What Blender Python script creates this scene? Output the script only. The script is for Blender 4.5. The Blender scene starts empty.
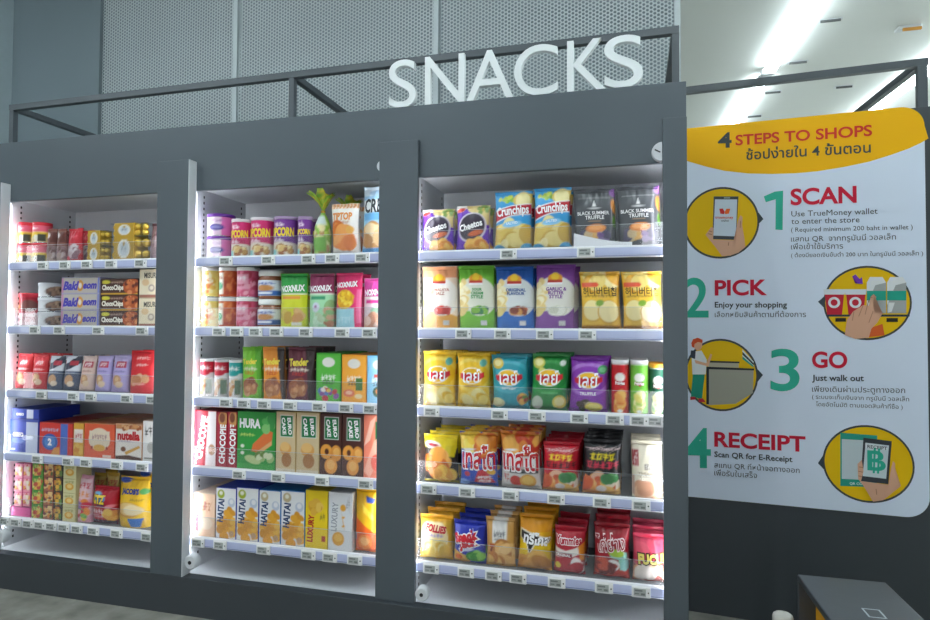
import bpy, bmesh, math, random
import numpy as np
from mathutils import Matrix, Vector

SC = bpy.context.scene
COL = SC.collection
PI = math.pi

# ------------------------------------------------------------------ camera
F_PX, YAW, PITCH, ROLL = 626.92, 15.062, 1.580, 0.348
CAM_POS = Vector((0.0, -2.3874, 1.2801))
cd = bpy.data.cameras.new('camera'); cam = bpy.data.objects.new('camera', cd); COL.objects.link(cam)
cd.sensor_fit = 'HORIZONTAL'; cd.sensor_width = 36.0; cd.lens = F_PX * 36.0 / 930.0
cd.clip_start = 0.02; cd.clip_end = 100
_y, _p, _r = (math.radians(a) for a in (YAW, PITCH, ROLL))
fw = Vector((-math.sin(_y) * math.cos(_p), math.cos(_y) * math.cos(_p), math.sin(_p)))
rt = Vector((math.cos(_y), math.sin(_y), 0)); up = rt.cross(fw)
rt2 = rt * math.cos(_r) + up * math.sin(_r); up2 = rt2.cross(fw)
cam.matrix_world = Matrix(((rt2.x, up2.x, -fw.x, CAM_POS.x), (rt2.y, up2.y, -fw.y, CAM_POS.y), (rt2.z, up2.z, -fw.z, CAM_POS.z), (0, 0, 0, 1)))
SC.camera = cam

# ------------------------------------------------------------------ world and exposure
wd = bpy.data.worlds.new('world'); SC.world = wd; wd.use_nodes = True
wd.node_tree.nodes['Background'].inputs[0].default_value = (0.80, 0.90, 1.0, 1)
wd.node_tree.nodes['Background'].inputs[1].default_value = 0.10
SC.view_settings.view_transform = 'Standard'; SC.view_settings.look = 'None'
SC.view_settings.exposure = 0.28; SC.view_settings.gamma = 1.0; SC.view_settings.use_curve_mapping = False
TUBE = 40.0        # ceiling battens
HALL = 14.5        # the two rows of battens seen beyond the partition
LED = 48.0         # led strips inside the bays
WALL_LIGHT = 8.0   # tall light columns on the wall opposite

# ------------------------------------------------------------------ materials
def srgb(h):
    h = h.lstrip('#'); c = [int(h[i:i + 2], 16) / 255 for i in (0, 2, 4)]
    return tuple(x / 12.92 if x <= 0.04045 else ((x + 0.055) / 1.055) ** 2.4 for x in c)
def mat(name, col, rough=0.5, metal=0.0, noise=0.0, nscale=20.0, bump=0.0, bscale=200.0, coat=0.0):
    m = bpy.data.materials.new(name); m.use_nodes = True
    nt = m.node_tree; b = nt.nodes['Principled BSDF']
    c = srgb(col) if isinstance(col, str) else col
    b.inputs['Base Color'].default_value = (*c, 1); b.inputs['Roughness'].default_value = rough; b.inputs['Metallic'].default_value = metal
    b.inputs['Coat Weight'].default_value = coat
    tc = nt.nodes.new('ShaderNodeTexCoord')
    if noise:
        n = nt.nodes.new('ShaderNodeTexNoise'); n.inputs['Scale'].default_value = nscale; n.inputs['Detail'].default_value = 6
        nt.links.new(tc.outputs['Object'], n.inputs['Vector'])
        r = nt.nodes.new('ShaderNodeValToRGB')
        r.color_ramp.elements[0].position = 0.3; r.color_ramp.elements[1].position = 0.7
        r.color_ramp.elements[0].color = (*[x * (1 - noise) for x in c], 1); r.color_ramp.elements[1].color = (*[min(1, x * (1 + noise)) for x in c], 1)
        nt.links.new(n.outputs['Fac'], r.inputs['Fac']); nt.links.new(r.outputs['Color'], b.inputs['Base Color'])
    if bump:
        n2 = nt.nodes.new('ShaderNodeTexNoise'); n2.inputs['Scale'].default_value = bscale
        nt.links.new(tc.outputs['Object'], n2.inputs['Vector'])
        bp = nt.nodes.new('ShaderNodeBump'); bp.inputs['Strength'].default_value = bump; bp.inputs['Distance'].default_value = 0.002
        nt.links.new(n2.outputs['Fac'], bp.inputs['Height']); nt.links.new(bp.outputs['Normal'], b.inputs['Normal'])
    return m
def print_mat(name, rough, spec=0.5, coat=0.0, bump=0.0):
    m = mat(name, (1, 1, 1), rough, bump=bump, bscale=60.0, coat=coat)
    nt = m.node_tree; a = nt.nodes.new('ShaderNodeAttribute'); a.attribute_name = 'Col'
    nt.links.new(a.outputs['Color'], nt.nodes['Principled BSDF'].inputs['Base Color'])
    nt.nodes['Principled BSDF'].inputs['Specular IOR Level'].default_value = spec
    return m
def emit(name, col, s):
    m = bpy.data.materials.new(name); m.use_nodes = True; nt = m.node_tree
    nt.nodes.remove(nt.nodes['Principled BSDF']); e = nt.nodes.new('ShaderNodeEmission')
    e.inputs[0].default_value = (*srgb(col), 1); e.inputs[1].default_value = s
    nt.links.new(e.outputs[0], nt.nodes['Material Output'].inputs[0]); return m
def clear(name, tint=(1, 1, 1), amount=1.0):
    m = bpy.data.materials.new(name); m.use_nodes = True; nt = m.node_tree
    nt.nodes.remove(nt.nodes['Principled BSDF'])
    t = nt.nodes.new('ShaderNodeBsdfTransparent'); t.inputs[0].default_value = (*tint, 1)
    g = nt.nodes.new('ShaderNodeBsdfGlossy'); g.inputs['Roughness'].default_value = 0.03
    f = nt.nodes.new('ShaderNodeFresnel'); f.inputs[0].default_value = 1.49
    ge = nt.nodes.new('ShaderNodeNewGeometry'); iv = nt.nodes.new('ShaderNodeMath'); iv.operation = 'SUBTRACT'; iv.inputs[0].default_value = amount
    nt.links.new(ge.outputs['Backfacing'], iv.inputs[1])
    mu = nt.nodes.new('ShaderNodeMath'); mu.operation = 'MULTIPLY'; mu.use_clamp = True; nt.links.new(iv.outputs[0], mu.inputs[1])
    mx = nt.nodes.new('ShaderNodeMixShader'); dm = nt.nodes.new('ShaderNodeMixShader'); df = nt.nodes.new('ShaderNodeBsdfDiffuse')
    df.inputs[0].default_value = (0.8, 0.82, 0.85, 1); dm.inputs[0].default_value = 0.035                      # pale veil put in for the floor's reflection in the plastic
    nt.links.new(t.outputs[0], dm.inputs[1]); nt.links.new(df.outputs[0], dm.inputs[2])
    nt.links.new(f.outputs[0], mu.inputs[0]); nt.links.new(mu.outputs[0], mx.inputs[0])
    nt.links.new(dm.outputs[0], mx.inputs[1]); nt.links.new(g.outputs[0], mx.inputs[2])
    nt.links.new(mx.outputs[0], nt.nodes['Material Output'].inputs[0]); return m
M = dict(
    film=print_mat('printed_film', 0.28, 0.5, bump=0.12), matt=print_mat('matt_film', 0.5, 0.4), carton=print_mat('printed_carton', 0.42, 0.4),
    sheet=print_mat('printed_vinyl', 0.55, 0.25),
    clad=mat('grey_laminate', '#50595f', 0.42, noise=0.03, nscale=3.0), clad_shaded=mat('shaded_laminate', '#3c4247', 0.5, noise=0.03, nscale=3.0),  # second laminate is the first one, darkened to stand in for weaker light
    white=mat('white_powder_coat', '#d3d7da', 0.45), shelfm=mat('shelf_grey', '#767b7f', 0.5), deckm=mat('shelf_white', '#d5dade', 0.4), slot=mat('slot_black', '#17191b', 0.8),
    rail=mat('white_plastic', '#eef0f4', 0.35), strip=mat('lilac_label_holder', '#c0c8e8', 0.3, coat=0.4), strip2=mat('pale_blue_edge', '#8f9cc8', 0.35),
    guard=clear('clear_acrylic'), edge=mat('frosted_edge', '#b9bec2', 0.4), guard_edge=clear('acrylic_edge', (0.82, 0.88, 0.9)), tag=mat('tag_white', '#f2f3f2', 0.35), screen=mat('tag_screen', '#a9aeab', 0.3, coat=0.5),
    ink=mat('tag_ink', '#747a78', 0.5), black=mat('black_plastic', '#141517', 0.4), frame=mat('frame_steel', '#4a5156', 0.45),
    perf=mat('perforated_steel', '#c6d1d3', 0.5, noise=0.04, nscale=1.5), letter=mat('letter_white', '#e6ecec', 0.4),
    wallm=mat('wall_paint', '#78858b', 0.7, noise=0.03, nscale=1.2), wallb=mat('wall_behind', '#8d9a9f', 0.8, noise=0.04), wallw=mat('side_wall_paint', '#9aa9ad', 0.7, noise=0.03),
    ceil=mat('ceiling_paint', '#dcdfdb', 0.8, noise=0.02, nscale=0.8), plasterw=mat('room_wall', '#c9ccce', 0.8, noise=0.02),
    floor=mat('floor_concrete', '#85847c', 0.75, noise=0.28, nscale=9.0, bump=0.3, bscale=90.0),
    tube2=emit('hall_tube_light', '#ecfaff', HALL), tube=emit('tube_light', '#ecfaff', TUBE), led=emit('led_light', '#f4f7ff', LED), column=emit('column_light', '#f8fbff', WALL_LIGHT),
    metal=mat('tin_metal', '#c4c6c8', 0.25, 0.9), vent=mat('vent_grey', '#5a5d5c', 0.6), brass=mat('detector_amber', '#c98a2e', 0.5),
    gold=mat('gold_foil', '#d9b64a', 0.3, 0.55, bump=0.5, bscale=150.0), box_dark=mat('cabinet_grey', '#3d4246', 0.4, noise=0.04), yellow=mat('cabinet_yellow', '#e0a010', 0.5),
)

# ------------------------------------------------------------------ mesh helpers
def link(name, me, parent=None, loc=(0, 0, 0)):
    o = bpy.data.objects.new(name, me); COL.objects.link(o); o.location = loc
    if parent is not None: o.parent = parent
    return o
def empty(name, loc=(0, 0, 0), rot=(0, 0, 0)):
    o = bpy.data.objects.new(name, None); COL.objects.link(o); o.location = loc; o.rotation_euler = rot
    o.empty_display_size = 0.02
    return o
def tag(o, label, cat, group=None):
    o['label'] = label; o['category'] = cat
    if group: o['group'] = group
    return o
class MB:
    """collects shapes with several materials into ONE mesh"""
    def __init__(s): s.bm = bmesh.new(); s.mats = []
    def mi(s, m):
        if m not in s.mats: s.mats.append(m)
        return s.mats.index(m)
    def box(s, x0, x1, y0, y1, z0, z1, m, bev=0.0):
        g = bmesh.ops.create_cube(s.bm, size=1.0)
        bmesh.ops.scale(s.bm, vec=(x1 - x0, y1 - y0, z1 - z0), verts=g['verts'])
        bmesh.ops.translate(s.bm, vec=((x0 + x1) / 2, (y0 + y1) / 2, (z0 + z1) / 2), verts=g['verts'])
        fs = {f for v in g['verts'] for f in v.link_faces}
        k = s.mi(m)
        for f in fs: f.material_index = k
        if bev > 0:
            es = list({e for v in g['verts'] for e in v.link_edges})
            r = bmesh.ops.bevel(s.bm, geom=es, offset=bev, segments=2, affect='EDGES', profile=0.5)
            for f in r['faces']: f.material_index = k
        return s
    def bar(s, a, b, w, m):
        a, b = Vector(a), Vector(b); d = b - a; L = d.length
        g = bmesh.ops.create_cube(s.bm, size=1.0); bmesh.ops.scale(s.bm, vec=(w, w, L), verts=g['verts'])
        q = d.to_track_quat('Z', 'Y').to_matrix().to_4x4()
        if abs(d.normalized().z) > 0.99: q = Matrix.Identity(4)
        bmesh.ops.transform(s.bm, matrix=Matrix.Translation((a + b) / 2) @ q, verts=g['verts'])
        k = s.mi(m)
        for f in {f for v in g['verts'] for f in v.link_faces}: f.material_index = k
        return s
    def lathe(s, prof, m, n=32, axis='Z', at=(0, 0, 0)):
        k = s.mi(m); rings = []
        for r, h in prof:
            ring = []
            for i in range(n):
                a = 2 * PI * i / n; c, d = r * math.cos(a), r * math.sin(a)
                p = (c, d, h) if axis == 'Z' else ((c, h, d) if axis == 'Y' else (h, c, d))
                ring.append(s.bm.verts.new((p[0] + at[0], p[1] + at[1], p[2] + at[2])))
            rings.append(ring)
        for a, b in zip(rings, rings[1:]):
            for i in range(n):
                f = s.bm.faces.new((a[i], a[(i + 1) % n], b[(i + 1) % n], b[i])); f.material_index = k; f.smooth = True
        for ring in (rings[0], rings[-1]):
            f = s.bm.faces.new(ring); f.material_index = k
        return s
    def build(s, name, parent=None, loc=(0, 0, 0)):
        bmesh.ops.recalc_face_normals(s.bm, faces=s.bm.faces[:])
        me = bpy.data.meshes.new(name); s.bm.to_mesh(me); s.bm.free()
        for m in s.mats: me.materials.append(m)
        return link(name, me, parent, loc)
def structure(name, *boxes):
    b = MB()
    for bx in boxes: b.box(*bx)
    o = b.build(name); o['kind'] = 'structure'
    return o

class Sheet:
    """vertices + faces + a colour per vertex; becomes a mesh whose print colour is the attribute Col"""
    def __init__(s): s.v = []; s.c = []; s.f = []; s.n = 0; s.sm = []
    def add(s, verts, cols, faces, smooth=True):
        verts = np.asarray(verts, float).reshape(-1, 3)
        cols = np.broadcast_to(np.asarray(cols, float), (len(verts), 3))
        s.v.append(verts); s.c.append(cols)
        for f in faces: s.f.append([i + s.n for i in f])
        s.sm += [smooth] * len(faces); s.n += len(verts)
    def build(s, name, m, parent=None, loc=(0, 0, 0)):
        V = np.concatenate(s.v); C = np.concatenate(s.c)
        me = bpy.data.meshes.new(name); me.from_pydata(V.tolist(), [], s.f)
        a = me.attributes.new('Col', 'FLOAT_COLOR', 'POINT')
        a.data.foreach_set('color', np.concatenate([C, np.ones((len(C), 1))], 1).astype(np.float32).ravel())
        me.polygons.foreach_set('use_smooth', s.sm); me.materials.append(m); me.update()
        return link(name, me, parent, loc)

# ------------------------------------------------------------------ lettering
_tc = {}
def glyphs(s, bold=0.0, res=2):
    k = (s, round(bold, 4), res)
    if k not in _tc:
        c = bpy.data.curves.new('lettering', 'FONT'); c.body = s; c.size = 1; c.resolution_u = res; c.offset = bold
        o = bpy.data.objects.new('lettering', c); me = bpy.data.meshes.new_from_object(o)
        v = np.array([x.co[:2] for x in me.vertices]).reshape(-1, 2); f = [tuple(p.vertices) for p in me.polygons]
        bpy.data.objects.remove(o); bpy.data.curves.remove(c); bpy.data.meshes.remove(me)
        _tc[k] = (v, f)
    return _tc[k]

# ------------------------------------------------------------------ printed art: u, v in 0..1 across a pack's face
def smooth(d, w): return np.clip(0.5 - d / w, 0, 1)
def paint(ops, U, V, w, h, cell=0.0035):
    X, Y = U * w, V * h
    C = np.empty(U.shape + (3,)); C[:] = 1
    def lay(mask, col):
        nonlocal C
        C = C * (1 - mask[..., None]) + np.asarray(srgb(col)) * mask[..., None]
    def ell(u, v, ru, rv, col, rot=0):
        dx, dy = X - u * w, Y - v * h; a = math.radians(rot)
        ex, ey = (dx * math.cos(a) + dy * math.sin(a)) / (ru * w), (-dx * math.sin(a) + dy * math.cos(a)) / (rv * h)
        lay(smooth((np.hypot(ex, ey) - 1) * min(ru * w, rv * h), cell), col)
    for op in ops:
        k = op[0]
        if k == 'bg': C[:] = srgb(op[1])
        elif k == 'rect':
            _, u0, v0, u1, v1, col = op
            d = np.maximum(np.maximum(u0 * w - X, X - u1 * w), np.maximum(v0 * h - Y, Y - v1 * h)); lay(smooth(d, cell), col)
        elif k == 'ell': ell(*op[1:])
        elif k == 'poly':
            pts = [(a * w, b * h) for a, b in op[1]]; ins = np.zeros(U.shape, bool); dist = np.full(U.shape, 1e9)
            for (xa, ya), (xb, yb) in zip(pts, pts[1:] + pts[:1]):
                c = ((ya > Y) != (yb > Y)) & (X < (xb - xa) * (Y - ya) / ((yb - ya) if yb != ya else 1e-9) + xa); ins ^= c
                t = np.clip(((X - xa) * (xb - xa) + (Y - ya) * (yb - ya)) / max((xb - xa) ** 2 + (yb - ya) ** 2, 1e-12), 0, 1)
                dist = np.minimum(dist, np.hypot(X - xa - t * (xb - xa), Y - ya - t * (yb - ya)))
            lay(smooth(np.where(ins, -dist, dist), cell), op[2])
        elif k == 'food':
            _, u, v, ru, rv, n, cols, seed, size = op; R = random.Random(seed)
            for i in range(n):
                a, r = R.uniform(0, 2 * PI), math.sqrt(R.random())
                s = size * R.uniform(0.7, 1.2)
                ell(u + ru * r * math.cos(a), v + rv * r * math.sin(a), s / w, s * R.uniform(0.55, 0.9) / h, cols[i % len(cols)], R.uniform(0, 180))
        elif k == 'strokes':
            _, u0, u1, v, hh, n, col, seed = op; R = random.Random(seed)
            for i in range(n):
                cu = u0 + (u1 - u0) * (i + 0.5) / n; dw = (u1 - u0) / n * 0.5
                ell(cu + dw * R.uniform(-.5, .1), v, dw * 0.2, hh, col, R.uniform(-14, 20))
                if R.random() < .7: ell(cu + dw * R.uniform(.1, .6), v, dw * 0.18, hh * R.uniform(.6, 1), col, R.uniform(-30, 10))
                for e in R.sample((-.75, 0, .75), 2): ell(cu, v + hh * e, dw * 0.8, hh * 0.2, col, R.uniform(-10, 25))
    return C
def letters(sheet, ops, surf, w, h):
    """ops ('t', text, u, v, width_fraction, colour, {rot, bold, out, hs}) laid on surf(u, v, offset)"""
    for op in ops:
        if op[0] != 't': continue
        _, s, u, v, wf, col, *o = op; o = o[0] if o else {}
        rot = math.radians(o.get('rot', 0)); hs = o.get('hs', 1.0); bold = o.get('bold', 0.02)
        base, _f = glyphs(s, bold)
        x0, x1 = base[:, 0].min(), base[:, 0].max(); y0, y1 = base[:, 1].min(), base[:, 1].max()
        sc = wf * (w if abs(math.sin(rot)) < 0.7 else h) / (x1 - x0)
        layers = [(bold, col, 0.0026)]
        if o.get('out'): layers = [(bold + o.get('ow', 0.06), o['out'], 0.0016)] + layers
        for b, c, off in layers:
            g, fs = glyphs(s, b)
            dx = (g[:, 0] - (x0 + x1) / 2) * sc; dy = (g[:, 1] - (y0 + y1) / 2) * sc * hs
            dx = dx + dy * o.get('skew', 0.0)
            X = dx * math.cos(rot) - dy * math.sin(rot); Y = dx * math.sin(rot) + dy * math.cos(rot)
            uu, vv = u + X / w, v + Y / h
            keep = (uu > 0.01) & (uu < 0.99) & (vv > 0.01) & (vv < 0.99)
            P = surf(np.clip(uu, 0.01, 0.99), np.clip(vv, 0.01, 0.99), off * o.get('offs', 1.0))
            sheet.add(P, srgb(c), [f for f in fs if all(keep[i] for i in f)], False)

# ------------------------------------------------------------------ packs (each builder returns the thing's Empty, base at z = 0, front towards -y)
def grid_faces(nu, nv, flip=False):
    out = []
    for j in range(nv):
        for i in range(nu):
            a = j * (nu + 1) + i; q = [a, a + 1, a + nu + 2, a + nu + 1]
            out.append(q[::-1] if flip else q)
    return out
def make_bag(name, w, h, ops, t=0.055, kind='pillow', seal=0.014, m='film', seed=0, crimp=True):
    R = random.Random(seed); ph = [R.uniform(0, 6.28) for _ in range(6)]; lean = R.uniform(-0.045, 0.045)
    root = empty(name)
    sb, st = (seal, seal) if kind == 'pillow' else (0.0, seal)
    def prof(u, v):
        e = np.clip(1 - np.abs(2 * u - 1) ** 2.4, 0, 1) ** 0.62
        if kind == 'pillow': k = np.clip(1 - np.abs(2 * v - 1 + 0.06) ** 3.0, 0, 1) ** 0.7
        else: k = np.clip(1 - v ** 2.2, 0, 1) ** 0.75 * np.clip(0.82 + 1.2 * v, 0, 1)
        edge = np.exp(-(1 - v) * h / 0.035) + (np.exp(-v * h / 0.035) if kind == 'pillow' else 0)
        wr = 0.0032 * edge * np.sin(2 * PI * u * w / 0.026 + ph[0] + 2.0 * np.sin(9 * v + ph[1])) * np.clip(1 - edge * 0.35, 0, 1)
        lo = 0.0028 * np.sin(5.5 * u + ph[2] + 3 * v) * np.sin(6 * v + ph[3]) + 0.0014 * np.sin(13 * u - 9 * v + ph[4]) * np.sin(11 * v + ph[5])
        return t / 2 * e * k + (wr + lo) * e * np.clip(k * 3, 0, 1)
    def place(u, v, y):
        pinch = (0.075 if kind == 'pillow' else 0.04) * np.sin(PI * np.clip(v, 0, 1)) ** 0.8
        x = (u - 0.5) * w * (1 - pinch * np.abs(2 * u - 1)) + lean * (v - 0.5) * h
        return np.stack([x, y, v * h], -1)
    def surf(u, v, off): return place(u, v, -prof(u, v) - off)
    nu, nv = max(10, int(w / 0.0042)), max(12, int(h / 0.0042))
    v0, v1 = sb / h, 1 - st / h
    us, vs = np.linspace(0, 1, nu + 1), np.linspace(v0, v1, nv + 1); U, V = np.meshgrid(us, vs)
    sh = Sheet(); C = paint(ops, U, V, w, h)
    ring = 2 * nu; P = surf(U, V, 0.0005); Bk = place(U, V, prof(U, V) + 0.0005)
    V3, C3 = [], []
    for j in range(nv + 1):
        V3 += list(P[j]); C3 += list(C[j])
        V3 += list(Bk[j][::-1][1:-1]); C3 += list(C[j][::-1][1:-1])
    fs = [[j * ring + i, j * ring + (i + 1) % ring, (j + 1) * ring + (i + 1) % ring, (j + 1) * ring + i] for j in range(nv) for i in range(ring)]
    fs += [list(range(ring))[::-1], [nv * ring + i for i in range(ring)]]
    sh.add(V3, C3, fs)
    letters(sh, ops, surf, w, h)
    sh.build('bag_body', M[m], root)
    if crimp:
        n = max(12, int(w / 0.006))
        for nm, va, vb, on in (('top_seal', v1, 1.0, st > 0), ('bottom_seal', 0.0, v0, sb > 0)):
            if not on: continue
            s2 = Sheet(); uu = np.linspace(0, 1, n + 1); vv = np.linspace(va, vb, 5); U2, V2 = np.meshgrid(uu, vv)
            wob = 0.0035 * np.sin(2 * PI * U2 * w / 0.07 + ph[0]) * (np.abs(V2 - (v1 if va > 0.5 else v0)) * h / 0.014)
            zig = 0.0006 * ((np.arange(5)[:, None] % 2) * 2 - 1) * np.ones_like(U2)
            C2 = paint(ops, U2, V2, w, h)
            A = place(U2, V2, wob - 0.0011 + zig); Bq = place(U2, V2, wob + 0.0011 + zig)
            s2.add(A.reshape(-1, 3), C2.reshape(-1, 3), grid_faces(n, 4)); s2.add(Bq.reshape(-1, 3), C2.reshape(-1, 3), grid_faces(n, 4, True))
            N = (n + 1) * 5; rimf = []
            for i in range(n): rimf += [[i + 1, i, N + i, N + i + 1], [4 * (n + 1) + i, 4 * (n + 1) + i + 1, N + 4 * (n + 1) + i + 1, N + 4 * (n + 1) + i]]
            for j in range(4):
                a, b = j * (n + 1), (j + 1) * (n + 1); rimf += [[a, b, N + b, N + a], [b + n, a + n, N + a + n, N + b + n]]
            s2.add(np.zeros((0, 3)), np.zeros((0, 3)), []); s2.f += rimf; s2.sm += [False] * len(rimf)
            s2.build(nm, M[m], root)
    return root
def make_box(name, w, h, ops, d=0.07, side='#cccccc', top=None, parts=True, flap=None):
    """printed carton; the lid flap along its top is a part"""
    root = empty(name); sh = Sheet(); b = 0.0016; top = top or side
    nu, nv = max(6, int(w / 0.0035)), max(6, int(h / 0.0035))
    U, V = np.meshgrid(np.linspace(0, 1, nu + 1), np.linspace(0, 1, nv + 1)); C = paint(ops, U, V, w, h)
    x0, x1 = -w / 2 + b, w / 2 - b
    def surf(u, v, off): return np.stack([x0 + u * (x1 - x0), np.full_like(u, -d / 2 - off * 0.35), b + v * (h - 2 * b)], -1)
    sh.add(surf(U, V, 0).reshape(-1, 3), C.reshape(-1, 3), grid_faces(nu, nv), False)
    X, Y, Z = w / 2, d / 2, h
    fr = [(x0, -Y, b), (x1, -Y, b), (x1, -Y, Z - b), (x0, -Y, Z - b)]           # front border
    ou = [(-X, -Y + b, 0), (X, -Y + b, 0), (X, -Y + b, Z), (-X, -Y + b, Z)]
    bk = [(-X, Y, 0), (X, Y, 0), (X, Y, Z), (-X, Y, Z)]
    es = srgb(side)
    for i in range(4):
        k = (i + 1) % 4
        col = srgb(top) if i == 2 else es
        sh.add([fr[i], fr[k], ou[k], ou[i]], col, [[0, 3, 2, 1]], False)
        sh.add([ou[i], ou[k], bk[k], bk[i]], col, [[0, 3, 2, 1]], False)
    sh.add(bk, es, [[3, 2, 1, 0]], False)
    letters(sh, ops, surf, w, h)
    sh.build('carton_body', M['carton'], root)
    if parts:
        s2 = Sheet(); e = 0.0009; c = srgb(flap or top)
        y0, y1 = -Y + b * 1.2, -Y + d * 0.82
        pts = [(-X + 0.002, y0, Z + 0.0002), (X - 0.002, y0, Z + 0.0002), (X - 0.006, y1, Z + 0.0002), (-X + 0.006, y1, Z + 0.0002)]
        q = pts + [(a, bb, cz + e) for a, bb, cz in pts]
        s2.add(q, c, [[3, 2, 1, 0], [4, 5, 6, 7], [0, 1, 5, 4], [1, 2, 6, 5], [2, 3, 7, 6], [3, 0, 4, 7]], False)
        s2.build('lid_flap', M['carton'], root)
    return root
def wrap_body(name, prof, ops, w, h, z0, m, root, turn=0.0, n=44):
    """a lathe whose front half carries the print; prof = [(radius, z)...] finely stepped"""
    sh = Sheet(); R = np.array([p[0] for p in prof]); Z = np.array([p[1] for p in prof])
    A = np.linspace(0, 2 * PI, n, endpoint=False)
    a2, v2 = np.meshgrid(A, (Z - z0) / h)
    ang = (a2 - 1.5 * PI - turn + PI) % (2 * PI) - PI                              # 0 = front (-y)
    U = ang / (0.94 * PI) + 0.5; U = np.where(U < 0, -U, U); U = np.where(U > 1, 2 - U, U); U = np.clip(U, 0, 1)
    C = paint(ops, U, np.clip(v2, 0, 1), w, h, 0.004)
    r2 = np.repeat(R[:, None], n, 1)
    P = np.stack([r2 * np.cos(a2), r2 * np.sin(a2), np.repeat(Z[:, None], n, 1)], -1)
    fs = [[j * n + i, j * n + (i + 1) % n, (j + 1) * n + (i + 1) % n, (j + 1) * n + i] for j in range(len(R) - 1) for i in range(n)]
    fs += [list(range(n))[::-1], [(len(R) - 1) * n + i for i in range(n)]]
    sh.add(P.reshape(-1, 3), C.reshape(-1, 3), fs)
    def surf(u, v, off):
        z = z0 + v * h; r = np.interp(z, Z, R) + off * 0.5; a = 1.5 * PI + turn + (u - 0.5) * 0.94 * PI
        return np.stack([r * np.cos(a), r * np.sin(a), z], -1)
    letters(sh, ops, surf, w, h)
    return sh.build(name, M[m], root)
def make_tub(name, w, h, ops, lid='#c02040', rim=None, taper=0.0, m='carton', lid_h=0.014, turn=0.0):
    root = empty(name); r = w / 2; hb = h - lid_h; n = max(8, int(hb / 0.005))
    prof = [(r * (1 - taper * (1 - i / n)) * 0.975, 0.002 + (hb - 0.002) * i / n) for i in range(n + 1)]
    wrap_body('tub_body', prof, ops, w * 0.5 * PI * 0.94, hb, 0.0, m, root, turn)
    lm = mat('lid_' + lid.strip('#'), lid, 0.35)
    MB().lathe([(r * 0.9, hb - 0.003), (r, hb - 0.003), (r * 1.01, hb), (r * 1.01, h - 0.003), (r * 0.985, h), (r * 0.93, h), (r * 0.90, h - 0.0025), (0.002, h - 0.0025)], lm, 36).build('lid', root)
    MB().lathe([(r * (1 - taper) * 0.95, 0), (r * (1 - taper), 0), (r * (1 - taper), 0.004), (r * 0.9 * (1 - taper), 0.004)], rim or M['metal'], 36).build('base_rim', root)
    return root
def make_jar(name, w, h, ops, body='#8a4a20', lid='#f2f2f0', turn=0.0):
    root = empty(name); r = w / 2; lh = h * 0.18; hb = h - lh
    gm = mat('jar_' + body.strip('#'), body, 0.12, coat=0.8)
    MB().lathe([(r * 0.82, 0), (r * 0.95, 0.004), (r * 0.97, 0.012), (r * 0.97, hb * 0.82), (r * 0.9, hb * 0.93), (r * 0.84, hb), (r * 0.84, hb + 0.004)], gm, 36).build('jar_body', root)
    n = 14; z0, z1 = hb * 0.14, hb * 0.8
    wrap_body('label_wrap', [(r * 0.985, z0 + (z1 - z0) * i / n) for i in range(n + 1)], ops, w * 0.5 * PI * 0.94, z1 - z0, z0, 'carton', root, turn)
    lm = mat('lid_' + lid.strip('#'), lid, 0.4)
    MB().lathe([(r * 0.8, hb - 0.002), (r * 0.93, hb - 0.002), (r * 0.95, hb + 0.002), (r * 0.95, h - 0.004), (r * 0.9, h), (0.002, h)], lm, 36).build('lid', root)
    return root
def make_gold(name, w, h, ops, d=0.075, nx=5, nz=2):
    """clear tray of gold wrapped balls with a printed card sleeve"""
    root = empty(name); r = min(w / nx, h / nz) * 0.49
    MB().box(-w / 2, w / 2, -d / 2, d / 2, 0, 0.004, M['guard_edge']).box(-w / 2, w / 2, -d / 2, d / 2, h - 0.002, h, M['guard_edge']).build('clear_tray', root)
    bm = bmesh.new(); bmesh.ops.create_icosphere(bm, subdivisions=2, radius=r); me = bpy.data.meshes.new('chocolate_ball'); 
    for f in bm.faces: f.smooth = True
    bm.to_mesh(me); bm.free(); me.materials.append(M['gold'])
    for k in range(nz):
        for i in range(nx):
            if 0 < i < nx - 2 and nx > 3: continue                                 # hidden under the sleeve
            link('chocolate_ball', me, root, (-w / 2 + w / nx * (i + 0.5), -d / 2 + r + 0.002, 0.004 + (h - 0.006) / nz * (k + 0.5)))
    sh = Sheet(); u0, u1 = 0.12, 0.66; sw = (u1 - u0) * w
    nu, nv = 20, 12; U, V = np.meshgrid(np.linspace(0, 1, nu + 1), np.linspace(0, 1, nv + 1)); C = paint(ops, U, V, sw, h, 0.004)
    xa = -w / 2 + u0 * w
    sh.add(np.stack([xa + U * sw, np.full_like(U, -d / 2 - 0.001), V * (h + 0.001)], -1).reshape(-1, 3), C.reshape(-1, 3), grid_faces(nu, nv), False)
    c = srgb('#c9a53c'); xb = xa + sw; Z = h + 0.001
    sh.add([(xa, -d / 2 - 0.001, Z), (xb, -d / 2 - 0.001, Z), (xb, d / 2, Z), (xa, d / 2, Z)], c, [[0, 1, 2, 3]], False)
    for x in (xa, xb): sh.add([(x, -d / 2 - 0.001, 0), (x, d / 2, 0), (x, d / 2, Z), (x, -d / 2 - 0.001, Z)], c, [[0, 1, 2, 3]], False)
    sh.build('card_sleeve', M['carton'], root)
    return root
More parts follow.
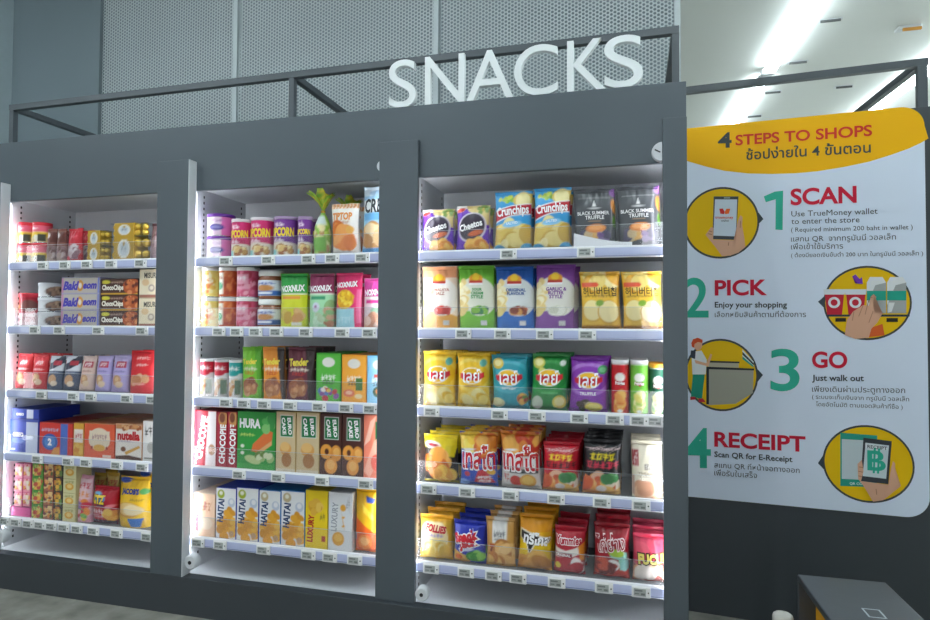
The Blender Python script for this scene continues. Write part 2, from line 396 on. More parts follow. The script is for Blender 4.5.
def make_tied(name, w, h, ops):
    """clear gift bag gathered at the neck, leafy flared top"""
    root = empty(name); r = w / 2; hn = h * 0.64; n = 30
    prof = [(r * (0.86 + 0.14 * math.sin(PI * min(1, 1.4 * i / n))) * (1 if i < 20 else max(0.16, 1 - ((i - 20) / 10) ** 1.5 * 0.86)), hn * i / n) for i in range(n + 1)]
    wrap_body('bag_body', prof, ops, w * 0.5 * PI, hn, 0.0, 'film', root)
    MB().lathe([(r * 0.2, hn - 0.006), (r * 0.24, hn - 0.004), (r * 0.24, hn + 0.004), (r * 0.2, hn + 0.006)], mat('tie_gold', '#c9a030', 0.3), 20).build('tie', root)
    sh = Sheet(); R = random.Random(4)
    for k in range(11):
        a = 2 * PI * k / 11 + R.uniform(-.2, .2); L = (h - hn) * R.uniform(0.75, 1.0); out = R.uniform(0.5, 1.0) * r * 1.9; wd = r * R.uniform(0.45, 0.65)
        pts, cols = [], []
        for j in range(7):
            s = j / 6; cx = math.cos(a) * out * s ** 1.3; cy = math.sin(a) * out * s ** 1.3; z = hn + L * (s - 0.18 * s ** 3)
            hw = wd * (0.15 + 0.85 * math.sin(PI * min(1, s * 0.85)))
            for q in (-1, 0, 1):
                pts.append((cx - math.sin(a) * hw * q, cy + math.cos(a) * hw * q, z + (0.004 if q else 0))); cols.append(srgb(R.choice(['#9ac83a', '#6fa828', '#d8c83c', '#b8d860'])))
        f = []
        for j in range(6):
            for i in range(2): f.append([j * 3 + i, j * 3 + i + 1, j * 3 + i + 4, j * 3 + i + 3])
        sh.add(pts, cols, f)
    o = sh.build('leafy_top', M['film'], root)
    sd = o.modifiers.new('thickness', 'SOLIDIFY'); sd.thickness = 0.0008
    return root

# ------------------------------------------------------------------ print designs
DESIGN = {}
CATEGORY = dict(crisp_bag='snack bag', nut_pouch='snack pouch', biscuit_pouch='snack pouch', biscuit_box='box', cake_box='box', snack_box='box', stick_box='box', noodle_tub='tub', popcorn_tub='tub', crisp_can='can',
                snack_can='can', nut_jar='jar', spread_jar='jar', biscuit_tin='tin', chocolate_box='chocolate box', gift_bag='snack bag', display_tray='tray')
def D(name):
    def deco(f): DESIGN[name] = f; return f
    return deco
def T(s, u, v, wf, col, **k): return ('t', s, u, v, wf, col, k)
CHIP = ['#f0dc88', '#e2c25a', '#f6e8a8', '#d8b048']
# --- third bay, top shelf
cheetos = [('bg', '#6428b4'), ('poly', [(.28, 1), (1, 1), (1, .56), (.8, .6), (.62, .78), (.4, .86)], '#d9c384'), ('food', .78, .9, .2, .07, 10, ['#7f9a50', '#c9b060', '#8aa860'], 3, .012),
           ('ell', .12, .95, .2, .1, '#f2ede8', 10), ('ell', .5, .52, .44, .31, '#cfc4d6', 35), ('ell', .5, .53, .40, .27, '#3c3442', 35), ('ell', .62, .40, .22, .055, '#d8642c', 12), ('food', .62, .13, .28, .09, 22, ['#f2a93a', '#e48d24', '#f7c356'], 5, .022),
           ('ell', .15, .9, .13, .05, '#d8362c', 15), T('Cheetos', .47, .56, .7, '#ffffff', rot=14, bold=.04, hs=1.25)]
D('cheetos')(lambda w, h: make_bag('crisp_bag', w, h, cheetos, .06, seed=1))
crunch = [('bg', '#3f9fd8'), ('food', .35, .86, .2, .05, 16, ['#a8c04a', '#c4cc50', '#7fae3a'], 2, .010), ('food', .8, .83, .12, .06, 7, CHIP, 4, .03), ('food', .5, .2, .46, .2, 40, CHIP, 6, .04), ('ell', .5, .44, .26, .05, '#8ccdf0', 6), ('ell', .12, .03, .2, .08, '#59b4e4'), ('ell', .9, .03, .2, .1, '#59b4e4'),
          ('poly', [(0, .47), (.5, .57), (1, .6), (1, .79), (.5, .75), (0, .68)], '#ffffff'), ('poly', [(0, .49), (.5, .585), (1, .615), (1, .775), (.5, .735), (0, .66)], '#c21f30'), T('Crunchips', .5, .645, .88, '#ffffff', rot=5, bold=.035, hs=1.5), T('SALTED', .5, .455, .3, '#ffffff', rot=5)]
D('crunchips')(lambda w, h: make_bag('crisp_bag', w, h, crunch, .07, seed=2))
truffle = [('bg', '#4b4e52'), ('rect', .12, .845, .88, .852, '#b8babc'), ('poly', [(.45, .70), (.55, .70), (.5, .80)], '#e8e8e8'), ('ell', .5, .67, .13, .014, '#d0d0d0'), ('ell', .97, .93, .1, .07, '#8a5aa0', 30), ('ell', .98, .7, .07, .12, '#d98c3c', 10), ('ell', .99, .45, .06, .1, '#5f8c36'),
           ('food', .5, .2, .3, .1, 26, ['#7c5c94', '#d8a860', '#8a7aa0', '#55506a', '#c8b088'], 7, .018), ('ell', .52, .335, .24, .07, '#e0873a', 4), ('ell', .52, .345, .18, .04, '#efa860', 4), T('BLACK SUMMER', .47, .59, .78, '#f4f4f4', hs=1.1), T('TRUFFLE', .5, .515, .46, '#f4f4f4', hs=1.1), ('rect', .35, .455, .65, .462, '#d8b088')]
D('truffle')(lambda w, h: make_bag('nut_pouch', w, h, truffle, .075, 'pouch', seed=3))
# --- third bay, second shelf: one maker, four flavours
def organic(bgc, topc, panel, txt, lines, bowl, botc):
    ops = [('bg', bgc), ('rect', 0, .82, 1, 1, topc), ('ell', .5, .5, .56, .32, panel), ('rect', 0, 0, 1, .16, botc), ('ell', .5, .16, .7, .12, botc, -8), ('food', .14, .5, .12, .24, 26, ['#f2e2a8', '#e8cf88', '#f6ecc8'], 8, .02),
           ('ell', .5, .79, .19, .075, '#f2a52c'), ('ell', .5, .82, .10, .06, '#f8cf30'), ('rect', .31, .72, .69, .765, '#c8322c'), ('rect', .31, .70, .69, .722, '#ffffff')]
    for k, l in enumerate(lines): ops.append(T(l, .54, .625 - .058 * k, min(.56, .066 * len(l)), txt, hs=1.0, bold=.03))
    ops += [('ell', .62, .29, .26, .075, '#f4efe2', 4), ('food', .62, .295, .2, .045, 18, bowl, 9, .016), ('rect', .63, .07, .79, .14, '#e4e4e0')]
    return ops
for nm, a in (('organic_salt', ('#fbe3cc', '#f4a878', '#fdf6ee', '#c58a78', ['HIMALAYA', 'SALZ'], ['#b8302c', '#d8483c'], '#f5b04a')), ('organic_cream', ('#78c03c', '#6cb834', '#e6e6d6', '#3a9a50', ['SOUR', 'CREAM', 'STYLE'], ['#2c6a5c', '#4a8a5a', '#8ac04a'], '#7cc43c')),
              ('organic_original', ('#1d62b8', '#1a58ac', '#dfe3e2', '#1c4f96', ['ORIGINAL', 'FLAVOUR'], ['#c85a2c', '#e0a050', '#8a3a20'], '#2a70c4')), ('organic_garlic', ('#84489c', '#7c3f96', '#e4e2d8', '#7a3c94', ['GARLIC &', 'BUTTER', 'STYLE'], ['#f0efe4', '#d8d8c4'], '#8a50a2'))):
    D(nm)(lambda w, h, o=organic(*a), k=nm: make_bag('crisp_bag', w, h, o, .06, 'pouch', m='matt', seed=len(k)))
honey = [('bg', '#f3c444'), ('food', .5, .86, .45, .09, 14, ['#f8dc80', '#f0b438', '#fae8a8'], 3, .035), ('ell', .3, .33, .27, .19, '#e8b840', 15), ('ell', .3, .34, .24, .17, '#f7e6a4', 15), ('ell', .72, .31, .28, .2, '#e4b03c', -12), ('ell', .72, .32, .25, .18, '#f8e8ac', -12), ('ell', .5, .46, .1, .05, '#7fa83a', 20),
         ('rect', 0, 0, 1, .09, '#d89420'), ('poly', [(.04, .73), (.44, .73), (.5, .77), (.44, .81), (.04, .81)], '#e4583c'), T('허니버터칩', .5, .655, .86, '#54421c', bold=.01, hs=1.25), ('strokes', .1, .9, .575, .014, 9, '#b88a30', 3)]
D('honey')(lambda w, h: make_bag('crisp_bag', w, h, honey, .075, seed=5))
# --- third bay, middle shelf
def wavy(c, c2, seedn, extra):
    return [('bg', c), ('ell', .5, .6, .62, .3, c2), ('ell', .5, .6, .5, .24, c)] + extra + [('ell', .5, .585, .32, .15, '#ffffff'), ('ell', .5, .585, .30, .138, '#f7c21e'), ('poly', [(.14, .54), (.3, .5), (.7, .5), (.88, .57), (.86, .655), (.7, .625), (.3, .625), (.12, .63)], '#d21f2e'), T('เลย์', .5, .585, .5, '#ffffff', bold=.012, hs=1.35)]
D('wavy_yellow')(lambda w, h: make_bag('crisp_bag', w, h, wavy('#f2c428', '#f6d458', 1, [('food', .5, .12, .42, .1, 16, ['#f8dc70', '#e8b828', '#f4e49a'], 3, .032), ('ell', .82, .82, .1, .07, '#5fb0a0'), ('strokes', .3, .7, .4, .012, 6, '#b87a20', 4)]), .08, seed=6))
D('wavy_teal')(lambda w, h: make_bag('crisp_bag', w, h, wavy('#2c9fb0', '#48b4c4', 2, [('ell', .2, .84, .16, .1, '#e8c848'), ('ell', .2, .85, .11, .06, '#f6e6a0'), ('ell', .84, .2, .14, .1, '#c8783c'), ('food', .84, .2, .1, .06, 8, ['#e8b050', '#a8442c', '#6a8a30'], 3, .015), ('ell', .16, .12, .2, .09, '#e8e4b0'), ('strokes', .3, .7, .39, .013, 6, '#e8f4f4', 2)]), .08, seed=7))
D('wavy_green')(lambda w, h: make_bag('crisp_bag', w, h, wavy('#1f8a3a', '#2fa048', 3, [('ell', .2, .84, .17, .1, '#d8cf58'), ('ell', .2, .85, .12, .065, '#f0e8a0'), ('ell', .3, .7, .1, .06, '#e0d870'), ('ell', .8, .16, .18, .12, '#e4cf58'), ('ell', .8, .17, .13, .08, '#f2e8a4'), ('ell', .2, .14, .16, .12, '#c8d4c0'), ('rect', .3, .3, .75, .33, '#58b868'), ('ell', .85, .84, .08, .05, '#e8f0e8')]), .08, seed=8))
D('wavy_purple')(lambda w, h: make_bag('crisp_bag', w, h, wavy('#8a34b0', '#b070d0', 4, [('ell', .86, .78, .13, .08, '#3aa05a'), ('ell', .86, .78, .09, .05, '#7cc890'), T('TRUFFLE', .5, .345, .42, '#ffffff', bold=.03), ('food', .4, .12, .2, .06, 10, ['#4a3830', '#8a7a60', '#c8b890'], 3, .018), ('ell', .66, .1, .22, .085, '#e8d040'), ('ell', .66, .12, .16, .05, '#f4e680')]), .08, seed=9))
def stack_can(c, c2, art):
    return [('bg', c), ('rect', 0, .97, 1, 1, '#e8e8e8'), ('ell', .5, .72, .2, .085, '#f2efe8'), ('poly', [(.5, .4), (.7, .3), (.72, .1), (.5, .02), (.34, .08), (.34, .28)], c2)] + art + [T('Pringles', .5, .595, .36, '#ffffff', rot=0, bold=.03, out='#b01c24', hs=1.5)]
for nm, c, c2, cols, lid in (('can_red', '#c41a24', '#b41820', ['#f0a040', '#e8842c', '#f4c060'], '#e6e6e6'), ('can_green', '#74c043', '#62ae38', ['#e8e070', '#b8d860', '#f4f0b0'], '#e6e6e6'), ('can_dark', '#17503a', '#1c6044', ['#d8d878', '#7cb060', '#f0ecc0'], '#d89a2c')):
    D(nm)(lambda w, h, o=stack_can(c, c2, [('food', .5, .22, .12, .17, 16, cols, 5, .02), ('ell', .5, .06, .1, .03, '#e8f0f4')]), l=lid: make_tub('crisp_can', w, h, o, l, lid_h=.012))
# --- third bay, fourth shelf
D('dark_yellow')(lambda w, h: make_bag('crisp_bag', w, h, [('bg', '#2a211c'), ('rect', 0, .74, 1, 1, '#e6cc1c'), ('poly', [(.4, .76), (1, .8), (.92, .55), (.55, .58)], '#dcc41a'), ('rect', 0, 0, 1, .05, '#a89a18'), ('ell', .3, .79, .24, .075, '#f4eeee', -6), ('ell', .3, .79, .18, .03, '#c8323c', -6), ('ell', .38, .66, .14, .06, '#8a2a20'), ('food', .4, .4, .24, .2, 18, ['#e8842c', '#f0a444', '#d86a20', '#f4b860'], 2, .04), ('food', .62, .2, .22, .1, 12, ['#f0c048', '#e8a030'], 5, .03)], .07, seed=11))
tasto = lambda top, mid, bot, topf, low: [('bg', bot), ('rect', 0, .58, 1, 1, top)] + topf + low + [('rect', .1, .36, .95, .4, mid), T('เทสโต', .52, .54, .9, '#d01c2c', bold=.02, out='#ffffff', ow=.06, hs=1.7), ('ell', .28, .68, .16, .02, '#e8e8f0', 5)]
D('tasto_blue')(lambda w, h: make_bag('crisp_bag', w, h, tasto('#2446b4', '#5c8ae0', '#2a4fc0', [('food', .28, .82, .22, .1, 14, ['#f4dc60', '#f0c83c', '#f8ec98'], 2, .035), ('food', .72, .8, .22, .12, 16, ['#e88a30', '#d86a24', '#f0b050'], 3, .035)], [('poly', [(.4, .06), (.95, .06), (.8, .22), (.68, .33), (.52, .3)], '#d41c2c'), ('ell', .22, .22, .08, .05, '#c02c40'), ('ell', .85, .28, .12, .06, '#f0b030', -20), ('strokes', .5, .85, .17, .018, 5, '#ffffff', 3), ('strokes', .52, .83, .1, .016, 5, '#ffffff', 5), ('ell', .1, .05, .16, .06, '#8ab4f0')]), .075, seed=12))
D('tasto_white')(lambda w, h: make_bag('crisp_bag', w, h, tasto('#b82018', '#dcd8d0', '#dfdcd6', [('food', .5, .82, .45, .12, 34, ['#d84a20', '#e88a34', '#c8301c', '#f0b050'], 2, .035)], [('rect', .24, .28, .96, .38, '#33363a'), ('rect', .62, .29, .92, .36, '#62666a'), ('strokes', .3, .56, .33, .018, 4, '#f0f0f0', 4), ('ell', .4, .14, .15, .1, '#d23426'), ('ell', .7, .15, .2, .12, '#e8a83c'), ('ell', .7, .16, .14, .08, '#f4c860'), ('strokes', .08, .24, .2, .05, 2, '#c83a3a', 6)]), .075, seed=13))
spicy = lambda bg, br: [('bg', bg), ('poly', [(0, 0), (1, 0), (.9, .22), (.6, .2), (.3, .3), (.05, .36)], '#e2803a'), ('food', .3, .18, .26, .12, 22, ['#f0a048', '#d85a28', '#f4c070', '#e8b898'], 3, .03), ('food', .72, .15, .2, .1, 16, ['#f4c060', '#e87030', '#f0e0c8'], 4, .025), ('ell', .5, .12, .13, .06, '#e6dcd4'), ('food', .7, .32, .16, .04, 8, ['#3a9a4a', '#2c8038', '#68b860'], 5, .02),
                  ('strokes', .18, .82, .7, .055, 4, '#f2dc28', 7), ('strokes', .08, .95, .555, .06, 5, br, 8), ('strokes', .12, .9, .84, .01, 7, '#e8c8c8', 2)]
D('spicy_red')(lambda w, h: make_bag('crisp_bag', w, h, spicy('#c4152c', '#181416'), .07, seed=14))
D('spicy_black')(lambda w, h: make_bag('crisp_bag', w, h, spicy('#26272a', '#d83450'), .075, seed=15))
D('beige')(lambda w, h: make_bag('biscuit_pouch', w, h, [('bg', '#e6dfc8'), ('rect', .02, .56, .24, .84, '#a8343c'), ('strokes', .08, .2, .7, .1, 2, '#e8d0cc', 3), ('rect', .42, .5, .92, .6, '#8c8478'), ('strokes', .46, .88, .55, .025, 6, '#e8e4d8', 5), ('strokes', .2, .95, .44, .016, 8, '#9a8c74', 6), ('strokes', .25, .9, .38, .01, 9, '#b4a488', 6), ('food', .62, .14, .34, .1, 20, ['#e8b890', '#d89870', '#f0d0b0'], 7, .03), ('rect', .0, .05, .1, .4, '#c8a090')], .07, 'pouch', m='matt', seed=16))
# --- third bay, bottom shelf
D('cheese_yellow')(lambda w, h: make_bag('crisp_bag', w, h, [('bg', '#e8b83c'), ('ell', .46, .5, .44, .42, '#f6e6b4'), ('ell', .5, .22, .34, .18, '#f4d878'), ('food', .5, .25, .3, .14, 20, ['#f4d468', '#ecc048', '#f8e498'], 3, .03), ('rect', .0, .86, 1, 1, '#e0a428'), T('FOLLIES', .54, .73, .6, '#c42836', rot=-7, bold=.05, hs=1.4), ('strokes', .3, .75, .58, .035, 5, '#a898cc', 4), ('strokes', .1, .14, .55, .14, 1, '#c8b070', 3)], .085, seed=17))
D('snack_jack')(lambda w, h: make_bag('crisp_bag', w, h, [('bg', '#2a3ab4'), ('rect', 0, 0, .5, .2, '#e8b048'), ('poly', [(0, .1), (.5, .2), (0, .34)], '#e8b850'), ('ell', .72, .19, .29, .15, '#2f8a2c'), ('ell', .72, .2, .22, .09, '#58b040'), ('food', .72, .2, .18, .07, 8, ['#3f9a34', '#8acc58'], 3, .02), ('ell', .2, .16, .12, .07, '#d86a2c'), ('ell', .45, .36, .22, .04, '#d8e0f4', 8), T('Snack', .42, .66, .74, '#d61e30', rot=14, bold=.06, out='#ffffff', ow=.09, hs=1.2), T('Jack', .5, .5, .58, '#d61e30', rot=14, bold=.06, out='#ffffff', ow=.09, hs=1.2)], .075, seed=18))
D('tan_bread')(lambda w, h: make_bag('crisp_bag', w, h, [('bg', '#d8a45c'), ('rect', .26, .5, .76, 1, '#e6e4e0'), ('strokes', .32, .7, .68, .045, 4, '#5a5e66', 3), ('strokes', .34, .68, .58, .012, 5, '#a8a8a8', 4), ('rect', .16, .4, .8, .48, '#b8542c'), ('ell', .3, .34, .13, .08, '#7a3424'), ('food', .68, .28, .16, .18, 16, ['#e8b46c', '#c07c3c', '#f0c888'], 4, .035), ('food', .3, .14, .2, .08, 12, ['#c8803c', '#e8b868'], 5, .03)], .07, seed=19))
D('triangle_yellow')(lambda w, h: make_bag('crisp_bag', w, h, [('bg', '#e8c41c'), ('rect', 0, .72, 1, 1, '#e89c1c'), ('poly', [(0, .72), (1, .72), (1, .6), (.5, .68), (0, .74)], '#eab01c'), ('poly', [(.06, .76), (.98, .6), (.92, .52), (.52, .5), (.36, .3), (.26, .5), (.04, .6)], '#f8f4e8'), ('poly', [(.08, .73), (.96, .585), (.9, .53), (.5, .52), (.36, .345), (.28, .52), (.07, .6)], '#241c18'), ('food', .42, .12, .36, .09, 14, ['#d8983c', '#c4822c', '#e8b458'], 3, .04), T('ทรีโกส', .56, .6, .78, '#ffffff', rot=-5, bold=.045, hs=1.25)], .085, seed=20))
D('red_white')(lambda w, h: make_bag('crisp_bag', w, h, [('bg', '#c02438'), ('poly', [(0, .58), (.4, .52), (.95, .66), (1, .6), (.95, .5), (.6, .4), (0, .36)], '#ece6e0'), ('poly', [(.78, .62), (1, .72), (1, .3), (.86, .35)], '#e8902c'), ('rect', .02, .38, .6, .47, '#962040'), T('ORIGINAL', .31, .425, .5, '#ffffff', bold=.03), T('Yummies', .47, .74, .82, '#c02438', bold=.03, out='#ffffff', ow=.08, hs=1.5), ('ell', .15, .19, .1, .07, '#e8d040'), ('rect', .56, .06, .96, .28, '#ead8d8'), ('food', .76, .16, .16, .07, 7, ['#c02c3c', '#7a2030', '#f4f0f0'], 6, .03)], .08, seed=21))
D('dark_red')(lambda w, h: make_bag('crisp_bag', w, h, [('bg', '#9c1a28'), ('rect', 0, 0, 1, .3, '#b02a28'), ('ell', .5, .1, .6, .1, '#c8382c'), ('poly', [(.44, .5), (.7, .56), (.95, .5), (1, .2), (.74, .18), (.7, .38), (.48, .42)], '#88c8b4'), ('ell', .64, .5, .22, .07, '#a8c848', -8), ('ell', .88, .28, .12, .12, '#8cccc8'), ('ell', .54, .27, .19, .11, '#ece8e8'), ('ell', .56, .26, .12, .05, '#a83c2c'), ('food', .28, .22, .2, .1, 14, ['#7a1c20', '#c84a30', '#8a2c24'], 5, .03), T('ไก่ย่าง', .46, .68, .8, '#9c1a28', rot=8, bold=.0, out='#f0dcdc', ow=.06, hs=1.6)], .09, seed=22))
D('pink_red')(lambda w, h: make_bag('crisp_bag', w, h, [('bg', '#d0425c'), ('rect', 0, 0, 1, .38, '#c88c88'), ('poly', [(0, .36), (1, .42), (1, .3), (0, .26)], '#a82c3c'), ('food', .55, .16, .42, .12, 30, ['#e8a070', '#d87858', '#f0c8a0', '#a84038', '#e8dcd4'], 6, .035), T('FUCUI', .55, .53, .8, '#f0e070', rot=4, bold=.06, out='#3c2c20', ow=.09, hs=1.35), ('ell', .2, .72, .3, .14, '#e05a70')], .085, seed=23))
# --- second bay
D('tub_lilac')(lambda w, h: make_tub('snack_can', w, h, [('bg', '#f0d8ea'), ('rect', 0, 0, .3, 1, '#f6e8f2'), ('rect', .7, 0, 1, 1, '#d86ab0'), ('ell', .58, .45, .2, .16, '#4a3f94'), ('ell', .58, .45, .13, .08, '#8a84c4'), ('strokes', .3, .75, .78, .05, 4, '#b080b8', 3)], '#6a2c96', lid_h=.012))
pop = lambda c, c2: [('bg', c), ('rect', 0, 0, 1, .28, '#e8e2d8'), ('ell', .5, .3, .6, .1, '#e8dccc'), ('food', .62, .2, .24, .1, 20, ['#f0dca0', '#c89858', '#e8c47c', '#a86a3c'], 4, .014), ('rect', 0, .06, .4, .2, '#8cd0d4'), ('rect', .1, .4, .8, .5, c2), ('strokes', .25, .6, .44, .03, 5, '#f4e8f0', 4), T('POPCORN', .5, .66, .8, '#f8dc3c', bold=.05, hs=1.9), ('strokes', .3, .6, .85, .035, 4, '#f8e8f4', 6)]
D('popcorn_pink')(lambda w, h: make_tub('popcorn_tub', w, h, pop('#d82c74', '#c01c60'), '#e6dce0', lid_h=.012))
D('popcorn_purple')(lambda w, h: make_tub('popcorn_tub', w, h, pop('#7a3a98', '#662a86'), '#a890b4', lid_h=.012))
D('gift')(lambda w, h: make_tied('gift_bag', w, h, [('bg', '#8cbc4c'), ('food', .5, .4, .5, .4, 60, ['#a8cc58', '#c8d890', '#7cac38', '#e0d8a0', '#b08858'], 3, .018), ('rect', .2, .1, .8, .42, '#6fae3c'), ('rect', .2, .7, .8, .9, '#c8d8d4')]))
D('orange_white')(lambda w, h: make_bag('crisp_bag', w, h, [('bg', '#ece8e2'), ('rect', 0, .9, 1, 1, '#e8a060')] + [('rect', .04 + .12 * i, .9, .09 + .12 * i, 1, '#f6e4cc') for i in range(8)] + [T('TIPTOP', .46, .74, .72, '#e8964c', bold=.05, hs=1.5), ('strokes', .3, .7, .62, .02, 6, '#c8906c', 3), ('food', .36, .35, .24, .17, 12, ['#e8883c', '#d8702c', '#f0a458'], 4, .045), ('ell', .74, .48, .14, .07, '#f0b458', 20), ('food', .7, .2, .1, .06, 4, ['#e8a04c', '#e07c34'], 7, .03)], .07, seed=25))
D('crepe_blue')(lambda w, h: make_bag('crisp_bag', w, h, [('bg', '#9cc8e8'), ('rect', 0, .86, 1, 1, '#dceaf4'), ('ell', .5, .9, .3, .05, '#a8c8e0'), ('rect', 0, .62, 1, .8, '#f0f4f4'), T('CREPES', .55, .71, .95, '#33383c', bold=.03, hs=1.7), ('rect', 0, .5, 1, .6, '#6aacdc'), ('food', .5, .25, .42, .15, 34, ['#e8c088', '#d8a468', '#f0d4a8', '#c89050'], 4, .035), ('rect', 0, 0, 1, .1, '#4c9cd8')], .07, seed=26))
D('jar_yellow')(lambda w, h: make_tub('nut_jar', w, h, [('bg', '#f2d878'), ('food', .4, .5, .4, .4, 40, ['#f4e4a8', '#e8b850', '#e88848', '#f8f0d8'], 3, .013), ('rect', .2, .5, .7, .8, '#f4e8c8'), ('strokes', .25, .65, .66, .07, 3, '#d87a3c', 4)], '#f0f0ec', m='film'))
D('jar_orange')(lambda w, h: make_tub('nut_jar', w, h, [('bg', '#c85a2c'), ('food', .5, .5, .48, .45, 40, ['#d86a34', '#b8482c', '#e08850'], 3, .013), ('rect', .0, .12, .5, .9, '#e8e8d8'), ('ell', .3, .42, .18, .15, '#4cae80'), ('strokes', .1, .48, .72, .06, 3, '#c87a4c', 4)], '#f0f0ec', m='film'))
D('jar_pink')(lambda w, h: make_tub('nut_jar', w, h, [('bg', '#d8587c'), ('food', .5, .5, .48, .45, 46, ['#e87c98', '#c83c5c', '#f0a8b8', '#b83048'], 3, .012), ('rect', .1, .3, .7, .84, '#e8a0b4'), ('strokes', .16, .64, .7, .06, 4, '#f8ecf0', 4), ('strokes', .2, .6, .45, .03, 5, '#c03858', 5)], '#f0f0ec', m='film'))
D('jar_butter')(lambda w, h: make_jar('spread_jar', w, h, [('bg', '#e8ecf4'), ('rect', .0, .0, 1, .35, '#3a6ab8'), ('ell', .5, .5, .26, .2, '#c88848'), ('strokes', .25, .75, .78, .07, 4, '#2c5cb0', 4), ('rect', .25, .1, .7, .26, '#e8ecf4')], '#94583a'))
def nut(c, low, art, ops=()): return [('bg', low), ('rect', 0, .63, 1, 1, c), ('rect', 0, .61, 1, .632, '#f0f0e0')] + art + [T('NOXNUX', .5, .72, .86, '#ffffff', rot=3, bold=.05, hs=1.5)]
D('nut_green')(lambda w, h: make_bag('nut_pouch', w, h, nut('#2fae48', '#d8dc2c', [('rect', .14, .53, .8, .58, '#e8963c'), ('food', .68, .22, .16, .1, 9, ['#d89a58', '#e8b878'], 3, .02), ('food', .3, .2, .12, .1, 6, ['#d8c050', '#c8a040'], 4, .02), ('rect', .52, .05, .84, .11, '#e8e8d8')]), .07, 'pouch', seed=27))
D('nut_maroon')(lambda w, h: make_bag('nut_pouch', w, h, nut('#9c3460', '#a4dcae', [('rect', .12, .52, .7, .58, '#3a9a6c'), ('ell', .35, .38, .15, .09, '#d4d8e4'), ('ell', .35, .39, .05, .03, '#a878a8'), ('food', .88, .3, .1, .24, 14, ['#b87a58', '#8cb878', '#d0a080'], 5, .025), ('food', .4, .16, .2, .07, 7, ['#c8e8cc', '#b8d0a8'], 3, .02)]), .07, 'pouch', seed=28))
D('nut_pink')(lambda w, h: make_bag('nut_pouch', w, h, [('bg', '#e0306c'), ('rect', .02, .0, .78, .36, '#a4d8e4'), ('ell', .42, .52, .34, .17, '#e8b020'), ('food', .42, .52, .3, .14, 50, ['#f4cc28', '#e8b41c', '#f8dc50', '#d89c1c'], 4, .012), ('rect', .84, .1, 1, .7, '#e86a98'), ('strokes', .15, .7, .16, .05, 4, '#c4e8f0', 3), T('NOXNUX', .46, .785, .8, '#ffffff', rot=4, bold=.05, hs=1.4)], .07, 'pouch', seed=29))
D('nut_magenta')(lambda w, h: make_bag('nut_pouch', w, h, nut('#e04ca4', '#f0dce0', [('rect', .14, .5, .9, .57, '#d83888'), ('ell', .55, .36, .2, .06, '#a8d0b0'), ('food', .5, .15, .36, .1, 12, ['#e8b090', '#d89878', '#f0d0c0'], 5, .03)]), .07, 'pouch', seed=30))
slim = lambda c: [('bg', '#e4e0e0'), ('rect', 0, .68, 1, 1, c), ('ell', .5, .68, .3, .08, c), ('food', .5, .3, .36, .2, 18, ['#d8b080', '#c88858', '#e8d0b0'], 3, .012), ('strokes', .2, .8, .82, .05, 3, '#f4f0f0', 4), ('rect', .62, .1, .9, .5, '#6a8068')]
D('slim_red')(lambda w, h: make_tub('snack_can', w, h, slim('#c82038'), '#d8d8d8', lid_h=.008))
D('slim_teal')(lambda w, h: make_tub('snack_can', w, h, slim('#1f9c98'), '#d8d8d8', lid_h=.008))
tender = lambda c, c2: [('bg', c), ('poly', [(.62, 1), (1, 1), (1, 0), (.85, 0), (.8, .5)], c2), ('ell', .45, .24, .34, .17, '#a8663c'), ('food', .45, .24, .3, .14, 34, ['#b87848', '#8c4c2c', '#d09868', '#a05c38'], 3, .016), ('strokes', .12, .8, .58, .03, 5, '#f0e0d0', 4), ('strokes', .2, .7, .5, .025, 4, '#c83a2c', 5), T('Tender', .44, .72, .74, '#f4e050', rot=3, bold=.05, hs=1.35)]
D('tender_green')(lambda w, h: make_bag('nut_pouch', w, h, tender('#7cc832', '#5cae28'), .045, 'pouch', seed=31))
D('tender_orange')(lambda w, h: make_bag('nut_pouch', w, h, tender('#ec942c', '#3a3230'), .045, 'pouch', seed=32))
D('tender_brown')(lambda w, h: make_bag('nut_pouch', w, h, tender('#6c2c3c', '#3c2c2c'), .045, 'pouch', seed=33))
kid = lambda c, c2, art: [('bg', c), ('rect', .04, .03, .96, .97, c2), ('ell', .5, .82, .26, .1, '#f0ece4'), ('strokes', .2, .8, .5, .05, 4, '#f6f6f0', 3), ('strokes', .25, .75, .41, .035, 4, '#40403c', 5)] + art
D('seaweed_green')(lambda w, h: make_box('snack_box', w, h, kid('#4cae38', '#5cba44', [('food', .5, .17, .4, .11, 16, ['#c84a50', '#5a78b8', '#f0e8e0', '#8a5a9c', '#e8c050'], 4, .014)]), .09, '#3f9c30'))
D('seaweed_orange')(lambda w, h: make_box('snack_box', w, h, kid('#f0a030', '#f4ac3c', [('rect', .58, .26, .86, .52, '#4c7a3c'), ('ell', .3, .2, .24, .08, '#e87c58'), ('ell', .3, .21, .14, .04, '#f4c0a0'), ('ell', .7, .14, .16, .05, '#f0dca8')]), .09, '#e08c24'))
D('seaweed_blue')(lambda w, h: make_box('snack_box', w, h, kid('#7cc0e4', '#94cce8', [('ell', .6, .25, .35, .13, '#3a5a3c'), ('ell', .6, .26, .22, .08, '#e8843c'), ('rect', .3, .55, .9, .62, '#e06048')]), .09, '#6ab0dc'))
D('choc_pie')(lambda w, h: make_box('cake_box', w, h, [('bg', '#c82438'), ('poly', [(.5, 0), (1, 0), (1, 1), (.62, 1)], '#f2ecec'), ('ell', .8, .3, .16, .1, '#c89878'), T('CHOCOPIE', .34, .52, .8, '#ffffff', rot=80, bold=.05, hs=1.25)], .16, '#b81c30', '#a82030'))
